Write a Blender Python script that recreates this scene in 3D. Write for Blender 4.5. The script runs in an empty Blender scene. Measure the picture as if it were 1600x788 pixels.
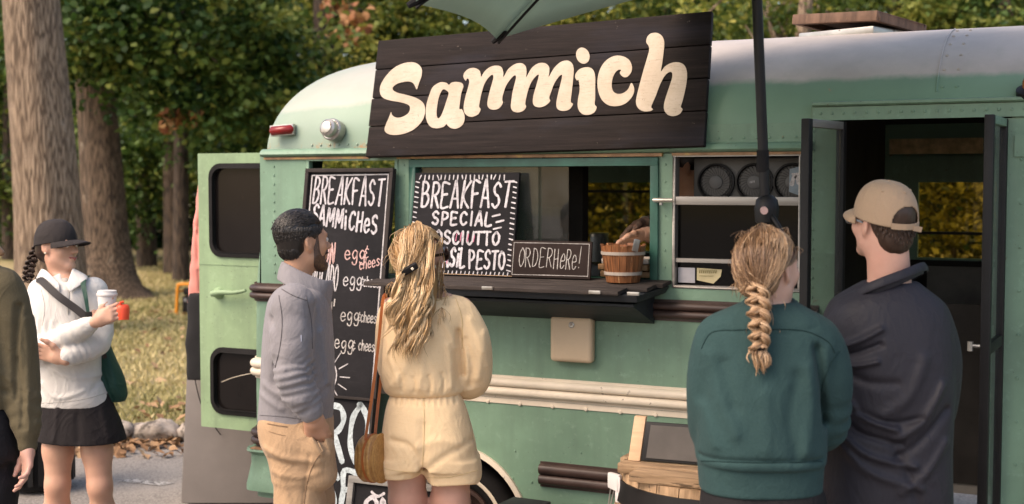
import bpy, bmesh, math, random
import numpy as np
from mathutils import Vector, Matrix

SC = bpy.context.scene
R = math.radians
rng = np.random.default_rng(7)
random.seed(7)

# ------------------------------------------------------------------ camera, sky, sun, exposure
YAW, PITCH = R(25.5), math.atan(106 / 2000.0)
CAM = np.array([0.0, -5.0, 1.85])
cam_d = bpy.data.cameras.new('camera')
cam = bpy.data.objects.new('camera', cam_d)
SC.collection.objects.link(cam)
SC.camera = cam
cam.location = CAM
cam.rotation_euler = (math.pi / 2 - PITCH, 0, YAW)
cam_d.sensor_width = 36.0
cam_d.lens = 45.0
cam_d.clip_start = 0.05
cam_d.clip_end = 500.0
cam_d.dof.use_dof = True
cam_d.dof.focus_distance = 4.9
cam_d.dof.aperture_fstop = 2.8

SUN_EL, SUN_AZ = R(50), R(212)          # azimuth measured clockwise from +Y
wd = bpy.data.worlds.new('World')
SC.world = wd
wd.use_nodes = True
_nt = wd.node_tree
_sky = _nt.nodes.new('ShaderNodeTexSky')
_sky.sky_type = 'NISHITA'
_sky.sun_disc = False
_sky.sun_elevation = SUN_EL
_sky.sun_rotation = SUN_AZ
_sky.dust_density = 3.0
_sky.ozone_density = 0.6
_nt.links.new(_sky.outputs[0], _nt.nodes['Background'].inputs[0])
_nt.nodes['Background'].inputs[1].default_value = 0.125
sun_d = bpy.data.lights.new('sun', 'SUN')
sun_d.energy = 1.1
sun_d.angle = R(42)
sun_d.color = (1.0, 0.88, 0.76)
sun = bpy.data.objects.new('sun', sun_d)
SC.collection.objects.link(sun)
sv = Vector((math.sin(SUN_AZ) * math.cos(SUN_EL), math.cos(SUN_AZ) * math.cos(SUN_EL), math.sin(SUN_EL)))
sun.rotation_euler = (-sv).to_track_quat('-Z', 'Y').to_euler()
sun.location = sv * 30
SC.view_settings.view_transform = 'Standard'
SC.view_settings.look = 'None'
SC.view_settings.gamma = 1.0
SC.view_settings.use_curve_mapping = False
SC.view_settings.exposure = 1.44
SC.view_settings.use_white_balance = True
SC.view_settings.white_balance_temperature = 7200
SC.view_settings.white_balance_tint = 13
SC.cycles.max_bounces = 6
SC.cycles.diffuse_bounces = 3
SC.cycles.glossy_bounces = 3
SC.cycles.transmission_bounces = 4
SC.cycles.transparent_max_bounces = 8
SC.cycles.use_denoising = True

# ------------------------------------------------------------------ survey helpers: photo sightline -> a point on a real plane
_ct, _st, _cp, _sp = math.cos(YAW), math.sin(YAW), math.cos(PITCH), math.sin(PITCH)
RIGHT = np.array([_ct, _st, 0.0]); FWD = np.array([-_st, _ct, 0.0])
_f3 = FWD * _cp + np.array([0, 0, -_sp]); _u3 = FWD * _sp + np.array([0, 0, _cp])
def ray(px, py): return _f3 + RIGHT * (px - 800) / 2000.0 + _u3 * (394 - py) / 2000.0
def on_y(px, py, y=0.0):
    r = ray(px, py); return CAM + r * (y - CAM[1]) / r[1]
def at_d(px, py, d):
    r = ray(px, py); return CAM + r * d / (r @ FWD)
def on_plane(px, py, p0, n):
    r = ray(px, py); return CAM + r * (((p0 - CAM) @ n) / (r @ n))
def W(X, d, z=0.0): return np.array([CAM[0], CAM[1], 0]) + RIGHT * X + FWD * d + np.array([0, 0, z])

# ------------------------------------------------------------------ scene helpers
def link(o, parent=None):
    SC.collection.objects.link(o)
    if parent is not None: o.parent = parent
    return o
def tag(o, label=None, cat=None, group=None, kind=None):
    if label: o['label'] = label
    if cat: o['category'] = cat
    if group: o['group'] = group
    if kind: o['kind'] = kind
    return o
def empty(name, loc=(0, 0, 0), rz=0.0, label=None, cat=None, group=None):
    o = bpy.data.objects.new(name, None); o.empty_display_size = 0.1
    o.location = tuple(loc); o.rotation_euler = (0, 0, rz)
    return tag(link(o), label, cat, group)
def smooth_by_angle(me, ang=35):
    me.polygons.foreach_set('use_smooth', [True] * len(me.polygons))
    try: me.set_sharp_from_angle(angle=R(ang))
    except Exception: pass

class MB:
    """collects shapes, then links them as one mesh object"""
    def __init__(s): s.v = []; s.f = []
    def add(s, vs, fs):
        o = len(s.v); s.v += [tuple(float(c) for c in p) for p in vs]; s.f += [tuple(i + o for i in f) for f in fs]; return s
    def hexa(s, p):      # p: 4 bottom ccw (seen from above), 4 top
        return s.add(p, [(3, 2, 1, 0), (4, 5, 6, 7), (0, 1, 5, 4), (1, 2, 6, 5), (2, 3, 7, 6), (3, 0, 4, 7)])
    def box(s, x0, x1, y0, y1, z0, z1):
        return s.hexa([(x0, y0, z0), (x1, y0, z0), (x1, y1, z0), (x0, y1, z0), (x0, y0, z1), (x1, y0, z1), (x1, y1, z1), (x0, y1, z1)])
    def beam(s, a, b, w, h, up=(0, 0, 1)):
        a, b, up = np.array(a, float), np.array(b, float), np.array(up, float)
        t = b - a; t /= np.linalg.norm(t); x = np.cross(t, up); x /= np.linalg.norm(x); u = np.cross(x, t)
        x = x * w / 2; u = u * h / 2
        return s.hexa([a - x - u, a + x - u, b + x - u, b - x - u, a - x + u, a + x + u, b + x + u, b - x + u])
    def tube(s, pts, rad, n=8, cap=True):
        pts = [np.array(p, float) for p in pts]; m = len(pts)
        rad = [rad] * m if np.isscalar(rad) else list(rad)
        o = len(s.v); prev = None
        for i in range(m):
            t = pts[min(i + 1, m - 1)] - pts[max(i - 1, 0)]; t = t / (np.linalg.norm(t) + 1e-12)
            if prev is None:
                ref = np.array([0, 0, 1.0]) if abs(t[2]) < .9 else np.array([1.0, 0, 0])
                x = np.cross(t, ref)
            else: x = prev - t * (prev @ t)
            x /= np.linalg.norm(x) + 1e-12; prev = x; y = np.cross(t, x)
            for k in range(n):
                a = 2 * math.pi * k / n
                s.v.append(tuple(pts[i] + rad[i] * (math.cos(a) * x + math.sin(a) * y)))
        for i in range(m - 1):
            for k in range(n):
                k2 = (k + 1) % n
                s.f.append((o + i * n + k, o + i * n + k2, o + (i + 1) * n + k2, o + (i + 1) * n + k))
        if cap:
            s.f.append(tuple(o + k for k in range(n))[::-1]); s.f.append(tuple(o + (m - 1) * n + k for k in range(n)))
        return s
    def lathe(s, prof, origin, axis=(0, 0, 1), n=24, cap=True):
        origin, t = np.array(origin, float), np.array(axis, float); t /= np.linalg.norm(t)
        ref = np.array([0, 0, 1.0]) if abs(t[2]) < .9 else np.array([1.0, 0, 0])
        x = np.cross(t, ref); x /= np.linalg.norm(x); y = np.cross(t, x); o = len(s.v)
        for r, h in prof:
            r = max(r, 1e-4)
            for k in range(n):
                a = 2 * math.pi * k / n
                s.v.append(tuple(origin + t * h + r * (math.cos(a) * x + math.sin(a) * y)))
        for i in range(len(prof) - 1):
            for k in range(n):
                k2 = (k + 1) % n
                s.f.append((o + i * n + k, o + i * n + k2, o + (i + 1) * n + k2, o + (i + 1) * n + k))
        if cap: s.f.append(tuple(o + k for k in range(n))[::-1]); s.f.append(tuple(o + (len(prof) - 1) * n + k for k in range(n)))
        return s
    def dome(s, c, nrm, r=.006, h=.004, n=6):
        c, t = np.array(c, float), np.array(nrm, float); t /= np.linalg.norm(t)
        ref = np.array([0, 0, 1.0]) if abs(t[2]) < .9 else np.array([1.0, 0, 0])
        x = np.cross(t, ref); x /= np.linalg.norm(x); y = np.cross(t, x); o = len(s.v)
        for rr, hh in ((r, -.001), (r * .75, h * .8)):
            for k in range(n):
                a = 2 * math.pi * k / n; s.v.append(tuple(c + t * hh + rr * (math.cos(a) * x + math.sin(a) * y)))
        s.v.append(tuple(c + t * h))
        for k in range(n):
            k2 = (k + 1) % n
            s.f.append((o + k, o + k2, o + n + k2, o + n + k)); s.f.append((o + n + k, o + n + k2, o + 2 * n))
        return s
    def build(s, name, mat, parent=None, bevel=0.0, smooth=False, ang=35, loc=None, seg=2):
        me = bpy.data.meshes.new(name); me.from_pydata(s.v, [], s.f); me.validate(); me.update()
        if bevel:
            bm = bmesh.new(); bm.from_mesh(me)
            bmesh.ops.remove_doubles(bm, verts=bm.verts, dist=1e-6)
            es = [e for e in bm.edges if len(e.link_faces) == 2 and e.calc_face_angle(0) > R(30)]
            bmesh.ops.bevel(bm, geom=es, offset=bevel, segments=seg, profile=.6, affect='EDGES', clamp_overlap=True)
            bm.to_mesh(me); bm.free(); smooth = True
        if smooth: smooth_by_angle(me, ang)
        me.materials.append(mat)
        o = bpy.data.objects.new(name, me)
        if loc is not None: o.location = tuple(loc)
        return link(o, parent)

def quick_mesh(name, V, F, mat, parent=None, smooth=False, attr=None, uv=None, n=4):
    """fast mesh from numpy arrays; F is (m, n)"""
    me = bpy.data.meshes.new(name); V = np.asarray(V, np.float32); F = np.asarray(F, np.int32)
    me.vertices.add(len(V)); me.vertices.foreach_set('co', V.ravel())
    me.loops.add(F.size); me.loops.foreach_set('vertex_index', F.ravel())
    me.polygons.add(len(F)); me.polygons.foreach_set('loop_start', np.arange(0, F.size, F.shape[1], dtype=np.int32))
    if smooth: me.polygons.foreach_set('use_smooth', np.ones(len(F), bool))
    if attr is not None:
        a = me.attributes.new('tone', 'FLOAT', 'POINT'); a.data.foreach_set('value', np.asarray(attr, np.float32))
    me.update(); me.validate()
    me.materials.append(mat)
    return link(bpy.data.objects.new(name, me), parent)

def local_pts(pts, o):
    m = np.array(o.matrix_basis.inverted()); p = np.asarray(pts, float)
    return p @ m[:3, :3].T + m[:3, 3]

def catmull(pts, n=6, closed=False):
    P = np.asarray(pts, float); m = len(P)
    if m < 3 and not closed: return P
    out = []
    for i in range(m if closed else m - 1):
        if closed: p0, p1, p2, p3 = P[i - 1], P[i], P[(i + 1) % m], P[(i + 2) % m]
        else: p0, p1, p2, p3 = P[max(i - 1, 0)], P[i], P[i + 1], P[min(i + 2, m - 1)]
        for k in range(n):
            t = k / n
            out.append(.5 * ((2 * p1) + (-p0 + p2) * t + (2 * p0 - 5 * p1 + 4 * p2 - p3) * t * t + (-p0 + 3 * p1 - 3 * p2 + p3) * t ** 3))
    if not closed: out.append(P[-1])
    return np.array(out)

# ------------------------------------------------------------------ materials
def new_mat(name):
    m = bpy.data.materials.new(name); m.use_nodes = True
    nt = m.node_tree; b = nt.nodes['Principled BSDF']
    return m, nt, b
def N(nt, kind, **kw):
    n = nt.nodes.new('ShaderNode' + kind)
    for k, v in kw.items():
        if k in n.inputs.keys() if isinstance(k, str) else False: n.inputs[k].default_value = v
        else: setattr(n, k, v)
    return n
def ramp(nt, fac, stops):
    r = nt.nodes.new('ShaderNodeValToRGB'); el = r.color_ramp.elements
    while len(el) < len(stops): el.new(.5)
    for e, (p, c) in zip(el, stops):
        e.position = p; e.color = (c, c, c, 1) if np.isscalar(c) else (*c, 1)
    nt.links.new(fac, r.inputs[0]); return r.outputs[0]
def noise(nt, co, scale, detail=4, rough=.55, dist=0.0):
    n = nt.nodes.new('ShaderNodeTexNoise'); n.inputs['Scale'].default_value = scale; n.inputs['Detail'].default_value = detail
    n.inputs['Roughness'].default_value = rough; n.inputs['Distortion'].default_value = dist
    if co is not None: nt.links.new(co, n.inputs['Vector'])
    return n.outputs[0]
def mixc(nt, fac, a, b, mode='MIX'):
    m = nt.nodes.new('ShaderNodeMix'); m.data_type = 'RGBA'; m.blend_type = mode; m.clamp_factor = True
    for s, v in ((m.inputs[0], fac), (m.inputs[6], a), (m.inputs[7], b)):
        if hasattr(v, 'is_linked'): nt.links.new(v, s)
        elif np.isscalar(v): s.default_value = v
        else: s.default_value = (*v, 1)
    return m.outputs[2]
def math_n(nt, op, a, b=0.0, clamp=False):
    m = nt.nodes.new('ShaderNodeMath'); m.operation = op; m.use_clamp = clamp
    for s, v in zip(m.inputs, (a, b)):
        if hasattr(v, 'is_linked'): nt.links.new(v, s)
        else: s.default_value = v
    return m.outputs[0]
def coords(nt, scale=(1, 1, 1)):
    t = nt.nodes.new('ShaderNodeTexCoord'); mp = nt.nodes.new('ShaderNodeMapping'); mp.inputs['Scale'].default_value = scale
    nt.links.new(t.outputs['Object'], mp.inputs[0]); return mp.outputs[0]
def bump(nt, b, h, strength=.3, dist=.002, prev=None):
    n = nt.nodes.new('ShaderNodeBump'); n.inputs['Strength'].default_value = strength; n.inputs['Distance'].default_value = dist
    nt.links.new(h, n.inputs['Height'])
    if prev is not None: nt.links.new(prev, n.inputs['Normal'])
    nt.links.new(n.outputs[0], b.inputs['Normal']); return n.outputs[0]
def mat(name, col, rough=.6, var=.18, vs=6.0, bs=0.0, bst=.25, bd=.002, metal=0.0, spec=.4, scale=(1, 1, 1), chip=None, chip_at=.68, chip_s=14, sheen=0.0, col2=None):
    """base colour with mottled wear, optional chips of another colour, optional fine bump"""
    m, nt, b = new_mat(name); co = coords(nt, scale); col = np.array(col, float)
    n1 = noise(nt, co, vs, 5, .6)
    c2 = np.array(col2) if col2 is not None else col * (1 + var)
    c = ramp(nt, n1, [(.3, tuple(np.clip(col * (1 - var), 0, 1))), (.7, tuple(np.clip(c2, 0, 1)))])
    if chip is not None:
        n2 = noise(nt, co, chip_s, 8, .7); f = ramp(nt, n2, [(chip_at, 0.0), (chip_at + .03, 1.0)])
        c = mixc(nt, f, c, chip)
    nt.links.new(c, b.inputs['Base Color'])
    b.inputs['Roughness'].default_value = rough; b.inputs['Metallic'].default_value = metal
    b.inputs['Specular IOR Level'].default_value = spec
    if sheen:
        b.inputs['Sheen Weight'].default_value = sheen; b.inputs['Sheen Roughness'].default_value = .5
    if bs: bump(nt, b, noise(nt, co, bs, 4, .6), bst, bd)
    return m
# ------------------------------------------------------------------ body modeller: one continuous surface blended from limbs
class Body:
    def __init__(s): s.ops = []
    def _add(s, f, c, r, k, m): s.ops.append((f, np.array(c, float), float(r), k, m)); return s
    def cone(s, a, b, ra, rb=None, k=.02, m='u', sq=None):
        rb = ra if rb is None else rb; a, b = np.array(a, float), np.array(b, float); ba = b - a; l2 = max(ba @ ba, 1e-9)
        def f(P):
            t = np.clip(((P - a) @ ba) / l2, 0, 1); q = P - a - t[:, None] * ba
            if sq is not None: q = q * sq
            return np.sqrt((q * q).sum(1)) - (ra + (rb - ra) * t)
        return s._add(f, (a + b) / 2, math.sqrt(l2) / 2 + max(ra, rb) * (1 if sq is None else 1 / min(sq)), k, m)
    def chain(s, pts, rad, k=.02, m='u', sm=0):
        if sm:
            q = catmull(np.c_[np.array(pts, float), np.array(rad, float)], sm); pts, rad = q[:, :3], q[:, 3]
        for i in range(len(pts) - 1): s.cone(pts[i], pts[i + 1], rad[i], rad[i + 1], k, m)
        return s
    def ell(s, c, r, k=.02, m='u', rot=None):
        c, r = np.array(c, float), np.array(r, float); Rm = np.eye(3) if rot is None else np.array(rot)
        def f(P):
            q = (P - c) @ Rm; n0 = np.sqrt(((q / r) ** 2).sum(1)); n1 = np.sqrt(((q / (r * r)) ** 2).sum(1)) + 1e-9
            return n0 * (n0 - 1) / n1
        return s._add(f, c, r.max(), k, m)
    def loft(s, secs, k=.02, p=2.3, m='u', rot=0.0, wr=None):
        """secs rows: z, cx, cy, rx, ry ; horizontal slices"""
        Q = np.array(sorted(secs, key=lambda q: q[0]), float); Q = catmull(Q, 6); Q = Q[np.argsort(Q[:, 0])]
        z0, z1 = Q[0, 0], Q[-1, 0]; c_, s_ = math.cos(rot), math.sin(rot)
        def f(P):
            z = P[:, 2]; zc = np.clip(z, z0, z1)
            cx, cy, rx, ry = (np.interp(zc, Q[:, 0], Q[:, i]) for i in (1, 2, 3, 4))
            x, y = P[:, 0] - cx, P[:, 1] - cy
            x, y = x * c_ + y * s_, -x * s_ + y * c_
            q = (np.abs(x / rx) ** p + np.abs(y / ry) ** p) ** (1 / p)
            d = (q - 1) * np.minimum(rx, ry); dz = np.maximum(z0 - z, z - z1)
            return np.maximum(d, dz)
        cx, cy = Q[:, 1].mean(), Q[:, 2].mean()
        return s._add(f, (cx, cy, (z0 + z1) / 2), math.hypot((z1 - z0) / 2, max(Q[:, 3].max(), Q[:, 4].max()) + np.ptp(Q[:, 1]) + np.ptp(Q[:, 2])), k, m)
    def disp(s, fn, c, r): return s._add(fn, c, r, 0, 'd')
    def noise(s, amp, freq, seed=0, c=(0, 0, 1), r=3, aniso=(1, 1, 1)):
        g = np.random.default_rng(seed); A = g.normal(size=(5, 3)) * np.array(aniso); ph = g.uniform(0, 6.28, 5)
        def fn(P):
            w = sum(np.sin(P @ A[i] * freq * (.6 + .25 * i) + ph[i] + 1.3 * np.sin(P @ A[(i + 2) % 5] * freq * .5)) for i in range(5)) / 5
            return w * amp
        return s.disp(fn, c, r)
    def folds(s, a, b, rad, amp, n, soft=.03):
        """rings of cloth bunched along the segment a-b"""
        a, b = np.array(a, float), np.array(b, float); ba = b - a; L = np.linalg.norm(ba); t_ = ba / L
        def fn(P):
            q = P - a; t = q @ t_; rr = np.linalg.norm(q - t[:, None] * t_, axis=1)
            ang = np.arctan2(q[:, 0] * .7 + q[:, 1], q[:, 2] + q[:, 0])
            w = np.clip(1 - np.abs(t / L - .5) * 2, 0, 1) ** .6 * np.clip((rad * 1.6 - rr) / soft, 0, 1)
            return -amp * w * np.sin(2 * math.pi * n * t / L + 1.1 * np.sin(ang * 2) + .6 * np.sin(ang * 3 + 1))
        return s.disp(fn, (a + b) / 2, L / 2 + rad * 1.6)
    def ridge(s, pts, w, amp, soft=1.0):
        """a soft raised (amp > 0) or sunk (amp < 0) crease along a polyline on the cloth"""
        P0 = catmull(np.array(pts, float), 4) if len(pts) > 2 else np.array(pts, float); ym = P0[:, 1].max() + .10; P0 = P0.copy(); P0[:, 1] = 0
        def fn(P):
            dm = np.full(len(P), 9.0); far = np.clip((P[:, 1] - ym) / .03, 0, 1); P = P * np.array([1, 0, 1])
            for i in range(len(P0) - 1):
                a, ba = P0[i], P0[i + 1] - P0[i]; t = np.clip((P - a) @ ba / max(ba @ ba, 1e-9), 0, 1)
                dm = np.minimum(dm, np.linalg.norm(P - a - t[:, None] * ba, axis=1))
            return -amp * np.exp(-(dm / w) ** 2) * (1 - far)
        c_ = P0.mean(0); c_[1] = ym - .10
        return s.disp(fn, c_, np.linalg.norm(P0 - P0.mean(0), axis=1).max() + 3 * w + .22)
    def ev(s, P, band):
        d = np.full(len(P), 1.0)
        for f, c, r, k, m in s.ops:
            idx = np.nonzero(((P - c) ** 2).sum(1) < (r + band + k) ** 2)[0]
            if len(idx) == 0: continue
            e = f(P[idx]); o = d[idx]
            if m == 'd': d[idx] = o + e
            elif m == 'u':
                h = np.clip(.5 + .5 * (o - e) / k, 0, 1); d[idx] = o * (1 - h) + e * h - k * h * (1 - h)
            else:
                e2 = -e if m == 's' else e
                h = np.clip(.5 - .5 * (o - e2) / k, 0, 1); d[idx] = o * (1 - h) + e2 * h + k * h * (1 - h)
        return d
    def bounds(s):
        lo = np.full(3, 9.0); hi = np.full(3, -9.0)
        for f, c, r, k, m in s.ops:
            if m == 'u': lo = np.minimum(lo, c - r); hi = np.maximum(hi, c + r)
        return lo - .03, hi + .03
    def surface(s, h, lo=None, hi=None):
        l0, h0 = s.bounds(); lo = l0 if lo is None else np.maximum(lo, l0); hi = h0 if hi is None else np.minimum(hi, h0)
        B = 4; nb = np.ceil((hi - lo) / (h * B)).astype(int) + 1
        cc = np.stack(np.meshgrid(*[np.arange(n) for n in nb], indexing='ij'), -1).reshape(-1, 3)
        pc = lo + (cc * B + (B - 1) / 2) * h
        dc = s.ev(pc, .25); act = np.abs(dc) < h * B * 2.2
        D = np.repeat(np.repeat(np.repeat(np.where(dc < 0, -1, 1).reshape(nb).astype(np.float32), B, 0), B, 1), B, 2)
        off = np.stack(np.meshgrid(*[np.arange(B)] * 3, indexing='ij'), -1).reshape(-1, 3)
        idx = (cc[act][:, None, :] * B + off[None]).reshape(-1, 3)
        D[idx[:, 0], idx[:, 1], idx[:, 2]] = s.ev(lo + idx * h, .05)
        D[0] = D[-1] = 1; D[:, 0] = D[:, -1] = 1; D[:, :, 0] = D[:, :, -1] = 1
        S = D < 0; n = np.array(D.shape)
        c8 = [(i, j, k) for i in (0, 1) for j in (0, 1) for k in (0, 1)]
        cnt = sum(S[i:n[0] - 1 + i, j:n[1] - 1 + j, k:n[2] - 1 + k].astype(np.int8) for i, j, k in c8)
        cell = np.argwhere((cnt > 0) & (cnt < 8)); vid = np.full(tuple(n), -1, np.int32)
        vid[cell[:, 0], cell[:, 1], cell[:, 2]] = np.arange(len(cell))
        acc = np.zeros((len(cell), 3)); num = np.zeros(len(cell))
        for a in c8:
            for ax in range(3):
                if a[ax]: continue
                b = list(a); b[ax] = 1
                da = D[cell[:, 0] + a[0], cell[:, 1] + a[1], cell[:, 2] + a[2]]; db = D[cell[:, 0] + b[0], cell[:, 1] + b[1], cell[:, 2] + b[2]]
                x = (da < 0) != (db < 0); t = np.where(x, da / np.where(x, da - db, 1), 0)
                p = np.tile(np.array(a, float), (len(cell), 1)); p[:, ax] += t
                acc[x] += p[x]; num[x] += 1
        V = lo + (cell + acc / num[:, None]) * h
        Fs = []
        for ax in range(3):
            u, w = (ax + 1) % 3, (ax + 2) % 3
            s0 = [slice(1, -1)] * 3; s1 = [slice(1, -1)] * 3; s0[ax] = slice(0, -1); s1[ax] = slice(1, None)
            A, Bq = S[tuple(s0)], S[tuple(s1)]; e = np.argwhere(A != Bq); base = np.array([1, 1, 1]); base[ax] = 0
            sg = A[e[:, 0], e[:, 1], e[:, 2]]; e = e + base
            def g(du, dw):
                q = e.copy(); q[:, u] -= du; q[:, w] -= dw; return vid[q[:, 0], q[:, 1], q[:, 2]]
            q = np.stack([g(1, 1), g(0, 1), g(0, 0), g(1, 0)], 1); q[~sg] = q[~sg][:, ::-1]; Fs.append(q)
        F = np.concatenate(Fs); F = F[(F >= 0).all(1)]
        return V, F
    def build(s, name, mat_, parent, h=.006, lo=None, hi=None):
        V, F = s.surface(h, lo, hi)
        return quick_mesh(name, V, F, mat_, parent, smooth=True, attr=np.full(len(V), .38) if 'hair' in mat_.name else None)

def rot_yp(yaw=0.0, pitch=0.0, roll=0.0):
    """columns = local x (right), y (forward), z (up)"""
    cy, sy, cp, sp, cr, sr = math.cos(yaw), math.sin(yaw), math.cos(pitch), math.sin(pitch), math.cos(roll), math.sin(roll)
    Rz = np.array([[cy, -sy, 0], [sy, cy, 0], [0, 0, 1]]); Rx = np.array([[1, 0, 0], [0, cp, -sp], [0, sp, cp]]); Ry = np.array([[cr, 0, sr], [0, 1, 0], [-sr, 0, cr]])
    return Rz @ Rx @ Ry

class Head:
    """places head features; local x right, y forward, z up, origin between the ears"""
    def __init__(s, c, yaw, pitch=0.0, roll=0.0, sc=1.0): s.c = np.array(c, float); s.R = rot_yp(yaw, pitch, roll); s.s = sc
    def p(s, x, y, z): return s.c + s.R @ (np.array([x, y, z]) * s.s)
    def ell(s, B, c, r, k=.015, m='u', tilt=None): B.ell(s.p(*c), np.array(r) * s.s, k, m, s.R if tilt is None else s.R @ tilt)
    def cone(s, B, a, b, ra, rb=None, k=.012, m='u'): B.cone(s.p(*a), s.p(*b), ra * s.s, (rb if rb else ra) * s.s, k, m)
    def skull(s, B, fem=False, jaw=1.0, ears=True):
        s.ell(B, (0, -.014, .034), (.074, .094, .084), .03)
        s.ell(B, (0, .026, -.016), (.061, .068, .092), .03)
        for sx in (-1, 1):
            s.cone(B, (sx * .043 * jaw, .012, -.066), (sx * .012, .066, -.099), .024 if not fem else .021, .016, .03)
            s.ell(B, (sx * .043, .062, -.024), (.019, .018, .022), .025)
        s.ell(B, (0, .076, -.101), (.021, .015, .015), .02)
        s.cone(B, (0, .088, .016), (0, .112 if fem else .116, -.026), .0075, .0105, .014)
        s.ell(B, (0, .116 if fem else .120, -.029), (.0095, .010, .008), .008)
        for sx in (-1, 1): s.ell(B, (sx * .012, .104, -.033), (.008, .010, .007), .008)
        s.cone(B, (-.034, .082, .022), (.034, .082, .022), .010 if fem else .012, None, .02)
        for sx in (-1, 1):
            s.ell(B, (sx * .032, .099, .003), (.017, .014, .010), .014, 's')
            s.ell(B, (sx * .031, .082, .003), (.0125, .0125, .0125), .004)
        s.ell(B, (0, .094, -.060), (.022, .012, .0065), .008)
        s.ell(B, (0, .092, -.071), (.019, .012, .0075), .008)
        s.cone(B, (-.019, .104, -.0655), (.019, .104, -.0655), .002, None, .004, 's')
        if ears:
            for sx in (-1, 1):
                t = rot_yp(sx * .35, .18, 0)
                s.ell(B, (sx * .077, -.012, -.004), (.008, .019, .031), .008, 'u', t)
                s.ell(B, (sx * .072, -.006, -.026), (.007, .010, .012), .008)
                s.ell(B, (sx * .087, -.009, .002), (.007, .011, .019), .006, 's', t)
    def neck(s, B, base, r0=.054, r1=.060): B.cone(s.p(0, -.026, -.055), base, r0 * s.s, r1 * s.s, .03)
    def eyes(s, parent, mw, md):
        w = MB(); d = MB()
        for sx in (-1, 1):
            f = s.R @ np.array([0, 1, 0]); c = s.p(sx * .031, .0855, .003)
            w.lathe([(.0001, .0112), (.005, .0105), (.0085, .0075), (.0105, .003), (.011, 0)], c, f, 12)
            d.lathe([(.0001, .0126), (.0035, .0122), (.0052, .011)], c, f, 12)
        w.build('eyes', mw, parent, smooth=True); d.build('irises', md, parent, smooth=True)

def strands(name, curves, rad, mat_, parent, n=5, taper=True, tones=None):
    """curves: list of (m,3) arrays -> one hair mesh of tapering locks"""
    Vs, Fs, T = [], [], []; o = 0
    for ci, c in enumerate(curves):
        c = np.asarray(c, float); m = len(c); r = rad if np.isscalar(rad) else rad[ci]
        t = np.gradient(c, axis=0); t /= np.linalg.norm(t, axis=1)[:, None] + 1e-9
        ref = np.array([.3, .5, .8]); x = np.cross(t, ref); x /= np.linalg.norm(x, axis=1)[:, None] + 1e-9; y = np.cross(t, x)
        u = np.linspace(0, 1, m); rr = r * (np.clip(np.minimum(u * 6 + .35, (1 - u) * 3.0 + .12), 0, 1) if taper else np.ones(m))
        a = np.arange(n) * 2 * math.pi / n
        V = c[:, None] + rr[:, None, None] * (np.cos(a)[None, :, None] * x[:, None] + np.sin(a)[None, :, None] * y[:, None])
        i, k = np.meshgrid(np.arange(m - 1), np.arange(n), indexing='ij'); k2 = (k + 1) % n
        Fs.append(np.stack([i * n + k, i * n + k2, (i + 1) * n + k2, (i + 1) * n + k], -1).reshape(-1, 4) + o)
        Vs.append(V.reshape(-1, 3)); o += m * n
        T.append(np.full(m * n, rng.random() if tones is None else tones[ci]))
    return quick_mesh(name, np.concatenate(Vs), np.concatenate(Fs), mat_, parent, smooth=True, attr=np.concatenate(T))

def hand(B, wrist, mid, side, pose, sc=1.0, k=.008, thumb=.75):
    """hand blended into B. wrist->mid: direction of the palm; side: direction of the thumb edge; pose: curl of the fingers (radians per joint) or list"""
    w, d = np.array(wrist, float), np.array(mid, float) - np.array(wrist, float); d /= np.linalg.norm(d)
    s_ = np.array(side, float); s_ = s_ - d * (s_ @ d); s_ /= np.linalg.norm(s_); n_ = np.cross(s_, d)   # n_: back of the hand or palm
    pose = [pose] * 4 if np.isscalar(pose) else pose
    spread = .05
    B.cone(w - d * .02 * sc, w + d * .03 * sc, .026 * sc, .028 * sc, .02)
    for i in range(4):
        o = (.030, .010, -.010, -.028)[i] * sc
        root = w + d * (.086, .090, .087, .078)[i] * sc + s_ * o
        B.cone(w + d * .018 * sc + s_ * o * .6, root, .0155 * sc, .0115 * sc, .016)
        L = (.041, .046, .042, .032)[i] * sc; p = root; ang = 0; dd = d * math.cos(spread * (1.5 - i)) + s_ * math.sin(spread * (1.5 - i))
        for j in range(3):
            ang += pose[i] * (1.0 if j else .7)
            q = p + (dd * math.cos(ang) + n_ * math.sin(ang)) * L * (1, .66, .5)[j]
            B.cone(p, q, (.0095, .0086, .0078)[j] * sc, (.0088, .0080, .0066)[j] * sc, k * .6); p = q
    t0 = w + d * .022 * sc + s_ * .022 * sc; a = thumb
    t1 = t0 + (d * math.cos(a) + s_ * math.sin(a)) * .042 * sc + n_ * .008 * sc
    t2 = t1 + (d * math.cos(a * .55) + s_ * math.sin(a * .55)) * .034 * sc + n_ * .008 * sc
    t3 = t2 + (d * math.cos(a * .3) + s_ * math.sin(a * .3)) * .026 * sc + n_ * .010 * sc
    B.chain([t0, t1, t2, t3], [.016 * sc, .0125 * sc, .0105 * sc, .008 * sc], .01)
    return B
# ================================================================== SETTING
def bare(name): 
    m, nt, b = new_mat(name); return m, nt, b
# --- asphalt
m_asphalt, nt, b = bare('asphalt'); co = coords(nt)
v = nt.nodes.new('ShaderNodeTexVoronoi'); v.inputs['Scale'].default_value = 70; nt.links.new(co, v.inputs['Vector'])
c = ramp(nt, v.outputs['Distance'], [(.0, (.34, .31, .28)), (.45, (.19, .172, .155)), (.9, (.10, .09, .082))])
c = mixc(nt, ramp(nt, noise(nt, co, 1.3, 6), [(.35, 0.0), (.7, .6)]), c, (.28, .25, .215))
nt.links.new(c, b.inputs['Base Color']); b.inputs['Roughness'].default_value = .9
bump(nt, b, v.outputs['Distance'], .5, .004)
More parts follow.
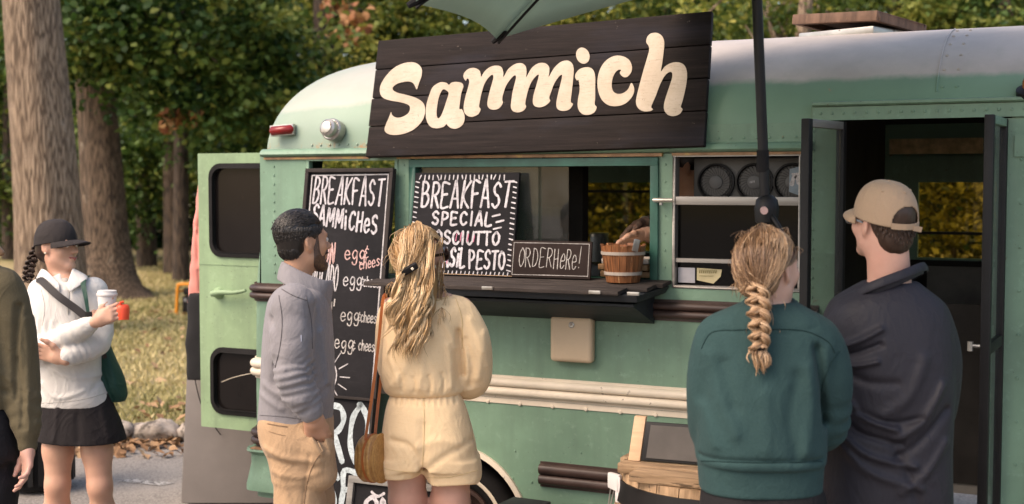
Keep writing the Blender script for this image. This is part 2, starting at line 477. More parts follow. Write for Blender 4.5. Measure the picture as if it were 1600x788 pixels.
# --- lawn soil under the blades
m_lawn, nt, b = bare('lawn'); co = coords(nt)
c = ramp(nt, noise(nt, co, .55, 6, .6), [(.32, (.20, .20, .07)), (.5, (.43, .355, .17)), (.68, (.55, .43, .25))])
c = mixc(nt, ramp(nt, noise(nt, co, 9, 8, .7), [(.42, 0.0), (.72, .75)]), c, (.26, .19, .085))
c = mixc(nt, ramp(nt, noise(nt, co, 60, 3, .6), [(.35, 0.0), (.8, .45)]), c, (.06, .06, .015))
nt.links.new(c, b.inputs['Base Color']); b.inputs['Roughness'].default_value = .95; bump(nt, b, noise(nt, co, 45, 6, .7), 1.0, .03)
m_stone = mat('kerb_stone', (.33, .28, .235), .9, .45, 7, 40, .9, .01, chip=(.09, .075, .06), chip_at=.52, chip_s=9)

def sheet(name, X0, X1, d0, d1, z, m, n=1, amp=0.0):
    g = 1 if n == 1 else n; V, F = [], []
    for i in range(g + 1):
        for j in range(g + 1):
            p = W(X0 + (X1 - X0) * i / g, d0 + (d1 - d0) * j / g, z)
            if amp and 0 < j: p[2] += amp * (math.sin(p[0] * .6) * math.cos(p[1] * .45) + .5 * math.sin(p[0] * 1.7 + p[1]))
            V.append(p)
    for i in range(g):
        for j in range(g): F.append((i * (g + 1) + j, (i + 1) * (g + 1) + j, (i + 1) * (g + 1) + j + 1, i * (g + 1) + j + 1))
    return tag(quick_mesh(name, V, F, m, smooth=True), kind='structure')
sheet('ground', -150, 150, -60, 200, -.03, m_lawn)
sheet('road', -60, 60, -40, 9.15, 0.0, m_asphalt)
sheet('lawn', -60, 60, 9.28, 90, .09, m_lawn, 60, .03)
# white painted stroke on the road near the kerb
mk = MB(); a_ = W(-2.42, 7.92, .004); b_ = W(-2.12, 7.80, .004); s_ = np.array([.02, .05, 0])
mk.add([a_ - s_, b_ - s_, b_ + s_, a_ + s_], [(0, 1, 2, 3)])
tag(mk.build('road_marking', mat('road_paint', (.38, .36, .33), .8, .3, 20, chip=(.1, .09, .08), chip_at=.5, chip_s=40)), kind='structure')
# kerb of rough stones
kb = Body(); X = -9.0
kv, kf, ko = [], [], 0
while X < 6:
    L = rng.uniform(.26, .48); c = W(X + L / 2, 9.2 + rng.uniform(-.02, .02), .055); th = YAW + rng.uniform(-.06, .06)
    B_ = Body(); Rm = np.array([[math.cos(th), -math.sin(th), 0], [math.sin(th), math.cos(th), 0], [0, 0, 1]])
    B_.loft([(-.05, c[0], c[1], L * .5, .11), (.07, c[0], c[1], L * .5, .105), (.115 + rng.uniform(-.025, .015), c[0], c[1], L * .44, .085)], p=4, rot=th)
    B_.ell(c + Rm @ np.array([rng.uniform(-.1, .1), -.03, .02]), (L * .4, .11, .07), .03, rot=Rm)
    B_.noise(.020, 22, int(rng.integers(1e6)), c, 1.0); B_.noise(.010, 60, int(rng.integers(1e6)), c, 1.0)
    V, F = B_.surface(.017); kv.append(V); kf.append(F + ko); ko += len(V); X += L + .015
tag(quick_mesh('kerb', np.concatenate(kv), np.concatenate(kf), m_stone, smooth=True), kind='structure')

# --- leaves: shared leaf material driven by a per-leaf tone
def leaf_mat(name, stops, trans=.35, rough=.55):
    m, nt, b = new_mat(name); a = nt.nodes.new('ShaderNodeAttribute'); a.attribute_name = 'tone'
    c = ramp(nt, a.outputs['Fac'], stops); nt.links.new(c, b.inputs['Base Color'])
    b.inputs['Roughness'].default_value = rough; b.inputs['Specular IOR Level'].default_value = .3
    t = nt.nodes.new('ShaderNodeBsdfTranslucent')
    tc = mixc(nt, .5, c, (.36, .42, .05), 'MULTIPLY'); nt.links.new(mixc(nt, .55, c, tc), t.inputs['Color'])
    mx = nt.nodes.new('ShaderNodeMixShader'); mx.inputs[0].default_value = trans
    nt.links.new(b.outputs[0], mx.inputs[1]); nt.links.new(t.outputs[0], mx.inputs[2])
    nt.links.new(mx.outputs[0], nt.nodes['Material Output'].inputs['Surface'])
    return m
G = leaf_mat('oak_leaves', [(0, (.016, .042, .011)), (.4, (.050, .105, .023)), (.75, (.135, .20, .042)), (1, (.28, .30, .07))])
GY = leaf_mat('sunny_leaves', [(0, (.030, .060, .013)), (.4, (.11, .155, .030)), (.75, (.29, .30, .058)), (1, (.54, .47, .12))], .45)
GA = leaf_mat('amber_leaves', [(0, (.02, .028, .008)), (.5, (.12, .11, .02)), (1, (.40, .33, .08))], .5)
GR = leaf_mat('dead_leaves', [(0, (.20, .07, .03)), (.5, (.36, .15, .06)), (1, (.50, .28, .12))], .3)
LT = leaf_mat('litter', [(0, (.10, .055, .03)), (.5, (.27, .15, .075)), (1, (.48, .33, .19))], .05, .8)
GB = leaf_mat('grass_blades', [(0, (.17, .175, .06)), (.5, (.44, .375, .17)), (1, (.64, .52, .29))], .25, .7)

OAK = np.array([(0, -.5), (.10, -.28), (.22, -.30), (.20, -.08), (.36, .0), (.24, .16), (.27, .33), (.10, .34), (0, .55), (-.10, .34), (-.27, .33), (-.24, .16), (-.36, .0), (-.20, -.08), (-.22, -.30), (-.10, -.28)])
def leaves(P, size, tone, up=.35, lobed=False, droop=0.0):
    """one bent leaf at each point of P; returns V, F(list), tone"""
    n = len(P); size = np.broadcast_to(size, (n,)) * rng.uniform(.65, 1.3, n)
    nr = rng.normal(size=(n, 3)); nr[:, 2] = np.abs(nr[:, 2]) + up; nr /= np.linalg.norm(nr, axis=1)[:, None]
    t = rng.normal(size=(n, 3)); t[:, 2] -= droop; t -= nr * (t * nr).sum(1)[:, None]; t /= np.linalg.norm(t, axis=1)[:, None]; s = np.cross(nr, t)
    if lobed:
        q = OAK; V = P[:, None] + size[:, None, None] * (q[None, :, 0, None] * s[:, None] * 1.15 + q[None, :, 1, None] * t[:, None] + (np.abs(q[None, :, 0, None]) * .35 - .12 * q[None, :, 1, None] ** 2) * nr[:, None])
        k = len(q); F = np.arange(n * k).reshape(n, k)
        F4 = np.concatenate([F[:, i] for i in ([0, 1, 15, 15], [1, 2, 3, 3], [13, 14, 15, 15], [3, 4, 5, 5], [11, 12, 13, 13], [5, 6, 7, 7], [9, 10, 11, 11], [7, 8, 9, 9], [1, 3, 13, 15], [3, 5, 11, 13], [5, 7, 9, 11])])
        return V.reshape(-1, 3), F4, np.repeat(tone, k)
    q = np.array([(0, -.5, 0), (.34, -.05, .08), (.16, .3, .05), (0, .55, -.06), (-.16, .3, .05), (-.34, -.05, .08)])
    V = P[:, None] + size[:, None, None] * (q[None, :, 0, None] * s[:, None] + q[None, :, 1, None] * t[:, None] + q[None, :, 2, None] * nr[:, None])
    F = np.arange(n * 6).reshape(n, 6)
    return V.reshape(-1, 3), np.concatenate([F[:, [0, 1, 2, 3]], F[:, [0, 3, 4, 5]]]), np.repeat(tone, 6)
def leaf_obj(name, P, size, tone, m, parent=None, **kw):
    V, F, T = leaves(np.asarray(P), size, np.asarray(tone), **kw)
    tri = F[:, 2] == F[:, 3]
    if tri.any():
        me = bpy.data.meshes.new(name); F3 = F[tri][:, :3]; F4 = F[~tri]
        me.vertices.add(len(V)); me.vertices.foreach_set('co', V.astype(np.float32).ravel())
        li = np.concatenate([F4.ravel(), F3.ravel()]).astype(np.int32); st = np.concatenate([np.arange(len(F4)) * 4, len(F4) * 4 + np.arange(len(F3)) * 3]).astype(np.int32)
        me.loops.add(len(li)); me.loops.foreach_set('vertex_index', li); me.polygons.add(len(st)); me.polygons.foreach_set('loop_start', st)
        a = me.attributes.new('tone', 'FLOAT', 'POINT'); a.data.foreach_set('value', T.astype(np.float32))
        me.update(); me.validate(); me.materials.append(m); return link(bpy.data.objects.new(name, me), parent)
    return quick_mesh(name, V, F, m, parent, attr=T)

# grass blades and fallen leaves
def grass(n, X0, X1, d0, d1, h0, name):
    X = rng.uniform(X0, X1, n); u = rng.uniform(0, 1, n); d = d0 * (d1 / d0) ** u
    P = W(0, 0)[None] + RIGHT * X[:, None] + FWD * d[:, None]; P[:, 2] = .10
    patch = np.sin(P[:, 0] * 1.3 + 1.5 * np.sin(P[:, 1] * .9)) * .5 + np.sin(P[:, 0] * .37 - P[:, 1] * .6 + 2) * .5
    tone = np.clip(.55 + .28 * patch + rng.normal(0, .2, n), 0, 1); hgt = h0 * rng.uniform(.5, 1.4, n)
    a = rng.uniform(0, 6.28, n); w = .006 + .0006 * d; dx = np.stack([np.cos(a), np.sin(a), a * 0], 1) * w[:, None]
    ln = rng.normal(0, .5, (n, 3)) * hgt[:, None]; ln[:, 2] = hgt
    V = np.stack([P - dx, P + dx, P + dx * .5 + ln * .6, P + ln], 1).reshape(-1, 3)
    F = np.arange(n * 4).reshape(n, 4)
    return tag(quick_mesh(name, V, F, GB, attr=np.repeat(tone, 4)), 'short dry yellow green grass growing on the park lawn', 'grass', kind='stuff')
grass(60000, -9, -.8, 9.3, 30, .05, 'grass')
def litter(name, n, X0, X1, d0, d1, z, label):
    X = rng.uniform(X0, X1, n); d = d0 + (d1 - d0) * rng.uniform(0, 1, n) ** 1.0
    keep = (np.sin(X * 3.1 + 2 * np.sin(d * 4)) + rng.normal(0, .8, n)) > -.5; X, d = X[keep], d[keep]
    P = W(0, 0)[None] + RIGHT * X[:, None] + FWD * d[:, None]; P[:, 2] = z + rng.uniform(0, .02, len(X))
    return tag(leaf_obj(name, P, .085, rng.beta(2, 2, len(X)), LT, up=1.6), label, 'fallen leaves', kind='stuff')
litter('fallen_leaves', 2600, -8, 1, 8.55, 9.12, .012, 'drift of brown fallen leaves on the road against the stone kerb')
litter('fallen_leaves', 900, -8, 1, 9.3, 10.2, .13, 'brown fallen leaves on the grass just behind the stone kerb')
litter('fallen_leaves', 500, -9, 0, 10, 18, .13, 'sparse brown leaves scattered over the sunny lawn')

# --- bark
def bark(name, c0, c1, s=1.0):
    m, nt, b = new_mat(name); co = coords(nt, (9 * s, 9 * s, .5 * s))
    n1 = noise(nt, co, 2.6, 9, .68, .5)
    w = nt.nodes.new('ShaderNodeTexVoronoi'); w.feature = 'DISTANCE_TO_EDGE'; w.inputs['Scale'].default_value = 2.2
    co2 = coords(nt, (7 * s, 7 * s, .40 * s)); nn = nt.nodes.new('ShaderNodeTexNoise'); nn.inputs['Scale'].default_value = 3; nt.links.new(co2, nn.inputs['Vector'])
    cc = mixc(nt, .12, co2, nn.outputs['Color']); nt.links.new(cc, w.inputs['Vector'])
    h = math_n(nt, 'MULTIPLY', ramp(nt, w.outputs['Distance'], [(0, .0), (.22, 1.0)]), n1)
    c = ramp(nt, h, [(.05, tuple(np.array(c0) * .45)), (.25, c0), (.55, c1)])
    lich = ramp(nt, noise(nt, coords(nt, (1.6, 1.6, .9)), 2.6, 8, .75), [(.60, 0.0), (.70, .55)])
    c = mixc(nt, lich, c, (.42, .36, .28))
    nt.links.new(c, b.inputs['Base Color']); b.inputs['Roughness'].default_value = .92
    bump(nt, b, h, .8, .02); return m
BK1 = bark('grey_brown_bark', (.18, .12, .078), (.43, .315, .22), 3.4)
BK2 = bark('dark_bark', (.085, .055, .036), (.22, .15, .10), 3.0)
BKS = bark('dark_species_bark', (.045, .03, .02), (.12, .08, .055), 3.0)  # bark of a darker species, for the wood's edge
BK3 = bark('twig_bark', (.04, .028, .02), (.09, .065, .045))

def trunk_mesh(base, top, r0, r1, flare, name, m, parent, seed=0, n=28, rings=26):
    g = np.random.default_rng(seed); base, top = np.array(base, float), np.array(top, float); V, F = [], []
    ph = g.uniform(0, 6.28, 4)
    for i in range(rings + 1):
        t = (i / rings) ** 1.3; c = base + (top - base) * t; hgt = (top[2] - base[2]) * t
        c = c + np.array([.06 * math.sin(hgt * .7 + ph[0]), .06 * math.sin(hgt * .6 + ph[1]), 0]) * r0 * 2
        r = r0 + (r1 - r0) * t + flare * math.exp(-hgt / .28)
        for k in range(n):
            a = 2 * math.pi * k / n
            rr = r * (1 + .045 * math.sin(3 * a + ph[2] + hgt * .3) + .03 * math.sin(7 * a + ph[3]) + .5 * flare / r0 * math.exp(-hgt / .22) * max(0, math.sin(5 * a + ph[2])) ** 2)
            V.append(c + np.array([math.cos(a) * rr, math.sin(a) * rr, 0]))
    for i in range(rings):
        for k in range(n):
            k2 = (k + 1) % n; F.append((i * n + k, i * n + k2, (i + 1) * n + k2, (i + 1) * n + k))
    return quick_mesh(name, V, F, m, parent, smooth=True)

def tree(X, d, h, r, label, cat='tree', group=None, crown=None, m=None, bk=None, lean=(0, 0), flare=.0, leaf=.15, ncl=60, per=70, spread=.55, limbs=6, seed=1, lobed=False, tone=(.15, .75), trunk_top=None, droop=.4):
    """tapered trunk, limbs reaching into the crown, crown of leaf clumps. crown: list of (dX, dd, z, rX, rd, rz, share)"""
    base = W(X, d, .05); root = empty('tree', base, YAW, label, cat, group); g = np.random.default_rng(seed)
    bk = bk or BK2; m = m or G; tt = trunk_top or h * .75
    top = np.array([lean[0], lean[1], tt])
    trunk_mesh((0, 0, -.1), top, r, r * .45, flare, 'trunk', bk, root, seed)
    if not crown: return root
    cl, cs, ct_ = [], [], []
    for (dx, dd, z, rx, rd, rz, sh) in crown:
        k = max(3, int(ncl * sh)); v = g.normal(size=(k, 3)); v /= np.linalg.norm(v, axis=1)[:, None]
        v *= (g.uniform(.25, 1, k) ** .5)[:, None]
        cl.append(np.stack([dx + v[:, 0] * rx, dd + v[:, 1] * rd, z + v[:, 2] * rz], 1))
    cl = np.concatenate(cl)
    lm = MB()
    for i in range(limbs):
        c = cl[g.integers(len(cl))]; z0 = g.uniform(.35, .95) * tt; s = top * (z0 / tt) ** 1.0; s[2] = z0
        mid = (s + c) / 2 + np.array([g.normal(0, .2), g.normal(0, .2), .25])
        p = catmull([s, mid, c], 5); lm.tube(p, np.linspace(r * .28, r * .06, len(p)), 6)
    if limbs: lm.build('limbs', bk, root, smooth=True, ang=80)
    ctone = g.uniform(tone[0], tone[1], len(cl))
    pr = g.normal(size=(len(cl), per, 3)) * np.array([1, 1, .55]) * spread * g.uniform(.5, 1.2, (len(cl), 1, 1))
    P = (cl[:, None] + pr).reshape(-1, 3)
    T = np.clip(np.repeat(ctone, per) + g.normal(0, .13, len(P)), 0, 1)
    leaf_obj('crown', P, leaf, T, m, root, lobed=lobed, droop=droop)
    return root

# the two big oaks at the left
t1 = tree(-5.45, 15.0, 9, .41, 'broad grey brown oak trunk behind the girl in the dark cap', flare=.18, bk=BK1, lean=(-.28, 0), trunk_top=9, seed=3,
          crown=[(0, 0, 7.5, 3.2, 3, 1.8, 1)], ncl=40, per=60, limbs=5)
t2 = tree(-6.15, 19.8, 9, .37, 'darker oak trunk with flared roots and low lobed leaves right of the broad oak', flare=.42, bk=BK2, lean=(-.75, 0), trunk_top=8.5, seed=5, lobed=True, leaf=.125,
          crown=[(1.2, -1.2, 4.3, 2.3, 1.2, 1.2, .42), (2.0, -1, 3.2, 1.1, .8, .8, .16), (.9, -1.0, 3.1, .8, .6, .6, .08), (-.6, 0, 5.6, 2.2, 1.4, 1.0, .3), (2.3, -.6, 2.2, .55, .6, .35, .05)], ncl=190, per=130, spread=.33, limbs=9, tone=(.12, .98))
# dead, rust coloured leaf sprays hanging in the greenery
def spray(px, py, d, n, s, lab):
    c = at_d(px, py, d); o = empty('leaf_spray', c, 0, lab, 'dead leaves', 'rust coloured sprays of dead leaves')
    tw = MB(); tw.tube([(0, 0, s * 2.2), (.02, .01, s), (0, 0, -s * .5)], .008, 5); tw.build('twig', BK3, o)
    leaf_obj('foliage', rng.normal(size=(n, 3)) * s * np.array([.8, .8, 1]), .17, rng.uniform(0, 1, n), GR, o, lobed=True, droop=1.5)
spray(545, 38, 22, 60, .20, 'largest rust brown spray of dead leaves, above the left end of the bus')
spray(272, 186, 18, 16, .09, 'orange spray of dead leaves left of the other small one, above the rear door')
spray(309, 183, 18, 9, .06, 'tiny orange spray of dead leaves right above the open rear door')
spray(253, 195, 18, 6, .05, 'tiniest orange spray of dead leaves, nearest the dark oak trunk')
spray(522, 8, 22.5, 26, .14, 'rust brown spray of dead leaves at the top edge of the trees')
# ------------------------------------------------------------------ trees behind the bus and the wood's edge
TG = 'trees along the edge of the park wood'
def edge_tree(px, d, h, r, label, crown, **kw):
    X = (px - 800) * d / 2000.0
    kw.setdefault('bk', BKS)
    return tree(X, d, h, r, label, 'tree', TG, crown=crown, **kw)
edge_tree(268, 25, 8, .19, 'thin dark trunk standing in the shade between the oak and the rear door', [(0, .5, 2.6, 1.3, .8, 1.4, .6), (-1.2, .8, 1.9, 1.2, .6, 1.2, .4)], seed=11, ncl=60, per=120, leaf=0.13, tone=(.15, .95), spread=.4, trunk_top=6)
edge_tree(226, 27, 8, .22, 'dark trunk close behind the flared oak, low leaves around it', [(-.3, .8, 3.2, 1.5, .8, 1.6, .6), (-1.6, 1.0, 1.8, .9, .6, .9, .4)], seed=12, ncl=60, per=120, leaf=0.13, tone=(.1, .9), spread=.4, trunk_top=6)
edge_tree(283, 23, 9, .16, 'slim tree whose brown stem shows in the leaves above the rear door', [(.6, .3, 3.1, 1.3, .8, .9, .5), (-.4, .6, 5.2, 1.8, .8, .9, .5)], seed=13, ncl=50, per=105, leaf=0.140, tone=(.1, .7), spread=.38, trunk_top=7)
edge_tree(395, 24, 8, .18, 'yellow green leafy tree behind the open rear door', [(0, 0, 2.4, 1.3, .8, 1.6, .6), (.5, 0, 3.6, 1.0, .7, .8, .4)], m=GY, seed=14, ncl=52, per=112, leaf=0.133, tone=(.0, .75), spread=.36)
edge_tree(500, 24, 9, .20, 'sunlit yellow green tree rising behind the rounded rear roof of the bus', [(0, 0, 3.3, 1.25, .8, .75, .4), (.9, .2, 4.3, 1.3, .8, .7, .35), (-.9, .2, 2.9, .8, .6, .6, .25)], m=GY, seed=15, ncl=64, per=112, leaf=0.125, tone=(.05, .95), spread=.32)
edge_tree(480, 28, 10, .22, 'dark green tree filling the gap above the sunlit one at the bus rear', [(0, 0, 5.6, 2.2, .8, 1.2, .6), (-1.6, 0, 4.6, 1.2, .8, 1.0, .4)], seed=16, ncl=64, per=105, leaf=0.156, tone=(.05, .6), spread=.42)
edge_tree(640, 25, 10, .20, 'light green tree behind the left end of the wooden shop sign', [(0, 0, 5.0, 1.2, .8, .8, .6), (-1.3, .3, 5.4, .9, .6, .7, .4)], m=GY, seed=17, ncl=50, per=105, leaf=0.133, tone=(.1, .95), spread=.35)
edge_tree(900, 25, 10, .22, 'yellow green tree behind the middle of the wooden shop sign', [(0, 0, 5.0, 2.0, .8, .9, 1)], m=GY, seed=18, ncl=60, per=105, leaf=0.133, tone=(.15, 1), spread=.38)
edge_tree(1080, 27, 10, .22, 'green tree behind the right end of the wooden shop sign', [(0, 0, 5.0, 1.8, .8, 1.1, 1)], seed=19, ncl=60, per=105, leaf=0.140, tone=(.2, .95), spread=.38)
edge_tree(1215, 20, 9, .17, 'tree with bare slanting limbs above the hatch on the bus roof', [(.5, .6, 4.5, .9, .6, .6, .5), (-.7, .4, 4.3, .8, .6, .5, .5)], m=GY, bk=BK1, seed=20, ncl=26, per=60, leaf=0.125, tone=(.1, .8), spread=.3, limbs=12, lean=(.6, 0))
edge_tree(1390, 24, 10, .20, 'bright green tree over the bus roof right of the hatch', [(0, 0, 4.9, 1.9, .8, .9, .7), (-1.2, .2, 5.6, 1.5, .8, .6, .3)], m=GY, seed=21, ncl=70, per=112, leaf=0.125, tone=(.0, .85), spread=.36)
edge_tree(1560, 23, 10, .20, 'green tree over the front end of the bus roof', [(0, 0, 4.8, 1.6, .8, .9, .7), (.6, 0, 4.2, 1.2, .6, .6, .3)], seed=22, ncl=64, per=112, leaf=0.125, tone=(.25, 1), spread=.36)
edge_tree(20, 30, 9, .24, 'yellow green tree far behind the broad oak trunk', [(0, 0, 2.2, 1.6, .8, 1.4, .5), (-.5, 0, 5.0, 1.8, .8, 1.6, .5)], m=GY, seed=23, ncl=56, per=105, leaf=0.156, tone=(.0, .6), spread=.45)
edge_tree(150, 29, 10, .26, 'dark green tree filling the gap between the two oak trunks', [(0, 0, 5.2, 2.2, .8, 2.0, .6), (.3, .2, 2.4, 1.6, .8, 1.4, .4)], seed=24, ncl=80, per=105, leaf=0.156, tone=(.0, .5), spread=.45)
# amber bushes seen through the bus windows
for px, d, z, rx, rz, lab, sd in ((985, 15, 1.55, 1.3, 1.1, 'amber leaved bush seen through the serving window', 31), (1490, 14, 1.5, 1.2, 1.2, 'amber leaved bush seen through the entrance door and far window', 32), (640, 17, 1.9, 1.1, 1.0, 'yellow leaved bush behind the bus near the tall chalkboard window', 33)):
    X = (px - 800) * d / 2000.0
    tree(X, d, 2.6, .05, lab, 'bush', 'sunlit bushes behind the bus', crown=[(0, 0, z, rx, .7, rz, 1)], m=GA if sd != 33 else GY, seed=sd, ncl=80, per=110, leaf=.085, spread=.26, tone=(0, 1), limbs=6, trunk_top=1.6)
# the wood beyond: one mass
n = 26000
P = W(0, 0)[None] + RIGHT * rng.uniform(-24, 24, n)[:, None] + FWD * rng.uniform(33, 40, n)[:, None]
P[:, 2] = 9.5 * rng.beta(1.1, 1.3, n)
tone = np.clip(.28 + .25 * np.sin(P[:, 0] * 1.1 + 2 * np.sin(P[:, 2])) + rng.normal(0, .18, n), 0, 1)
tag(leaf_obj('distant_woods', P, .55, tone, G), 'dark green wood closing off the park behind everything', 'woods', kind='stuff')
# ================================================================== BUS (its near side is the plane y = 0)
def paint(name, col, rust=True):
    m, nt, b = new_mat(name); co = coords(nt); col = np.array(col)
    c = ramp(nt, noise(nt, co, 2.2, 6, .6), [(.3, tuple(col * .74)), (.7, tuple(col * 1.14))])
    st = noise(nt, coords(nt, (7, 7, .6)), 2.0, 6, .65)                                   # long washed-down streaks
    c = mixc(nt, ramp(nt, st, [(.46, 0.0), (.76, .5)]), c, tuple(col * .55 + .025))
    gr = noise(nt, co, 26, 8, .72); c = mixc(nt, ramp(nt, gr, [(.55, 0.0), (.70, .6)]), c, tuple(col * 1.2 + .045))
    if rust:
        n3 = noise(nt, co, 11, 9, .75); c = mixc(nt, ramp(nt, n3, [(.652, 0.0), (.675, .9)]), c, (.12, .075, .05))
        sp = noise(nt, co, 90, 2, .5); c = mixc(nt, ramp(nt, sp, [(.70, 0.0), (.73, .7)]), c, (.06, .05, .04))
    nt.links.new(c, b.inputs['Base Color'])
    r = ramp(nt, gr, [(.3, .34), (.7, .60)]); nt.links.new(r, b.inputs['Roughness']); b.inputs['Specular IOR Level'].default_value = .4
    bump(nt, b, noise(nt, co, 3.0, 3, .5), .30, .03)
    return m
GREEN = (.162, .268, .186)
m_green = paint('sage_green_paint', GREEN)
m_teal = mat('dark_teal_paint', (.022, .085, .062), .5, .3, 9, 60, .2, chip=(.10, .17, .12), chip_at=.66)
m_cream = mat('cream_paint', (.66, .57, .45), .5, .12, 5, 30, .1, chip=(.10, .07, .05), chip_at=.66, chip_s=20)
m_brown = mat('brown_rail_paint', (.052, .030, .024), .45, .35, 7, 30, .15, chip=(.16, .09, .05), chip_at=.70, chip_s=24)
m_black = mat('black_metal', (.010, .009, .009), .5, .3, 8, 40, .1, spec=.25)
m_rubber = mat('rubber', (.013, .012, .012), .8, .3, 6, 60, .3, spec=.15)
m_alu = mat('aluminium', (.30, .275, .25), .45, .2, 4, 0, metal=.6, scale=(1, 20, 20))
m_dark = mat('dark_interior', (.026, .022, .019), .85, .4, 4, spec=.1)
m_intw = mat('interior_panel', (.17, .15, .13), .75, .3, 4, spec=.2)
m_rust = mat('rusty_lip', (.30, .17, .09), .7, .45, 14, 50, .4, chip=(.42, .27, .10), chip_at=.55)
m_red = mat('red_lens', (.20, .012, .012), .18, .15, 30, 120, .3)
m_chrome = mat('worn_steel', (.40, .38, .35), .35, .2, 9, 0, metal=.85, chip=(.12, .09, .07), chip_at=.62, chip_s=9)
m_beige = mat('beige_enamel', (.56, .43, .29), .5, .1, 4, 30, .1, chip=(.20, .12, .07), chip_at=.70, chip_s=16)
# two-tone roof: whitewashed crown over green haunches, the line wavers and wears through
m_roof, nt, b = new_mat('two_tone_roof'); co = coords(nt)
sx = nt.nodes.new('ShaderNodeSeparateXYZ'); nt.links.new(co, sx.inputs[0])
wob = math_n(nt, 'MULTIPLY', math_n(nt, 'SUBTRACT', noise(nt, co, 5, 5, .7), .5), .05)
edge = math_n(nt, 'ADD', sx.outputs['Z'], wob)
rear = math_n(nt, 'MULTIPLY', math_n(nt, 'MAXIMUM', math_n(nt, 'SUBTRACT', -2.75, sx.outputs['X']), 0.0), .07)
edge = math_n(nt, 'ADD', edge, rear)
f = nt.nodes.new('ShaderNodeMapRange'); f.inputs[1].default_value = 2.245; f.inputs[2].default_value = 2.270; nt.links.new(edge, f.inputs[0])
gc = ramp(nt, noise(nt, co, 2.2, 6), [(.3, tuple(np.array(GREEN) * .85)), (.7, tuple(np.array(GREEN) * 1.12))])
gc = mixc(nt, ramp(nt, sx.outputs['X'], [(0, 0.0), (1, 0.0)]), gc, (.3, .4, .3))
wc = ramp(nt, noise(nt, co, 3, 7, .65), [(.3, (.37, .325, .29)), (.7, (.50, .44, .395))])
wc = mixc(nt, ramp(nt, noise(nt, coords(nt, (6, 6, .8)), 2.2, 7, .7), [(.52, 0.0), (.75, .45)]), wc, (.36, .33, .28))
c = mixc(nt, f.outputs[0], gc, wc)
fade_shade = nt.nodes.new('ShaderNodeMapRange'); fade_shade.inputs[1].default_value = -2.7; fade_shade.inputs[2].default_value = -3.5; nt.links.new(sx.outputs['X'], fade_shade.inputs[0])
c = mixc(nt, math_n(nt, 'MULTIPLY', fade_shade.outputs[0], ramp(nt, noise(nt, co, 4, 7, .7), [(.3, .5), (.7, .85)])), c, (.27, .33, .27))  # pale faded green, plus dimmer light on the tail put into the colour
c = mixc(nt, ramp(nt, noise(nt, co, 16, 9, .75), [(.66, 0.0), (.70, .8)]), c, (.30, .20, .13))
zl = nt.nodes.new('ShaderNodeMapRange'); zl.inputs[1].default_value = 2.07; zl.inputs[2].default_value = 2.02; nt.links.new(sx.outputs['Z'], zl.inputs[0])
c = mixc(nt, math_n(nt, 'MULTIPLY', zl.outputs[0], ramp(nt, noise(nt, co, 9, 9, .8), [(.54, 0.0), (.60, .85)])), c, (.36, .19, .08))
nt.links.new(c, b.inputs['Base Color']); b.inputs['Roughness'].default_value = .5; bump(nt, b, noise(nt, co, 2.6, 3, .5), .15, .02)

def glass_mat(name, tint, gloss=.12, rough=.03, dirt=0.0, dcol=(.5, .5, .48)):
    m = bpy.data.materials.new(name); m.use_nodes = True; nt = m.node_tree; nt.nodes.remove(nt.nodes['Principled BSDF'])
    t = nt.nodes.new('ShaderNodeBsdfTransparent'); t.inputs[0].default_value = (*tint, 1)
    g = nt.nodes.new('ShaderNodeBsdfGlossy'); g.inputs['Roughness'].default_value = rough
    mx = nt.nodes.new('ShaderNodeMixShader'); fr = nt.nodes.new('ShaderNodeLayerWeight'); fr.inputs[0].default_value = .5; fpw = math_n(nt, 'MULTIPLY', math_n(nt, 'POWER', fr.outputs[1], 5.0), .9); fpw = math_n(nt, 'ADD', fpw, .02)
    nt.links.new(math_n(nt, 'ADD', fpw, gloss, True), mx.inputs[0]); nt.links.new(t.outputs[0], mx.inputs[1]); nt.links.new(g.outputs[0], mx.inputs[2])
    out = mx.outputs[0]
    if dirt:
        d = nt.nodes.new('ShaderNodeBsdfDiffuse'); d.inputs[0].default_value = (*dcol, 1); m2 = nt.nodes.new('ShaderNodeMixShader')
        nt.links.new(ramp(nt, noise(nt, coords(nt), 7, 7, .7), [(.35, dirt * .25), (.75, dirt)]), m2.inputs[0]); nt.links.new(out, m2.inputs[1]); nt.links.new(d.outputs[0], m2.inputs[2]); out = m2.outputs[0]
    nt.links.new(out, nt.nodes['Material Output'].inputs['Surface']); return m
m_glass = glass_mat('window_glass', (.72, .74, .72), .02, .02, .055)
m_tint = glass_mat('amber_tinted_glass', (.66, .60, .34), .0, .02, .05)
m_smoke = glass_mat('smoked_glass', (.035, .03, .028), .0, .06, .012, (.2, .17, .14))
m_blackglass = mat('dark_glass', (.010, .008, .0075), .10, .3, 3, 0, spec=.22, chip=(.045, .03, .02), chip_at=.64, chip_s=7, scale=(1, 1, .5))

X0, X1, XD0, XD1 = -3.785, 1.45, -1.0, -.40
bus = empty('food_truck_bus', (0, 0, 0), 0, 'sage green old bus turned food truck with its serving window open', 'food truck')
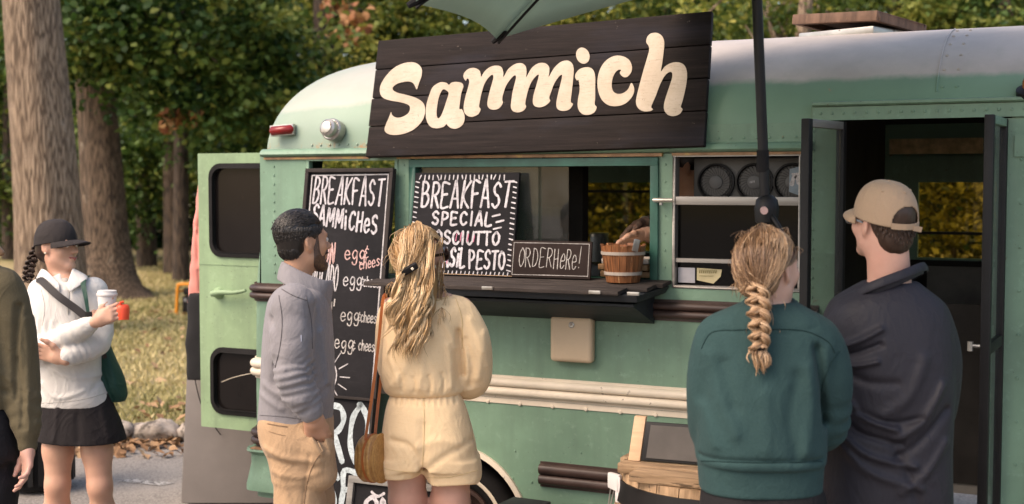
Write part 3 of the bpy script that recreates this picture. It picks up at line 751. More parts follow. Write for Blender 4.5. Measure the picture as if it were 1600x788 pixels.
# ---- near side: one skin with window and door openings
xs = [X0 + .07, -3.45, -2.955, -2.89, -1.72, -1.66, -1.13, XD0, XD1, X1]
zs = [.34, .66, 1.375, 1.425, 1.975, 2.09, 2.16]
B = MB()
def hole(xa, xb, za, zb):
    x, z = (xa + xb) / 2, (za + zb) / 2
    if XD0 < x < XD1 and z < 2.09: return True
    if 1.425 < z < 1.975 and (-3.45 < x < -2.955 or -2.89 < x < -1.72 or -1.66 < x < -1.13): return True
    return False
for i in range(len(xs) - 1):
    for j in range(len(zs) - 2):
        if zs[j + 1] > 2.0 and not (xs[i + 1] > -1.14): continue
        if not hole(xs[i], xs[i + 1], zs[j], zs[j + 1]):
            za, zb = zs[j], zs[j + 1]
            B.box(xs[i], xs[i + 1], 0, .045, za, zb)
side = B.build('side_panel', m_green, bus)
# weld the skin and cut the wheel arch
me = side.data; bm = bmesh.new(); bm.from_mesh(me); bmesh.ops.remove_doubles(bm, verts=bm.verts, dist=1e-5)
seen = {}
for f_ in list(bm.faces):
    k = tuple(sorted(v.index for v in f_.verts)); seen.setdefault(k, []).append(f_)
bm.verts.index_update(); seen = {}
for f_ in bm.faces: seen.setdefault(tuple(sorted(v.index for v in f_.verts)), []).append(f_)
bmesh.ops.delete(bm, geom=[f_ for l in seen.values() if len(l) > 1 for f_ in l], context='FACES')
bm.to_mesh(me); bm.free()
cut = MB().lathe([(.374, -.2), (.374, .5)], (-2.667, .0, .318), (0, 1, 0), 48).build('cut', m_green)
md = side.modifiers.new('b', 'BOOLEAN'); md.object = cut; md.operation = 'DIFFERENCE'; md.solver = 'EXACT'
dg = bpy.context.evaluated_depsgraph_get(); nm = bpy.data.meshes.new_from_object(side.evaluated_get(dg)); side.modifiers.clear(); side.data = nm
bpy.data.objects.remove(cut)
# rear corner, rear wall, far side, front, floor
Rr = MB(); n = 6
def corner(z): return X0 + .09 * max(0, (z - 1.3)) / .7     # the tail leans in towards the roof
zz = [.34, .9, 1.35, 1.7, 2.0]
for a_, b_ in zip(zz[:-1], zz[1:]):
    prevp = None
    for k in range(n + 1):
        t = k / n * math.pi / 2; rad = .07
        pl = (corner(a_) + rad - rad * math.sin(t), rad - rad * math.cos(t)); pu = (corner(b_) + rad - rad * math.sin(t), rad - rad * math.cos(t))
        if k == 0: pl = (X0 + .07, 0); pu = (X0 + .07, 0)
        if prevp: 
            o = len(Rr.v); Rr.add([(*prevp[0], a_), (*pl, a_), (*pu, b_), (*prevp[1], b_)], [(0, 3, 2, 1)])
        prevp = (pl, pu)
    # rear face beside the door opening (door y .42 .. 1.55)
    for ya, yb in ((.07, .42), (1.55, 2.1)):
        Rr.add([(corner(a_), ya, a_), (corner(a_), yb, a_), (corner(b_), yb, b_), (corner(b_), ya, b_)], [(0, 3, 2, 1)])
        if yb < 1: Rr.add([(corner(a_), yb, a_), (corner(a_) + .06, yb, a_), (corner(b_) + .06, yb, b_), (corner(b_), yb, b_)], [(0, 3, 2, 1)])
    if b_ <= .9: Rr.add([(corner(a_), .42, a_), (corner(a_), 1.55, a_), (corner(b_), 1.55, .6), (corner(b_), .42, .6)], [(0, 3, 2, 1)])
# riveted strap on the corner and rivets under the cream rail
for k in range(15):
    z = 1.42 + k * .038; x = corner(z) + .018; Rr.dome((x + .012, .018, z), (-.5, -.85, 0), .0075, .006)
for k in range(13):
    Rr.dome((X0 + .150, 0, 1.43 + k * .042), (0, -1, 0), .006, .005)
for r_ in range(6):
    for k in range(4): Rr.dome((X0 + .035 + k * .026 + .035, 0 if k else .006, .86 - r_ * .035), (-.2, -1, 0), .0045, .0035)
Rr.build('rear_corner', m_green, bus, smooth=True, ang=50)
Fs = MB()     # far side with its own window openings, and the front wall
fx = [X0 + .02, -3.2, -2.95, -2.40, -2.25, -1.6, -1.45, -.98, -.50, .2, .3, X1]
for i in range(len(fx) - 1):
    win = i in (2, 4, 7, 9) 
    for za, zb in ((.34, 1.46), (1.46, 1.86), (1.86, 2.0)):
        if win and za == 1.46: continue
        Fs.box(fx[i], fx[i + 1], 2.06, 2.1, za, zb)
Fs.box(X1 - .04, X1, .05, 2.06, .34, 1.35); Fs.box(X1 - .04, X1, .05, 2.06, 1.95, 2.0); Fs.box(X1 - .04, X1, .05, .14, 1.35, 1.95); Fs.box(X1 - .04, X1, 1.0, 1.1, 1.35, 1.95); Fs.box(X1 - .04, X1, 1.96, 2.06, 1.35, 1.95)
Fs.build('far_side', m_green, bus)
for i in (2, 4, 7, 9):
    fw_ = MB().box(fx[i], fx[i + 1], 2.078, 2.082, 1.46, 1.86).build('far_window', m_tint, bus)
    MB().box(fx[i], fx[i + 1], 2.052, 2.077, 1.585 if i == 7 else 1.80, 1.60 if i == 7 else 1.815).build('bar', m_black, fw_)
fl = MB().box(X0 + .05, X1 - .05, .06, 2.05, .68, .72); fl.box(XD0 - .02, XD1 + .02, .0, .055, .40, .44)
fl.build('floor', m_intw, bus)
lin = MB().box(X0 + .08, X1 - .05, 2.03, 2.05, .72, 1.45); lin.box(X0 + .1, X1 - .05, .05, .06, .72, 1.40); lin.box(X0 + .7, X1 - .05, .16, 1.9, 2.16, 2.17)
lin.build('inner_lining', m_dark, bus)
# ---- roof: haunches rise steeply from the drip rail, domed at the rear
def roof_pt(x, th, inset=0.0):
    a = 1.9; u = np.clip((X0 + .065 + a - x) / a, 0, 1); hs = (1 - u ** 8) ** (1 / 8)
    h = (.515 - inset) * hs; c_ = math.cos(th); y = 1.05 - (1.05 - inset) * math.copysign(abs(c_) ** .8, c_) * (1 - .06 * u ** 3); return (x, y, 2.0 + h * max(0, math.sin(th)) ** .8)
V, F = [], []
X_ = sorted(list(X0 + .065 + 1.9 * np.linspace(0, 1, 38) ** 3.2) + list(np.linspace(X0 + 2.0, X1, 20)) + [-1.09, -.36]); m_ = 40
for x in X_:
    for k in range(m_ + 1): V.append(roof_pt(x, math.pi * k / m_))
for i in range(len(X_) - 1):
    for k in range(m_):
        if X_[i] >= -1.0901 and X_[i + 1] <= -.3599 and k < 3: continue
        F.append((i * (m_ + 1) + k, (i + 1) * (m_ + 1) + k, (i + 1) * (m_ + 1) + k + 1, i * (m_ + 1) + k + 1))
rf = MB().add(V, F); rf.add([V[-(m_ + 1) + k] for k in range(m_ + 1)], [tuple(range(m_ + 1))])
for k in range(70):
    x = X0 + .34 + k * .052
    if -3.1 < x < -1.5 or x > -1.15: continue
    p = roof_pt(x, .034); rf.dome(p, (0, -1, .25), .0065, .005)
for x in (-.62, .35):                                       # riveted roof seams
    for k in range(2, 16, 2):
        for dx in (0, .05): p = np.array(roof_pt(x + dx, .04 + k * .075)); rf.dome(p, (0, -math.cos(k * .05), math.sin(k * .05) + .1), .007, .005)
p_ = [np.array(roof_pt(-.64, t)) + (0, -.002, .002) for t in np.linspace(.30, 1.2, 14)]; rf.tube(p_, .003, 5)
rf.build('roof', m_roof, bus, smooth=True, ang=50)
# ---- drip rail and header over the door
prof = [(0, 0), (-.022, .002), (-.032, .012), (-.026, .026), (-.012, .036), (0, .038)]
def extrude(MBx, prof, xa, xb, z, y0=0.0):
    k = len(prof); v = [(xa, y0 + p, z + q) for p, q in prof] + [(xb, y0 + p, z + q) for p, q in prof]
    MBx.add(v, [(i, i + 1, k + i + 1, k + i) for i in range(k - 1)] + [tuple(range(k))[::-1], tuple(range(k, 2 * k))])
D = MB(); extrude(D, prof, X0 + .09, -1.09, 1.978)
extrude(D, [(0, 0), (-.02, 0), (-.03, .006), (-.03, .016), (0, .02)], -1.09, X1, 2.148); D.box(-1.09, X1, -.012, -.002, 2.095, 2.146); D.box(-1.088, -.362, .002, .075, 2.150, 2.164); D.box(-1.10, -1.08, .004, .06, 2.092, 2.149); D.box(-.37, -.35, .004, .06, 2.092, 2.149)
for k in range(34): D.dome((-1.06 + k * .043, -.012, 2.122), (0, -1, 0), .0065, .005)
D.build('drip_rail', m_green, bus, smooth=True, ang=40)
rl = MB().box(X0 + .1, -3.1, -.012, .002, 1.966, 1.977); rl.box(-2.95, -1.70, -.020, .002, 1.9635, 1.9765); rl.box(-1.66, -1.13, -.012, .002, 1.966, 1.977)
rl.build('rusty_drip_lip', m_rust, bus)
# ---- rub rails
def rib(n, z0, z1, fl=.006):
    p = [(0, z0), (-fl, z0)]; h = (z1 - z0 - .02) / n
    for i in range(n):
        for k in range(7):
            a = math.pi * k / 6; p.append((-fl - .024 * math.sin(a) ** .8, z0 + .01 + h * i + h * (1 - math.cos(a)) / 2))
    return p + [(-fl, z1), (0, z1)]
def rail(name, m, n, z0, z1, xa, xb, wrap=False, bolts=None):
    r = MB(); extrude(r, rib(n, z0, z1), xa, xb, 0)
    if wrap:
        v = rib(n, z0, z1); k = len(v); pts = []
        for j in range(7):
            t = j / 6 * math.pi / 2
            for p, q in v: pts.append((X0 + .07 - (.07 - p) * math.sin(t) + .0, .07 - (.07 - p) * math.cos(t), q))
        for p, q in v: pts.append((X0 + p, .40, q))
        o = len(r.v); r.add(pts, [(j * k + i, j * k + i + 1, (j + 1) * k + i + 1, (j + 1) * k + i) for j in range(7) for i in range(k - 1)])
    if bolts:
        for x in np.arange(xa + .1, xb, .155): r.dome((x, -.006, bolts), (0, -1, 0), .010, .006, 8)
    return r.build(name, m, bus, smooth=True, ang=60)
rail('upper_rub_rail', m_brown, 2, 1.290, 1.378, X0 + .07, XD0 - .06, True)
rail('cream_rub_rail', m_cream, 2, .918, 1.017, X0 + .07, XD0 - .03, True)
fl_ = MB().box(X0 + .12, XD0 - .03, -.005, .002, .893, .916)
for x in np.arange(X0 + .2, XD0 - .1, .155): fl_.dome((x, -.005, .897), (0, -1, 0), .010, .005, 8)
fl_.build('cream_flange', m_cream, bus)
rail('lower_rub_rail', m_brown, 2, .545, .655, -2.247, XD0 - .03)
rail('lower_rub_rail', m_brown, 2, .585, .680, X0 + .07, -3.30, True)
rail('front_rub_rail', m_brown, 2, 1.290, 1.378, XD1 + .4, X1)
# flared skirt at the rear corner
sk = MB(); prof2 = [(0.002, .575), (-.030, .578), (-.034, .565), (-.012, .545), (-.012, .50), (-.026, .44), (-.036, .40), (-.036, .375), (0.002, .375)]
extrude(sk, prof2, X0 + .03, -3.08, 0)
k = len(prof2); pts = []
for j in range(7):
    t = j / 6 * math.pi / 2
    for p, q in prof2: pts.append((X0 + .03 - (.03 - p) * math.sin(t), .03 - (.03 - p) * math.cos(t), q))
for p, q in prof2: pts.append((X0 + p, .4, q))
sk.add(pts, [(j * k + i, j * k + i + 1, (j + 1) * k + i + 1, (j + 1) * k + i) for j in range(7) for i in range(k - 1)])
sk.dome((X0 + .17, -.014, .49), (0, -1, 0), .012, .008, 8)
sk.build('rear_skirt', m_green, bus, smooth=True, ang=40)
for za, zb in ((.577, .584),): MB().box(X0 + .02, -3.1, -.033, .0, za, zb).build('rusty_skirt_lip', m_rust, bus)
# ---- tail marker lamp and exhaust vent on the rear haunch
ml = MB(); ml.tube([(-.055, 0, 0), (-.05, -.004, 0), (.05, -.004, 0), (.055, 0, 0)], [.012, .022, .022, .012], 10)
o = ml.build('marker_lamp', m_red, bus, smooth=True, ang=60, loc=(-3.60, .02, 2.105)); o.rotation_euler = (0, R(-4), R(12))
o2 = MB().box(-.06, .06, -.006, .03, -.026, .026).build('lamp_base', m_chrome, o, bevel=.004)
v_ = MB(); ax = np.array([.0, -1, .22])
v_.lathe([(.052, -.03), (.052, .012), (.046, .018)], (0, 0, 0), ax, 28); v_.lathe([(.040, .014), (.042, .030), (.040, .046), (.030, .054), (.027, .052), (.026, .058), (.012, .062)], (0, 0, 0), ax, 28)
for k in range(6):
    a = k * math.pi / 3; v_.dome((.046 * math.cos(a), -.018, .046 * math.sin(a)), ax, .005, .004)
v_.build('roof_vent', m_chrome, bus, smooth=True, ang=40, loc=(-3.30, -.005, 2.10))
# front marker lamp
fm = MB().lathe([(.05, 0), (.05, .02), (.03, .03)], (0, 0, 0), (0, -.5, .9), 20); fm.build('front_lamp_base', m_black, bus, smooth=True, loc=(-.31, .01, 2.175))
MB().lathe([(.028, .02), (.028, .05), (.018, .075), (.004, .082)], (0, 0, 0), (0, -.5, .9), 16).build('front_lamp', mat('amber_lens', (.35, .10, .02), .2), bus, smooth=True, loc=(-.31, .01, 2.175))
# ---- window frames
def frame(name, m, xa, xb, za, zb, w, y0, y1, mid=()):
    f_ = MB().box(xa, xb, y0, y1, za, za + w); f_.box(xa, xb, y0, y1, zb - w, zb); f_.box(xa, xa + w, y0, y1, za + w, zb - w); f_.box(xb - w, xb, y0, y1, za + w, zb - w)
    for z, hh in mid: f_.box(xa + w, xb - w, y0 + .002, y1 - .002, z - hh / 2, z + hh / 2)
    return f_.build(name, m, bus, bevel=.003)
frame('rear_window_frame', m_green, -3.452, -2.953, 1.423, 1.976, .018, -.004, .03)
sw = frame('serving_window_frame', m_teal, -2.892, -1.718, 1.423, 1.960, .034, -.014, .05)
for xa, xb, y in ((-2.855, -2.27, .02), (-2.44, -2.135, .036)):
    g_ = MB().box(xa, xb, y, y + .005, 1.46, 1.924).build('sliding_pane', m_glass, sw)
wf = frame('slider_window_frame', m_alu, -1.658, -1.132, 1.427, 1.973, .012, -.006, .05, [(1.783, .034)])
ed = MB().box(-1.646, -1.144, .004, .03, 1.532, 1.548); ed.build('slider_rail', m_alu, wf)
MB().box(-1.646, -1.144, .034, .038, 1.439, 1.766).build('lower_pane', m_smoke, wf)
# pillar rivets, hinge on the pillar, riveted jamb
pr = MB()
for z in np.arange(1.44, 1.97, .07): pr.dome((-1.69, 0, z), (0, -1, 0), .005, .004)
for z in np.arange(1.44, 1.97, .045): pr.dome((-2.922, 0, z), (0, -1, 0), .004, .003)
for z in np.arange(.8, 2.08, .038): pr.dome((-1.088, 0, z), (0, -1, 0), .0065, .005); pr.dome((-1.035, 0, z + .01), (0, -1, 0), .0035, .003)
for z in np.arange(.5, 2.1, .16): pr.dome((-.335, 0, z), (0, -1, 0), .006, .005); pr.dome((-.30, -.012, z), (0, -1, 0), .006, .005)
for x in np.arange(-3.3, -1.2, .31): pr.dome((x, 0, .70 + .02 * math.sin(x * 9)), (0, -1, 0), .006, .004)
for x in np.arange(-2.5, -2.1, .09): pr.dome((x + .03, 0, .58 + .03 * math.cos(x * 20)), (0, -1, 0), .006, .004)
pr.box(-.28, X1, -.014, .0, .36, 2.02); pr.box(-.36, -.28, -.008, 0, 1.95, 2.03)
pr.build('rivets', m_green, bus, smooth=True, ang=40)
hg = MB().box(-1.735, -1.655, -.020, -.015, 1.777, 1.793); hg.tube([(-1.735, -.024, 1.785), (-1.65, -.024, 1.785)], .006, 8); hg.tube([(-1.70, -.022, 1.775), (-1.70, -.022, 1.765)], .008, 8)
hg.build('window_latch', m_chrome, bus, smooth=True)
# ---- fuel flap under the counter
fb = MB().box(-2.185, -1.992, -.05, .0, 1.098, 1.292).build('fuel_flap', m_beige, bus, bevel=.022, seg=4)
lk = MB().lathe([(.013, .0), (.013, .004), (.009, .006), (.004, .005)], (-2.083, -.0495, 1.258), (0, -1, 0), 16); lk.build('flap_lock', m_chrome, fb, smooth=True)
# ---- wheel arch and wheel
ar = MB(); v = []; c_ = (-2.667, .318)
for k in range(41):
    a = math.pi * (-.12 + 1.24 * k / 40)
    for rr, y in ((.374, .002), (.374, -.014), (.352, -.018), (.345, .05)): v.append((c_[0] + rr * math.cos(a), y, c_[1] + rr * math.sin(a)))
ar.add(v, [(k * 4 + i, k * 4 + i + 1, k * 4 + i + 5, k * 4 + i + 4) for k in range(40) for i in range(3)])
ar.build('wheel_arch', m_cream, bus, smooth=True, ang=50)
wl = MB(); v = []
for k in range(41):
    a = math.pi * (-.14 + 1.28 * k / 40)
    for y in (.05, .5): v.append((c_[0] + .372 * math.cos(a), y, c_[1] + .372 * math.sin(a)))
o = len(wl.v); wl.add(v, [(k * 2, k * 2 + 1, k * 2 + 3, k * 2 + 2) for k in range(40)]); wl.add([v[2 * k + 1] for k in range(41)], [tuple(range(41))])
wl.build('wheel_well', m_dark, bus)
def wheel(x, y):
    w = empty('wheel', (x, y, .302)); w.parent = bus
    MB().lathe([(.17, .06), (.18, -.01), (.20, -.025), (.27, -.035), (.298, -.015), (.302, .03), (.302, .15), (.27, .19), (.17, .19)], (0, 0, 0), (0, 1, 0), 48).build('tyre', m_rubber, w, smooth=True, ang=50)
    MB().lathe([(.226, -.0315), (.230, -.0355), (.240, -.0365), (.246, -.0345)], (0, 0, 0), (0, 1, 0), 48, False).build('white_ring', m_cream, w, smooth=True)
    rm = MB().lathe([(.001, -.03), (.045, -.03), (.08, -.02), (.09, .015), (.155, .0), (.17, -.03), (.186, -.028), (.186, .02), (.001, .03)], (0, 0, 0), (0, 1, 0), 40)
    for k in range(6): rm.dome((.12 * math.cos(k * 1.047), .006, .12 * math.sin(k * 1.047)), (0, -1, 0), .014, .016, 6)
    rm.build('rim', m_brown, w, smooth=True, ang=40)
wheel(-2.70, .10); wheel(.85, .10); wheel(-2.70, 1.82); wheel(.85, 1.82)
# ---- rear door, swung out 90 degrees
dr = MB(); DX0, DX1, DZ0, DZ1, DY = -4.43, -3.74, .555, 2.012, .42
def rrect(xa, xb, za, zb, r, n=6):
    p = []
    for cx, cz, a0 in ((xb - r, zb - r, 0), (xa + r, zb - r, 90), (xa + r, za + r, 180), (xb - r, za + r, 270)):
        for k in range(n + 1): a = R(a0 + 90 * k / n); p.append((cx + r * math.cos(a), cz + r * math.sin(a)))
    return p
def holed(MBx, outer, holes, y0, y1):
    """flat plate with rounded holes, given thickness"""
    bm = bmesh.new(); es = []
    for loop in [outer] + holes:
        vs = [bm.verts.new((x, y0, z)) for x, z in loop]
        es += [bm.edges.new((vs[i], vs[(i + 1) % len(vs)])) for i in range(len(vs))]
    bmesh.ops.triangle_fill(bm, edges=es, use_beauty=True)
    bm.verts.index_update(); o = len(MBx.v); nv = len(bm.verts); fs = [[v.index for v in f_.verts] for f_ in bm.faces]; co = [v.co.copy() for v in bm.verts]
    MBx.v += [(c.x, y0, c.z) for c in co] + [(c.x, y1, c.z) for c in co]
    for f_ in fs: MBx.f += [tuple(o + i for i in f_), tuple(o + nv + i for i in f_[::-1])]
    i0 = 0
    for loop in [outer] + holes:
        k = len(loop); MBx.f += [(o + i0 + i, o + i0 + (i + 1) % k, o + nv + i0 + (i + 1) % k, o + nv + i0 + i) for i in range(k)]; i0 += k
    bm.free()
w1 = rrect(-4.35, -3.80, 1.47, 1.955, .07); w2 = rrect(-4.355, -3.80, .635, .985, .075)
holed(dr, [(DX0, DZ0), (DX1, DZ0), (DX1, DZ1), (DX0, DZ1)], [w1, w2], DY, DY + .04)
dr.box(DX0, DX1, DY - .003, DY - .0005, 1.424, 1.430)
m_dgreen = paint('door_green_paint', (.235, .335, .19)); door = dr.build('rear_door', m_dgreen, bus)
for w_, (xa, xb, za, zb, r) in ((w1, (-4.35, -3.80, 1.47, 1.955, .07)), (w2, (-4.355, -3.80, .635, .985, .075))):
    g = MB(); holed(g, rrect(xa - .004, xb + .004, za - .004, zb + .004, r + .004), [rrect(xa + .022, xb - .022, za + .022, zb - .022, r - .015)], DY - .012, DY + .05)
    wfr = g.build('door_window', m_rubber, door, bevel=.004)
    MB().box(xa + .01, xb - .01, DY + .012, DY + .018, za + .01, zb - .01).build('pane', m_blackglass, wfr)
h_ = MB(); h_.lathe([(.032, 0), (.030, .012), (.018, .02), (.016, .045), (.012, .05)], (-4.30, DY, 1.275), (0, -1, 0), 20)
h_.tube(catmull([(-4.31, DY - .045, 1.275), (-4.25, DY - .05, 1.285), (-4.16, DY - .05, 1.287), (-4.09, DY - .048, 1.30)], 5), np.linspace(.017, .008, 16), 8)
h_.build('door_handle', m_dgreen, door, smooth=True, ang=60)
ck = MB(); ck.tube(catmull([(-4.30, DY + .0105, .80), (-4.22, DY + .0105, .83), (-4.1, DY + .0105, .86), (-3.98, DY + .0105, .885), (-3.85, DY + .0105, .93)], 4), .0018, 4)
ck.tube([(-4.1, DY + .0105, .86), (-4.06, DY + .0105, .94), (-4.02, DY + .0105, .97)], .0012, 4); ck.build('cracked_line', m_cream, door)
# ---- folding entrance doors
def leaf(hx, ox, oy, z0, z1, name):
    d = np.array([ox - hx, oy, 0.0]); L = np.linalg.norm(d[:2]); o = empty(name, (hx, -.004, 0), math.atan2(d[1], d[0])); o.parent = bus
    f_ = MB().box(L - .034, L, -.016, .016, z0, z1); f_.box(0, .03, -.016, .016, z0, z1); f_.box(.03, L - .034, -.014, .014, z0, z0 + .06); f_.box(.03, L - .034, -.014, .014, 1.26, 1.30)
    f_.build('door_frame', m_black, o, bevel=.004)
    MB().box(.03, L - .034, -.015, .015, z1 - .03, z1 - .001).build('top_rail', m_green if hx > -.6 else m_alu, o, bevel=.003)
    MB().box(.03, L - .034, -.003, .003, z0 + .06, z1 - .03).build('pane', glass_clear, o)
    return o
glass_clear = glass_mat('door_glass', (.80, .82, .80), .02, .02, .05)
leaf(-.975, -1.045, -.34, .42, 2.088, 'entrance_door_leaf')
l2 = leaf(-.398, -.418, -.34, .42, 2.088, 'entrance_door_leaf')
lt = MB().box(.03, .30, -.020, -.0165, 1.245, 1.335); lt.build('latch_plate', m_green, l2)
lt = MB().tube([(.325, -.005, 1.29), (.325, -.055, 1.29)], .007, 8); lt.tube([(.325, -.05, 1.305), (.325, -.05, 1.272)], .011, 8); lt.build('latch', m_chrome, l2, smooth=True)
# ---- things fixed inside
it = MB()
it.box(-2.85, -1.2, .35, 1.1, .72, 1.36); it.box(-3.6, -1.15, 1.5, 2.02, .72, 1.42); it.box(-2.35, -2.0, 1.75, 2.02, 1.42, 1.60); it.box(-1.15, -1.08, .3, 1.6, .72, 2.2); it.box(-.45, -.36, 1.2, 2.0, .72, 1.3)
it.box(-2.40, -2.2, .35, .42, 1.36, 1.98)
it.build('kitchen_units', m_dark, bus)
for i, (x, y, z, r, h, c) in enumerate(((-2.62, 1.62, 1.42, .05, .16, (.30, .30, .28)), (-2.50, 1.66, 1.42, .045, .12, (.34, .14, .06)), (-2.05, 1.60, 1.42, .06, .10, (.40, .36, .30)), (-1.80, 1.70, 1.42, .05, .19, (.20, .22, .16)), (-2.28, .62, 1.36, .06, .12, (.35, .33, .30)), (-2.58, .75, 1.36, .07, .20, (.30, .26, .2)))):
    cn_ = empty('canister', (x, y, z), 0, ('steel canister on the back counter nearest the rear of the bus', 'rust red canister on the back counter', 'squat pale tub on the back counter', 'tall green grey canister on the back counter behind the bucket', 'pale tub on the front counter behind the order board', 'tall tan container on the front counter behind the special board')[i], 'canister', 'kitchen containers in the bus')
    MB().lathe([(r * .9, 0), (r, .01), (r, h * .85), (r * .92, h * .9)], (0, 0, 0), n=20).build('body', mat('canister_%d' % i, c, .4, .1), cn_, smooth=True, ang=50); MB().lathe([(r * 1.04, h * .88), (r * 1.04, h * .97), (r * .9, h), (.001, h)], (0, 0, 0), n=20).build('lid', m_chrome, cn_, smooth=True, ang=50)
MB().box(-1.06, -.62, 1.60, 1.64, 2.0, 2.075).build('cabinet_panel', mat('tan_panel', (.62, .44, .22), .6, .4, 20), bus)
rp = MB().box(-.92, -.36, 1.99, 2.02, .72, 1.42); rp.build('dash_panel', m_intw, bus)
sb = MB().box(-.70, -.64, 1.96, 1.99, .93, 1.03).build('switch_box', m_black, bus, bevel=.004)
ml_ = bpy.data.materials.new('red_pilot_lamp'); ml_.use_nodes = True; e_ = ml_.node_tree.nodes['Principled BSDF']; e_.inputs['Emission Color'].default_value = (1, .06, .02, 1); e_.inputs['Emission Strength'].default_value = 2.0
MB().lathe([(.006, 0), (.006, .008), (.003, .01)], (-.67, 1.958, 1.0), (0, -1, 0), 10).build('pilot_lamp', ml_, sb)
MB().box(-1.62, -1.20, .14, .20, 1.74, 1.752).build('fan_shelf', m_black, bus)
# ---- serving counter: hinged plank shelf on a drop flap
m_plank = mat('weathered_plank', (.050, .041, .037), .9, .45, 4, 40, .6, .003, spec=.1, scale=(1.2, 16, 16), chip=(.15, .12, .09), chip_at=.62, chip_s=9)
m_flap = mat('blue_black_flap', (.016, .019, .023), .6, .4, 5, 30, .3, scale=(1, 8, 8), chip=(.10, .09, .08), chip_at=.68)
ct = empty('serving_counter', (-2.28, 0, 1.44)); ct.parent = bus
sf = MB()
for k in range(3):
    y1, y0 = -.005 - .115 * k, -.115 - .115 * k; e = (.0, .02, -.015, .03)[k]
    z = lambda y: .018 + .075 * y
    xa, xb = -.60 + e - .03 * (k > 1), .62 - .045 * k + e
    sf.hexa([(xa, y0, z(y0) - .016), (xb, y0, z(y0) - .016), (xb, y1, z(y1) - .016), (xa, y1, z(y1) - .016), (xa, y0, z(y0)), (xb, y0, z(y0)), (xb, y1, z(y1)), (xa, y1, z(y1))])
sf.build('counter_top', m_plank, ct, bevel=.003)
fp = MB().hexa([(-.40, -.33, -.052), (.58, -.30, -.052), (.60, -.02, -.035), (-.40, -.02, -.035), (-.40, -.34, -.024), (.58, -.31, -.024), (.62, -.02, -.005), (-.40, -.02, -.005)])
fp.build('drop_flap', m_flap, ct, bevel=.004)
up_ = MB().hexa([(-.55, -.26, -.075), (.55, -.26, -.075), (.55, -.008, -.165), (-.55, -.008, -.165), (-.55, -.26, -.064), (.55, -.26, -.064), (.55, -.008, -.04), (-.55, -.008, -.04)])
up_.build('counter_apron', m_flap, ct, bevel=.003)
for x in (-.5, .53): MB().beam((x, -.23, -.07), (x, -.016, -.135), .022, .025).box(x - .011, x + .011, -.014, -.002, -.155, -.04).build('bracket', m_black, ct)
for x in (-.05, .42, .58): MB().box(x - .025, x + .025, -.352, -.340, -.020, -.006).build('hinge', m_chrome, ct, bevel=.002)
# ================================================================== THINGS AROUND THE BUS
# ---- hand lettering: strokes drawn on a board
GLY = {
 'A': [[(0, 0), (.42, 1), (.55, 1), (.95, 0)], [(.2, .36), (.8, .36)]],
 'B': [[(.1, 0), (.1, 1)], [(.1, 1), (.6, .96), (.8, .78), (.55, .56), (.12, .52)], [(.12, .52), (.7, .5), (.92, .28), (.6, .02), (.1, 0)]],
 'C': [[(.9, .82), (.6, 1), (.2, .82), (.08, .45), (.25, .1), (.6, 0), (.92, .18)]],
 'D': [[(.1, 0), (.1, 1)], [(.1, 1), (.6, .9), (.9, .5), (.6, .08), (.1, 0)]],
 'E': [[(.88, .96), (.1, 1), (.1, .5), (.1, 0), (.9, .03)], [(.1, .52), (.7, .54)]],
 'F': [[(.12, 0), (.12, 1), (.9, .96)], [(.12, .52), (.72, .55)]],
 'H': [[(.1, 0), (.12, 1)], [(.9, 0), (.88, 1)], [(.1, .48), (.9, .52)]],
 'I': [[(.5, 0), (.5, 1)]],
 'i': [[(.5, 0), (.5, .68)], [(.5, .93), (.5, .98)]],
 'K': [[(.1, 0), (.12, 1)], [(.88, 1), (.14, .45), (.95, 0)]],
 'L': [[(.12, 1), (.1, 0), (.9, .03)]],
 'M': [[(.05, 0), (.14, 1), (.5, .25), (.84, 1), (.95, 0)]],
 'N': [[(.1, 0), (.12, 1), (.86, .02), (.88, 1)]],
 'O': [[(.5, 1), (.12, .75), (.1, .3), (.5, 0), (.9, .3), (.88, .75), (.5, 1), (.4, .97)]],
 'P': [[(.1, 0), (.1, 1)], [(.1, 1), (.65, .95), (.9, .74), (.62, .5), (.12, .44)]],
 'R': [[(.1, 0), (.1, 1)], [(.1, 1), (.65, .97), (.86, .76), (.6, .54), (.12, .48)], [(.4, .5), (.95, 0)]],
 'S': [[(.88, .84), (.55, 1), (.15, .82), (.3, .56), (.72, .44), (.88, .2), (.5, 0), (.1, .14)]],
 'T': [[(.02, .98), (.98, 1)], [(.5, 1), (.5, 0)]],
 'U': [[(.1, 1), (.12, .3), (.5, 0), (.88, .3), (.9, 1)]],
 'V': [[(.05, 1), (.5, 0), (.95, 1)]],
 'e': [[(.12, .34), (.85, .38), (.75, .62), (.42, .68), (.12, .4), (.25, .05), (.6, 0), (.9, .14)]],
 'g': [[(.82, .58), (.45, .68), (.12, .38), (.4, .06), (.8, .3), (.84, .62), (.84, .0), (.7, -.34), (.3, -.36), (.12, -.2)]],
 'c': [[(.85, .56), (.5, .68), (.14, .35), (.45, 0), (.88, .12)]],
 'h': [[(.12, 0), (.14, 1)], [(.14, .4), (.5, .66), (.84, .45), (.86, 0)]],
 's': [[(.8, .58), (.45, .68), (.2, .52), (.5, .36), (.82, .18), (.5, 0), (.14, .08)]],
 '&': [[(.85, .62), (.4, .66), (.2, .5), (.5, .38), (.2, .26), (.3, .04), (.9, .1)], [(.55, .85), (.5, .66)], [(.5, .04), (.45, -.14)]],
 "'": [[(.5, 1.1), (.4, .86)]], '!': [[(.6, 1.1), (.45, .25)], [(.4, .02), (.4, .05)]], ' ': [],
}
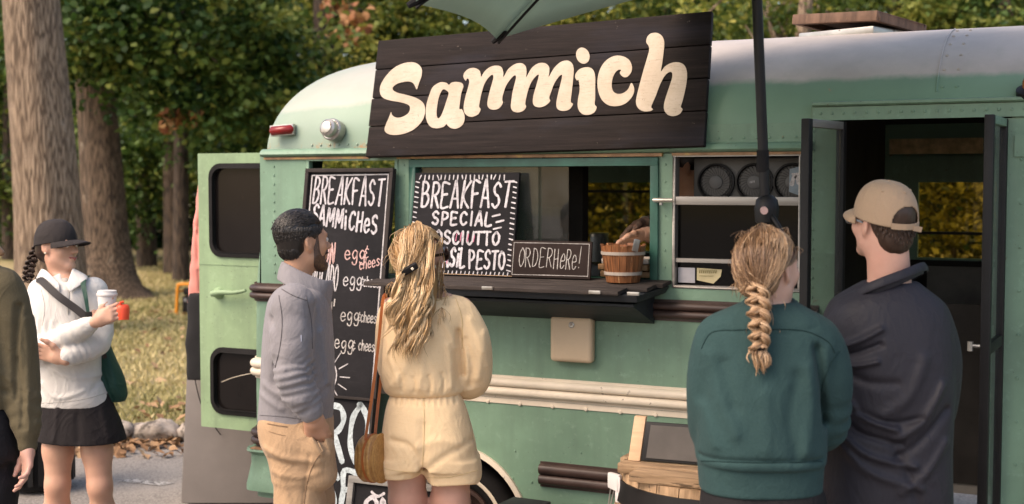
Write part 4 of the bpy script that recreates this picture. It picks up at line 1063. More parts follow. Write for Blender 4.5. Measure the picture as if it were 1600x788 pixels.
class Ink:
    """flat painted strokes on a board: u right, v up, w out of the board (metres)"""
    def __init__(s): s.V = []; s.F = []; s.k = 0
    def stroke(s, pts, w, smooth=True, lift=.0015):
        p = catmull(np.array(pts, float), 5) if smooth and len(pts) > 2 else np.array(pts, float)
        if len(p) == 2: p = np.array([p[0], (p[0] + p[1]) / 2, p[1]])
        t = np.gradient(p, axis=0); t /= np.linalg.norm(t, axis=1)[:, None] + 1e-9; nn = np.stack([-t[:, 1], t[:, 0]], 1)
        s.k += 1; z = lift + .00012 * (s.k % 12); o = len(s.V); m = len(p)
        ww = w / 2 * (1 + .14 * np.sin(np.arange(m) * 1.1 + s.k * 2.3))
        ends = [(p[0] - t[0] * w * .45, ww[0] * .55)] + list(zip(p, ww)) + [(p[-1] + t[-1] * w * .45, ww[-1] * .55)]
        ns = [nn[0]] + list(nn) + [nn[-1]]
        for (q, r), n_ in zip(ends, ns): s.V += [(*(q + n_ * r), z), (*(q - n_ * r), z)]
        for i in range(m + 1): s.F.append((o + 2 * i, o + 2 * i + 1, o + 2 * i + 3, o + 2 * i + 2))
    def text(s, txt, u, v, h, wd, w, gap=.25, arc=0.0, rise=0.0, slant=0.0, jit=.03):
        """wd: letter width, or list of widths; returns the pen position"""
        g = np.random.default_rng(abs(hash((len(txt), int(h * 1e4), int(u * 1e4)))) % 2 ** 31)
        n = len(txt); x = u
        for i, ch in enumerate(txt):
            q = .5 if ch in "iI'!" else (.55 if ch == ' ' else (1.25 if ch == 'M' else 1)); cw = wd * q
            yo = v + rise * (x - u) + arc * (4 * ((i + .5) / n) * (1 - (i + .5) / n)) + g.normal(0, jit) * h * .5; hh = h * (1 + g.normal(0, jit)); sl = slant + g.normal(0, jit)
            for st in GLY[ch]: s.stroke([(x + a * cw + sl * b * hh, yo + b * hh) for a, b in st], w)
            x += cw + wd * gap
        return x
    def build(s, name, m, parent, u, v, o):
        """u, v unit vectors of the board, o its origin, in the parent's space"""
        u, v, o = np.array(u), np.array(v), np.array(o); nrm = np.cross(u, v)
        P = np.array(s.V); V = o + P[:, :1] * u + P[:, 1:2] * v + P[:, 2:3] * nrm
        return quick_mesh(name, V, s.F, m, parent)
def chalk(name, col, wear=.62):
    m, nt, b = new_mat(name); co = coords(nt)
    f = ramp(nt, noise(nt, co, 75, 7, .75), [(.34, 0.0), (wear - .08, 1.0)])
    c = mixc(nt, f, tuple(np.array(col) * .38), col); c = mixc(nt, ramp(nt, noise(nt, co, 9, 4, .6), [(.35, .45), (.6, 0.0)]), c, tuple(np.array(col) * .5)); nt.links.new(c, b.inputs['Base Color']); b.inputs['Roughness'].default_value = .9; return m
CW = chalk('white_chalk', (.52, .49, .49)); CP = chalk('pink_chalk', (.58, .37, .34)); CH = chalk('pale_paint', (.54, .51, .53)); CPK = chalk('pink_paint', (.62, .20, .30)); CS = chalk('thin_chalk', (.5, .46, .43), .7)
m_board, nt, b = new_mat('blackboard'); co = coords(nt)
c = ramp(nt, noise(nt, co, 2.5, 6, .65), [(.3, (.008, .008, .009)), (.75, (.024, .022, .024))]); b.inputs['Specular IOR Level'].default_value = .12
c = mixc(nt, ramp(nt, noise(nt, coords(nt, (3, 3, 14)), 6, 7, .7), [(.55, 0.0), (.9, .3)]), c, (.065, .06, .06)); nt.links.new(c, b.inputs['Base Color']); b.inputs['Roughness'].default_value = .8
m_bwood = mat('dark_board_edge', (.022, .016, .014), .85, .4, 10, 40, .3, chip=(.25, .16, .09), chip_at=.66, chip_s=18)
m_warmb = mat('brown_black_slate', (.026, .018, .016), .85, .35, 4, chip=(.06, .045, .04), chip_at=.66, chip_s=6, spec=.1)

def board(name, label, cat, p_bl, w, h, lean, th=.02, m=m_board, rz=0.0, edge=None, group=None):
    """panel standing on p_bl (its front bottom left corner), leaning back by `lean` radians"""
    o = empty(name, p_bl, rz, label, cat, group)
    u = np.array([1.0, 0, 0]); v = np.array([0, math.sin(lean), math.cos(lean)]); n_ = np.cross(u, v)
    P = [np.zeros(3), u * w, u * w - n_ * th, -n_ * th]; P = P + [q + v * h for q in P]
    MB().hexa(P).build('panel', m, o, bevel=.002)
    if edge:
        e = MB(); t = edge
        for a_, b_ in (((0, 0), (w, 0)), ((0, h), (w, h))): e.beam(u * (a_[0] - t / 2) + v * a_[1], u * (b_[0] + t / 2) + v * b_[1], t, th + .012, n_)
        for a_, b_ in (((0, 0), (0, h)), ((w, 0), (w, h))): e.beam(u * a_[0] + v * (a_[1] + t / 2), u * b_[0] + v * (b_[1] - t / 2), t, th + .0118, n_)
        e.build('edge_frame', m_bwood, o, bevel=.002)
    return o, u, v

# ---- tall chalkboard menu
W_, H_ = .452, 1.935; lean = math.atan(.30 / 1.91)
tb, u, v = board('tall_chalkboard', 'tall black menu chalkboard headed breakfast sammiches leaning on the bus beside the man', 'chalkboard', (-3.406, -.345, .0), W_, H_, lean, edge=.018)
k = Ink(); b_ = .022
for p, q in (((b_, H_ - b_), (W_ - b_, H_ - b_ + .004)), ((W_ - b_, H_ - b_), (W_ - b_ - .002, .05)), ((b_, H_ - b_), (b_, .05))): k.stroke([p, ((p[0] + q[0]) / 2 + .001, (p[1] + q[1]) / 2), q], .006)
k.build('chalk_border', CW, tb, u, v, (0, 0, 0))
k = Ink()
k.text('BREAKFAST', .034, H_ - .150, .118, .033, .0095, .30, 0, -.03, .04)
k.text('SAMMiCHeS', .040, H_ - .245, .085, .031, .0105, .30, 0, -.13, .02)
k.build('lettering', CH, tb, u, v, (0, 0, 0))
k = Ink(); y = H_ - .430
k.text('BACON', .030, y, .100, .024, .008, .3); k.build('lettering', CP, tb, u, v, (0, 0, 0))
k = Ink(); k.text('egg', .232, y + .025, .06, .033, .006, .2); k.text('&', .338, y + .032, .065, .022, .005); k.text('cheese', .315, y - .02, .045, .019, .005, .15, 0, .22); k.build('lettering', CP, tb, u, v, (0, 0, 0))
for row, (wrd, y) in enumerate((('AVOCADO', H_ - .553), ("SHROOM'", H_ - .712), ('', H_ - .838))):
    k = Ink()
    if wrd: k.text(wrd, .045, y - (.0, .015, 0)[row], (.12, .125, .1)[row], .0195, .0065, .22)
    k.text('egg', .235 if row < 2 else .215, y + .03, .055, .030, .0055, .2); k.text('&', .325 if row < 2 else .310, y + .03, .045, .018, .005); k.text('cheese', .343, y + .028, .045, .0155, .005, .12, 0, -.05)
    k.build('lettering', CS if row else CW, tb, u, v, (0, 0, 0))
k = Ink(); c0 = np.array([.185, H_ - .935])
k.stroke([c0 + .055 * np.array([math.cos(a), math.sin(a) * 1.25]) for a in np.linspace(-1.6, 1.6, 14)], .006)
k.stroke([c0 + (.03, .03) + .012 * np.array([math.cos(a), math.sin(a)]) for a in np.linspace(0, 6.28, 9)], .005)
for a in (-.9, -.45, 0, .5, 1.0): d = np.array([math.cos(a), math.sin(a)]); k.stroke([c0 + d * .075, c0 + d * .125], .005)
k.build('sun_drawing', CW, tb, u, v, (0, 0, 0))

# ---- lower chalkboard with big letters, in front of the tall one
lb, u, v = board('menu_board', 'lower blackboard with big pale letters propped against the tall menu board', 'chalkboard', (-3.36, -.45, .0), .455, .93, math.atan(.16 / .93), edge=.012)
k = Ink(); HL = .93
k.text('RO', .225, HL - .275, .235, .098, .026, .22, 0, -.02); k.text('SE', .21, HL - .485, .165, .095, .026, .25); k.text('ROOM', .145, HL - .635, .115, .055, .015, .25)
k.text('RO', .165, HL - .85, .15, .08, .02, .25)
k.build('lettering', chalk('blue_white_paint', (.48, .55, .57)), lb, u, v, (0, 0, 0))
# ---- small board half hidden behind the woman in yellow
sbd, u, v = board('small_menu_board', 'small low blackboard with white painted letters behind the legs of the woman in yellow', 'chalkboard', (-2.93, -.55, .0), .52, .61, .2, edge=.028)
for c_ in sbd.children:
    if c_.name.startswith('edge'): c_.data.materials[0] = mat('grey_wood', (.20, .19, .175), .8, .3, 6, scale=(1, 1, 8))
k = Ink(); k.text('SM', .06, .61 - .20, .13, .07, .020, .2); k.text('S', .36, .61 - .20, .12, .06, .018); k.stroke([(.10, .565), (.13, .55), (.16, .565)], .012)
k.stroke([(.36, .55), (.40, .575), (.43, .55)], .012)
k.build('lettering', CH, sbd, u, v, (0, 0, 0))

# ---- breakfast special board on the counter
sp, u, v = board('special_chalkboard', 'square chalkboard announcing the breakfast special in pale and pink paint, standing on the counter', 'chalkboard', (-2.848, -.105, 1.455), .512, .452, .17, th=.018)
MB().hexa([(0.0, .0, .004), (.512, .0, .004), (.512, .018, .004), (0, .018, .004)] + [(0.0, .004, .012), (.512, .004, .012), (.512, .02, .012), (0, .02, .012)]).build('bottom_edge', mat('raw_wood', (.42, .27, .15), .7, .3, 12), sp)
k = Ink(); h = .452; g = np.random.default_rng(3)
for i in range(24):
    x = .02 + i * .0205; L = .016 + .006 * g.random()
    if i < 21: k.stroke([(x + .012, h - .012), (x + .012 + g.normal(0, .003), h - .012 - L)], .0055)
    if i > 1: k.stroke([(x, .008), (x + .002, .018)], .005)
for i in range(18):
    y = .025 + i * .0225
    k.stroke([(.008, y + .004), (.022 + .004 * g.random(), y)], .0055); k.stroke([(.490 - .004 * g.random(), y + .004), (.504, y)], .0055)
k.build('dashed_border', CH, sp, u, v, (0, 0, 0))
k = Ink(); k.text('BREAKFAST', .042, h - .155, .112, .040, .0105, .24, 0, .01, .02); k.text('SPECIAL', .105, h - .232, .056, .034, .0105, .36)
k.text('PROSCIUTTO', .045, h - .315, .056, .034, .0105, .24)
k.text('&', .045, h - .418, .075, .03, .010); k.text('BASiL', .145, h - .415, .08, .025, .0115, .26); k.text('PESTO', .305, h - .42, .08, .029, .0100, .22)
for a_ in ((.40, .26), (.42, .235), (.41, .205)): k.stroke([a_, (a_[0] + .035, a_[1] + .008)], .008)
k.build('lettering', CH, sp, u, v, (0, 0, 0))
k = Ink()
for x, y0, y1 in ((.235, .145, .185), (.257, .143, .190), (.292, .143, .185), (.322, .142, .178), (.20, .045, .10)): k.stroke([(x - .004, y0 + .006), (x - .001, y1 - .004)], .0045, lift=.0034)
k.build('pink_accents', CPK, sp, u, v, (0, 0, 0))

# ---- order here board
ok_, u, v = board('order_here_board', 'small brown black board chalked with order here standing on the counter', 'chalkboard', (-2.345, -.105, 1.457), .363, .156, .14, th=.014, m=m_warmb, rz=R(1.5))
k = Ink(); b_ = .010
for p, q in (((b_, b_), (.353, b_ + .002)), ((b_, .146), (.353, .146)), ((b_, b_), (b_ + .002, .146)), ((.353, b_), (.353, .146))): k.stroke([p, ((p[0] + q[0]) / 2, (p[1] + q[1]) / 2 + .0006), q], .0026)
k.text('ORDER', .036, .045, .080, .026, .0034, .22, 0, .0, .05); k.text('HeRe!', .196, .040, .085, .022, .0034, .25, 0, .02, .06)
k.build('lettering', CS, ok_, u, v, (0, 0, 0))

# ---- wooden bucket and what is behind it
m_stave = mat('bucket_wood', (.20, .075, .028), .4, .55, 5, 60, .3, .002, scale=(14, 14, 1), chip=(.38, .20, .09), chip_at=.58, chip_s=4)
bk = empty('wooden_bucket', (-1.835, -.10, 1.452), 0, 'small red brown staved wooden bucket with pale hoops on the right end of the counter', 'bucket')
w_ = MB(); n = 18
for i in range(n):
    a0, a1 = 2 * math.pi * (i + .03) / n, 2 * math.pi * (i + .97) / n; q = []
    for r, z in ((.068, 0), (.093, .152)):
        for rr, a in ((r, a0), (r, a1), (r - .010, a1), (r - .010, a0)): q.append((rr * math.cos(a), rr * math.sin(a), z + (.004 * math.sin(i * 2.1) if z else 0)))
    w_.hexa(q)
w_.lathe([(.066, .004), (.067, .014)], (0, 0, 0), n=24); w_.build('staves', m_stave, bk)
MB().lathe([(.080, .120), (.088, .132)], (0, 0, 0), n=24).build('contents', mat('crusts', (.45, .26, .12), .8, .5, 30, 40, .8, .01), bk)
for z, r in ((.030, .0735), (.112, .0868)): MB().lathe([(r, z), (r + .0035, z), (r + .0045, z + .013), (r, z + .013)], (0, 0, 0), n=36, cap=False).build('hoop', mat('pale_hoop', (.36, .30, .25), .5, .2, 8), bk, smooth=True)
er = MB().box(-.012, .014, -.004, .004, -.02, .03).build('handle_ear', m_chrome, bk, bevel=.003); er.location = (.075, -.06, .148); er.rotation_euler = (.1, .2, .7)
# stacked boards on the sill behind the bucket
for i, (x0, x1, z0, z1, lab) in enumerate(((-1.98, -1.755, 1.462, 1.487, 'lowest wooden cutting board stacked on the sill behind the bucket'), (-1.99, -1.765, 1.491, 1.514, 'middle wooden cutting board of the stack behind the bucket'), (-1.975, -1.77, 1.518, 1.540, 'topmost wooden cutting board, pale edged, behind the bucket'))):
    o = MB().box(x0 + 1.87, x1 + 1.87, -.05, .14, 0, z1 - z0).build('cutting_board', mat('chopping_wood', ((.30, .17, .08), (.34, .20, .10), (.5, .45, .40))[i], .6, .25, 8, scale=(1, 8, 8)), None, bevel=.004, loc=(-1.87, .06, z0))
    o.rotation_euler = (0, 0, R((2, -3, 4)[i])); tag(o, lab, 'cutting board', 'boards stacked behind the bucket')
# glass jar behind the pane, rack and bits in the kitchen
m_clear = glass_mat('jar_glass', (.85, .88, .85), .08, .03, .12)
jr = empty('glass_jar', (-2.43, .30, 1.46), 0, 'squat glass jar with a pale filling behind the sliding window pane', 'jar')
MB().lathe([(.05, 0), (.055, .01), (.055, .10), (.045, .13), (.03, .145), (.03, .165), (.034, .17), (.034, .185), (.01, .19)], (0, 0, 0), n=24).build('glass', m_clear, jr, smooth=True)
MB().lathe([(.05, .004), (.051, .012), (.051, .075), (.02, .078)], (0, 0, 0), n=24).build('filling', mat('pale_filling', (.5, .42, .32), .8, .2, 30), jr, smooth=True)
bg = empty('paper_bag', (-2.12, 1.3, 1.60), 0, 'crumpled pale bag hanging in front of the far bus window', 'bag')
B_ = Body(); B_.ell((0, 0, .05), (.05, .03, .11)).cone((0, 0, .14), (.01, 0, .20), .02, .012).noise(.006, 40, 2, (0, 0, 0), 1); B_.build('pouch', mat('waxed_paper', (.55, .45, .28), .5, .2, 12), bg, .008)
kr = empty('kitchen_scale', (-1.93, 1.25, 1.42), 0, 'dark boxy kitchen machine against the far window inside the bus', 'machine')
MB().box(-.10, .10, -.08, .08, 0, .13).build('housing', m_dark, kr, bevel=.01); MB().box(-.06, .05, -.05, .06, .13, .40).build('hopper', m_dark, kr, bevel=.012); MB().tube([(-.14, 0, .02), (-.14, 0, .33), (.15, 0, .33), (.15, 0, .02)], .006, 6).build('rail', m_black, kr)
kr.name = 'kitchen_machine'
# ---- fan unit behind the slider's upper light
fu = empty('fan_unit', (-1.395, .12, 1.755), 0, 'black unit with three round fans behind the upper half of the sliding window', 'fan unit')
MB().box(-.215, .25, .0, .12, .0, .205).build('housing', mat('fan_grey', (.075, .07, .066), .5, .2, 10), fu, bevel=.012)
for i, x in enumerate((-.115, .045, .20)):
    f_ = MB().lathe([(.001, .001), (.067, .001), (.067, -.010), (.071, -.016), (.078, -.014), (.078, .001), (.001, .002)], (0, 0, 0), (0, 1, 0), 36)
    o = f_.build('fan', m_black, fu, smooth=True, ang=40, loc=(x, 0, .103))
    bl = MB()
    for j in range(26):
        a = j * 2 * math.pi / 26; pts = [(r * math.cos(a + (r - .03) * 9), -.008, r * math.sin(a + (r - .03) * 9)) for r in (.026, .04, .055, .069)]; bl.tube(pts, .0022, 4)
    bl.lathe([(.058, -.009), (.0582, -.006)], (0, 0, 0), (0, 1, 0), 30); bl.build('grille', mat('fan_blade', (.040, .037, .035), .45, .1), o)
    MB().lathe([(.029, -.006), (.028, -.013), (.024, -.015)], (0, 0, 0), (0, 1, 0), 24).build('hub', mat('hub_grey', (.075, .072, .07), .5, .1), o, smooth=True)
    if i == 1:
        k = Ink(); k.text('nice'.upper().replace('N', 'I').replace('C', 'I').replace('E', 'I'), -.017, -.003, .007, .008, .0025, .2, 0, .1); k.build('hub_mark', CW, o, (1, 0, 0), (0, 0, 1), (0, -.0155, 0))
st = MB(); st.hexa([(0, 0, .02), (.055, 0, .0), (.055, .0015, .0), (0, .0015, .02), (.002, 0, .11), (.058, 0, .125), (.058, .0015, .125), (.002, .0015, .11)])
o = st.build('window_sticker', mat('sticker_blue', (.16, .21, .25), .4, .3, 14), None, loc=(-1.205, .095, 1.80)); tag(o, 'pale blue sticker with a white picture right of the fans in the sliding window', 'sticker')
k = Ink(); k.stroke([(.012, .05), (.025, .085), (.04, .055)], .018); k.stroke([(.015, .09), (.045, .09)], .01); k.build('sticker_print', CW, o, (1, 0, .02), (0, 0, 1), (0, -.001, 0))
o = MB().box(0, .072, 0, .003, 0, .062).build('paper_label', mat('label_grey', (.42, .40, .42), .6, .08, 20), None, bevel=.001, loc=(-1.642, .026, 1.447)); tag(o, 'blank grey paper label in the bottom left corner of the sliding window', 'label')
o = empty('permit_sticker', (-1.562, .026, 1.447), 0, 'cream and yellow sticker beside the grey label in the sliding window', 'sticker')
MB().add([(0, 0, .012), (.07, 0, 0), (.10, 0, .03), (.105, 0, .058), (0, 0, .062), (0, .003, .012), (.07, .003, 0), (.10, .003, .03), (.105, .003, .058), (0, .003, .062)], [(0, 1, 2, 3, 4), (9, 8, 7, 6, 5), (0, 5, 6, 1), (1, 6, 7, 2), (2, 7, 8, 3), (3, 8, 9, 4), (4, 9, 5, 0)]).build('sheet', mat('sticker_cream', (.50, .42, .24), .6, .15, 20), o)
k = Ink()
for i in range(9): k.stroke([(.012 + i * .0085, .043), (.014 + i * .0085, .055)], .003)
k.stroke([(.012, .03), (.07, .031)], .002); k.build('print', mat('print_ink', (.14, .12, .03), .7), o, (1, 0, 0), (0, 0, 1), (0, -.0005, 0))

# ---- shop sign on the roof edge: planks with painted letters
q = {'bl': on_y(570, 245, -.075), 'br': on_y(1100, 228, -.055), 'tl': on_y(592, 64, .045), 'tr': on_y(1112, 17, .06)}
sg = empty('shop_sign', (q['bl'] + q['br']) / 2, 0, 'long dark plank sign with pale painted lettering mounted over the serving window', 'sign')
so = np.array(sg.location); uu = (q['br'] + q['tr'] - q['bl'] - q['tl']) / 2; uu /= np.linalg.norm(uu); vv = (q['tl'] + q['tr'] - q['bl'] - q['br']) / 2; nn_ = np.cross(uu, vv); nn_ /= np.linalg.norm(nn_)
cen = sum(q.values()) / 4
for kk in q: q[kk] = q[kk] - nn_ * ((q[kk] - cen) @ nn_)
m_sign, nt, b = new_mat('sign_planks'); co = coords(nt)
c = ramp(nt, noise(nt, coords(nt, (1, 6, 22)), 2.4, 8, .7), [(.3, (.008, .006, .0055)), (.6, (.021, .015, .0135)), (.85, (.045, .031, .026))]); b.inputs['Specular IOR Level'].default_value = .15
c = mixc(nt, ramp(nt, noise(nt, coords(nt, (1.2, 1, 3.4)), 1.6, 4), [(.5, 0.0), (.8, .6)]), c, (.030, .030, .042))
c = mixc(nt, ramp(nt, noise(nt, co, 55, 5, .7), [(.69, 0.0), (.72, .75)]), c, (.34, .28, .22)); nt.links.new(c, b.inputs['Base Color']); b.inputs['Roughness'].default_value = .75
bump(nt, b, noise(nt, coords(nt, (2, 9, 40)), 3, 6, .7), .35, .004)
cuts = [0, .258, .50, .748, 1.0]
for i in range(4):
    def P4(s, t): return q['bl'] * (1 - s) * (1 - t) + q['br'] * s * (1 - t) + q['tr'] * s * t + q['tl'] * (1 - s) * t - so
    e0, e1 = (.001, -.001, .0005, -.001)[i], (.0, -.0008, .0005, 0)[i]
    t0, t1 = cuts[i] + .0035 * (i > 0), cuts[i + 1] - .0035 * (i < 3); a_, b_, c_, d_ = P4(e0, t0), P4(1 + e1, t0), P4(1 + e1, t1), P4(e0, t1)
    MB().hexa([a_, b_, b_ - nn_ * .032, a_ - nn_ * .032, d_, c_, c_ - nn_ * .032, d_ - nn_ * .032]).build('plank', m_sign, sg, bevel=.004)
bb = MB()
for s in (.1, .5, .9): bb.beam(P4(s, .03) - nn_ * .048, P4(s, .97) - nn_ * .048, .05, .03, nn_)
bb.build('battens', m_bwood, sg)
m_let, nt, b = new_mat('sign_lettering'); co = coords(nt)
c = ramp(nt, noise(nt, co, 7, 7, .7), [(.3, (.40, .315, .225)), (.7, (.53, .44, .345))])
c = mixc(nt, ramp(nt, noise(nt, coords(nt, (3, 3, 24)), 7, 8, .75), [(.54, 0.0), (.66, .6)]), c, (.26, .19, .14)); c = mixc(nt, ramp(nt, noise(nt, co, 70, 6, .75), [(.64, 0.0), (.67, .85)]), c, (.05, .035, .03)); nt.links.new(c, b.inputs['Base Color']); b.inputs['Roughness'].default_value = .6
LET = [
 ([(262, 400), (272, 372), (283, 340), (284, 310), (268, 288), (240, 279), (200, 285), (160, 305), (125, 340), (102, 378), (97, 410), (110, 437), (145, 450), (190, 458), (225, 470), (232, 485), (225, 505), (205, 520), (180, 527), (160, 522), (150, 512), (147, 502), (138, 525), (125, 555), (118, 580), (130, 597), (160, 604), (205, 598), (250, 578), (283, 545), (298, 510), (298, 478), (285, 455), (255, 437), (215, 425), (175, 415), (155, 402), (158, 388), (175, 375), (200, 368), (225, 365), (245, 372), (255, 388)], None),
 ([(345, 380), (370, 368), (395, 372), (405, 380), (418, 370), (440, 367), (462, 372), (470, 385), (466, 400), (460, 420), (455, 455), (452, 488), (463, 489), (473, 510), (475, 535), (465, 560), (440, 575), (415, 573), (400, 562), (395, 555), (380, 568), (350, 574), (325, 568), (308, 545), (302, 510), (306, 465), (318, 425), (330, 395)], [(380, 400), (398, 408), (404, 420), (395, 450), (382, 490), (370, 518), (358, 530), (351, 518), (351, 490), (357, 450), (366, 420)]),
 ([(480, 362), (470, 345), (475, 325), (495, 308), (520, 305), (540, 315), (547, 332), (549, 345), (565, 320), (590, 300), (620, 294), (640, 302), (648, 325), (649, 345), (670, 310), (700, 288), (730, 284), (748, 298), (752, 325), (751, 345), (775, 305), (805, 284), (835, 284), (852, 300), (853, 325), (851, 345), (875, 305), (905, 278), (935, 272), (955, 285), (962, 310), (960, 350), (955, 400), (950, 440), (950, 458), (959, 466), (945, 488), (925, 496), (900, 494), (886, 480), (886, 450), (895, 410), (905, 370), (910, 345), (908, 335), (895, 345), (875, 375), (862, 410), (853, 438), (857, 452), (840, 470), (815, 480), (790, 476), (780, 460), (782, 430), (793, 390), (803, 355), (806, 335), (795, 340), (775, 365), (760, 400), (750, 440), (746, 466), (750, 478), (738, 495), (715, 503), (692, 498), (682, 480), (684, 450), (690, 410), (700, 370), (705, 345), (698, 338), (680, 355), (660, 385), (648, 420), (643, 445), (646, 460), (632, 482), (610, 491), (588, 487), (577, 470), (580, 440), (590, 400), (600, 365), (604, 345), (598, 335), (580, 350), (562, 380), (550, 420), (543, 455), (540, 478), (547, 490), (535, 512), (510, 523), (488, 518), (473, 500), (472, 470), (480, 430), (490, 395), (496, 370), (494, 356), (486, 352)], None),
 ([(1003 + 30 * math.cos(a) + 4 * math.sin(a), 250 + 36 * math.sin(a)) for a in np.linspace(0, 6.1, 18)], None),
 ([(976, 360), (968, 342), (978, 320), (1000, 305), (1030, 302), (1050, 315), (1058, 345), (1058, 390), (1058, 440), (1056, 468), (1065, 480), (1055, 502), (1030, 514), (1005, 512), (988, 498), (980, 475), (982, 440), (988, 410), (988, 380), (983, 358)], None),
 ([(1200, 345), (1218, 325), (1222, 298), (1210, 270), (1185, 254), (1150, 250), (1115, 265), (1088, 295), (1072, 335), (1068, 380), (1075, 420), (1092, 452), (1120, 472), (1155, 475), (1190, 465), (1218, 440), (1232, 410), (1229, 385), (1218, 372), (1205, 400), (1180, 418), (1155, 420), (1138, 408), (1132, 385), (1135, 355), (1145, 330), (1160, 314), (1174, 314), (1168, 328), (1182, 344)], None),
 ([(1296, 206), (1286, 190), (1290, 168), (1305, 152), (1330, 148), (1352, 158), (1364, 178), (1366, 205), (1362, 245), (1357, 285), (1352, 320), (1370, 298), (1400, 282), (1430, 280), (1455, 292), (1467, 320), (1467, 360), (1458, 410), (1447, 455), (1440, 478), (1448, 490), (1435, 510), (1408, 520), (1383, 514), (1367, 495), (1365, 468), (1375, 430), (1390, 385), (1402, 345), (1400, 325), (1385, 325), (1365, 345), (1345, 385), (1328, 430), (1315, 460), (1308, 480), (1316, 490), (1300, 498), (1270, 497), (1248, 482), (1240, 455), (1247, 415), (1260, 365), (1275, 310), (1290, 260), (1299, 225)], None)]
up_ = np.cross(nn_, uu)
for outer, inner in LET:
    cu = bpy.data.curves.new('c', 'CURVE'); cu.dimensions = '2D'; cu.fill_mode = 'BOTH'; cu.extrude = .0008
    for loop in [outer] + ([inner] if inner else []):
        pts = []
        for zx, zy in catmull(np.array(loop, float), 4, True):
            p = on_plane(560 + zx / 2.857, zy / 2.857, cen, nn_) - so; pts.append((p @ uu, p @ up_))
        s_ = cu.splines.new('POLY'); s_.points.add(len(pts) - 1); s_.use_cyclic_u = True
        for pt, (a_, b_) in zip(s_.points, pts): pt.co = (a_, b_, 0, 1)
    co_ = bpy.data.objects.new('c', cu); SC.collection.objects.link(co_); dg = bpy.context.evaluated_depsgraph_get(); me = bpy.data.meshes.new_from_object(co_.evaluated_get(dg))
    bpy.data.objects.remove(co_); dz = (cen - so) @ nn_ + .0022
    for vt in me.vertices:
        a_, b_, z_ = vt.co; vt.co = Vector(uu * a_ + up_ * b_ + nn_ * (dz + z_))
    me.materials.clear(); me.materials.append(m_let); me.name = 'letter'; link(bpy.data.objects.new('letter', me), sg)

# ---- roof hatch of old boards
hz = empty('roof_hatch', (-1.10, .95, 2.512), R(-21), 'rusty brown square hatch of old boards lying on the white bus roof', 'roof hatch')
MB().box(-.19, .19, -.19, .19, -.02, .022).build('flange', m_chrome, hz, bevel=.006)
hb = MB(); m_rw = mat('rust_brown_wood', (.13, .075, .05), .8, .4, 6, 40, .6, scale=(6, 6, 1), chip=(.24, .15, .09), chip_at=.62)
for a_, b_ in (((-.215, -.20), (.215, -.20)), ((-.215, .20), (.215, .20)), ((-.20, -.185), (-.20, .185)), ((.20, -.185), (.20, .185))): hb.beam((*a_, .055), (*b_, .055), .03, .044)
hb.box(-.184, .184, -.184, .184, .058, .070); o = hb.build('cover', m_rw, hz, bevel=.004); o.rotation_euler = (R(-3.5), R(3), 0); o.location = (0, 0, .005)

# ---- barrel, framed screen, clip
m_brl = mat('barrel_wood', (.32, .19, .095), .7, .45, 3.2, 60, .5, .004, scale=(9, 9, .8), chip=(.10, .06, .035), chip_at=.60, chip_s=6, col2=(.52, .34, .20))
br = empty('wooden_barrel', (-1.32, -.42, 0), 0, 'pale weathered wooden barrel with a black strap standing beside the woman in the green sweatshirt', 'barrel')
w_ = MB(); n = 26; prof = [(.365, 0), (.405, .2), (.42, .40), (.405, .62), (.375, .795)]
for i in range(n):
    a0, a1 = 2 * math.pi * (i + .02) / n, 2 * math.pi * (i + .98) / n
    for (r0, z0), (r1, z1) in zip(prof[:-1], prof[1:]):
        w_.hexa([(r0 * math.cos(a0), r0 * math.sin(a0), z0), (r0 * math.cos(a1), r0 * math.sin(a1), z0), ((r0 - .02) * math.cos(a1), (r0 - .02) * math.sin(a1), z0), ((r0 - .02) * math.cos(a0), (r0 - .02) * math.sin(a0), z0),
                 (r1 * math.cos(a0), r1 * math.sin(a0), z1), (r1 * math.cos(a1), r1 * math.sin(a1), z1), ((r1 - .02) * math.cos(a1), (r1 - .02) * math.sin(a1), z1), ((r1 - .02) * math.cos(a0), (r1 - .02) * math.sin(a0), z1)])
w_.build('staves', m_brl, br)
MB().lathe([(.390, .690), (.3985, .690), (.3865, .765), (.378, .765)], (0, 0, 0), n=52, cap=False).build('strap', m_black, br, smooth=True, ang=40)
MB().lathe([(.408, .22), (.412, .22), (.421, .28), (.414, .28)], (0, 0, 0), n=52, cap=False).build('hoop', m_black, br, smooth=True, ang=40)
ld = MB()
for i in range(6):
    y = -.30 + i * .115; hw = math.sqrt(max(.36 ** 2 - (y + .03) ** 2, .01)); ld.box(-hw, hw, y - .055, y + .055, .797, .830 + .004 * (i % 2))
ld.build('lid', mat('lid_planks', (.29, .17, .085), .75, .5, 3.2, 60, .6, .004, scale=(.9, 11, 11), chip=(.09, .055, .03), chip_at=.58, chip_s=6, col2=(.48, .32, .19)), br, bevel=.006)
cl = empty('white_clip', (-1.665, -.61, .690), R(-28), 'white plastic clip hooked over the black strap of the barrel', 'clip')
cm = MB(); cm.box(-.032, .032, -.02, .0, .035, .095); cm.box(.010, .032, -.02, 0, -.010, .035); cm.build('body', mat('white_plastic', (.62, .58, .56), .35, .06), cl, bevel=.008)
cw = MB(); cw.tube([(-.02, -.012, .035), (-.035, -.014, -.05)], .003, 5); cw.tube([(0, -.012, .035), (-.03, -.014, -.06)], .003, 5); cw.build('wires', m_chrome, cl)
m_pine = mat('raw_pine', (.58, .38, .23), .6, .2, 5, scale=(1, 1, 8))
fs = empty('framed_blackboard', (-1.622, -.60, .836), R(4), 'dusty blank blackboard in a raw pine frame standing on the barrel lid', 'blackboard')
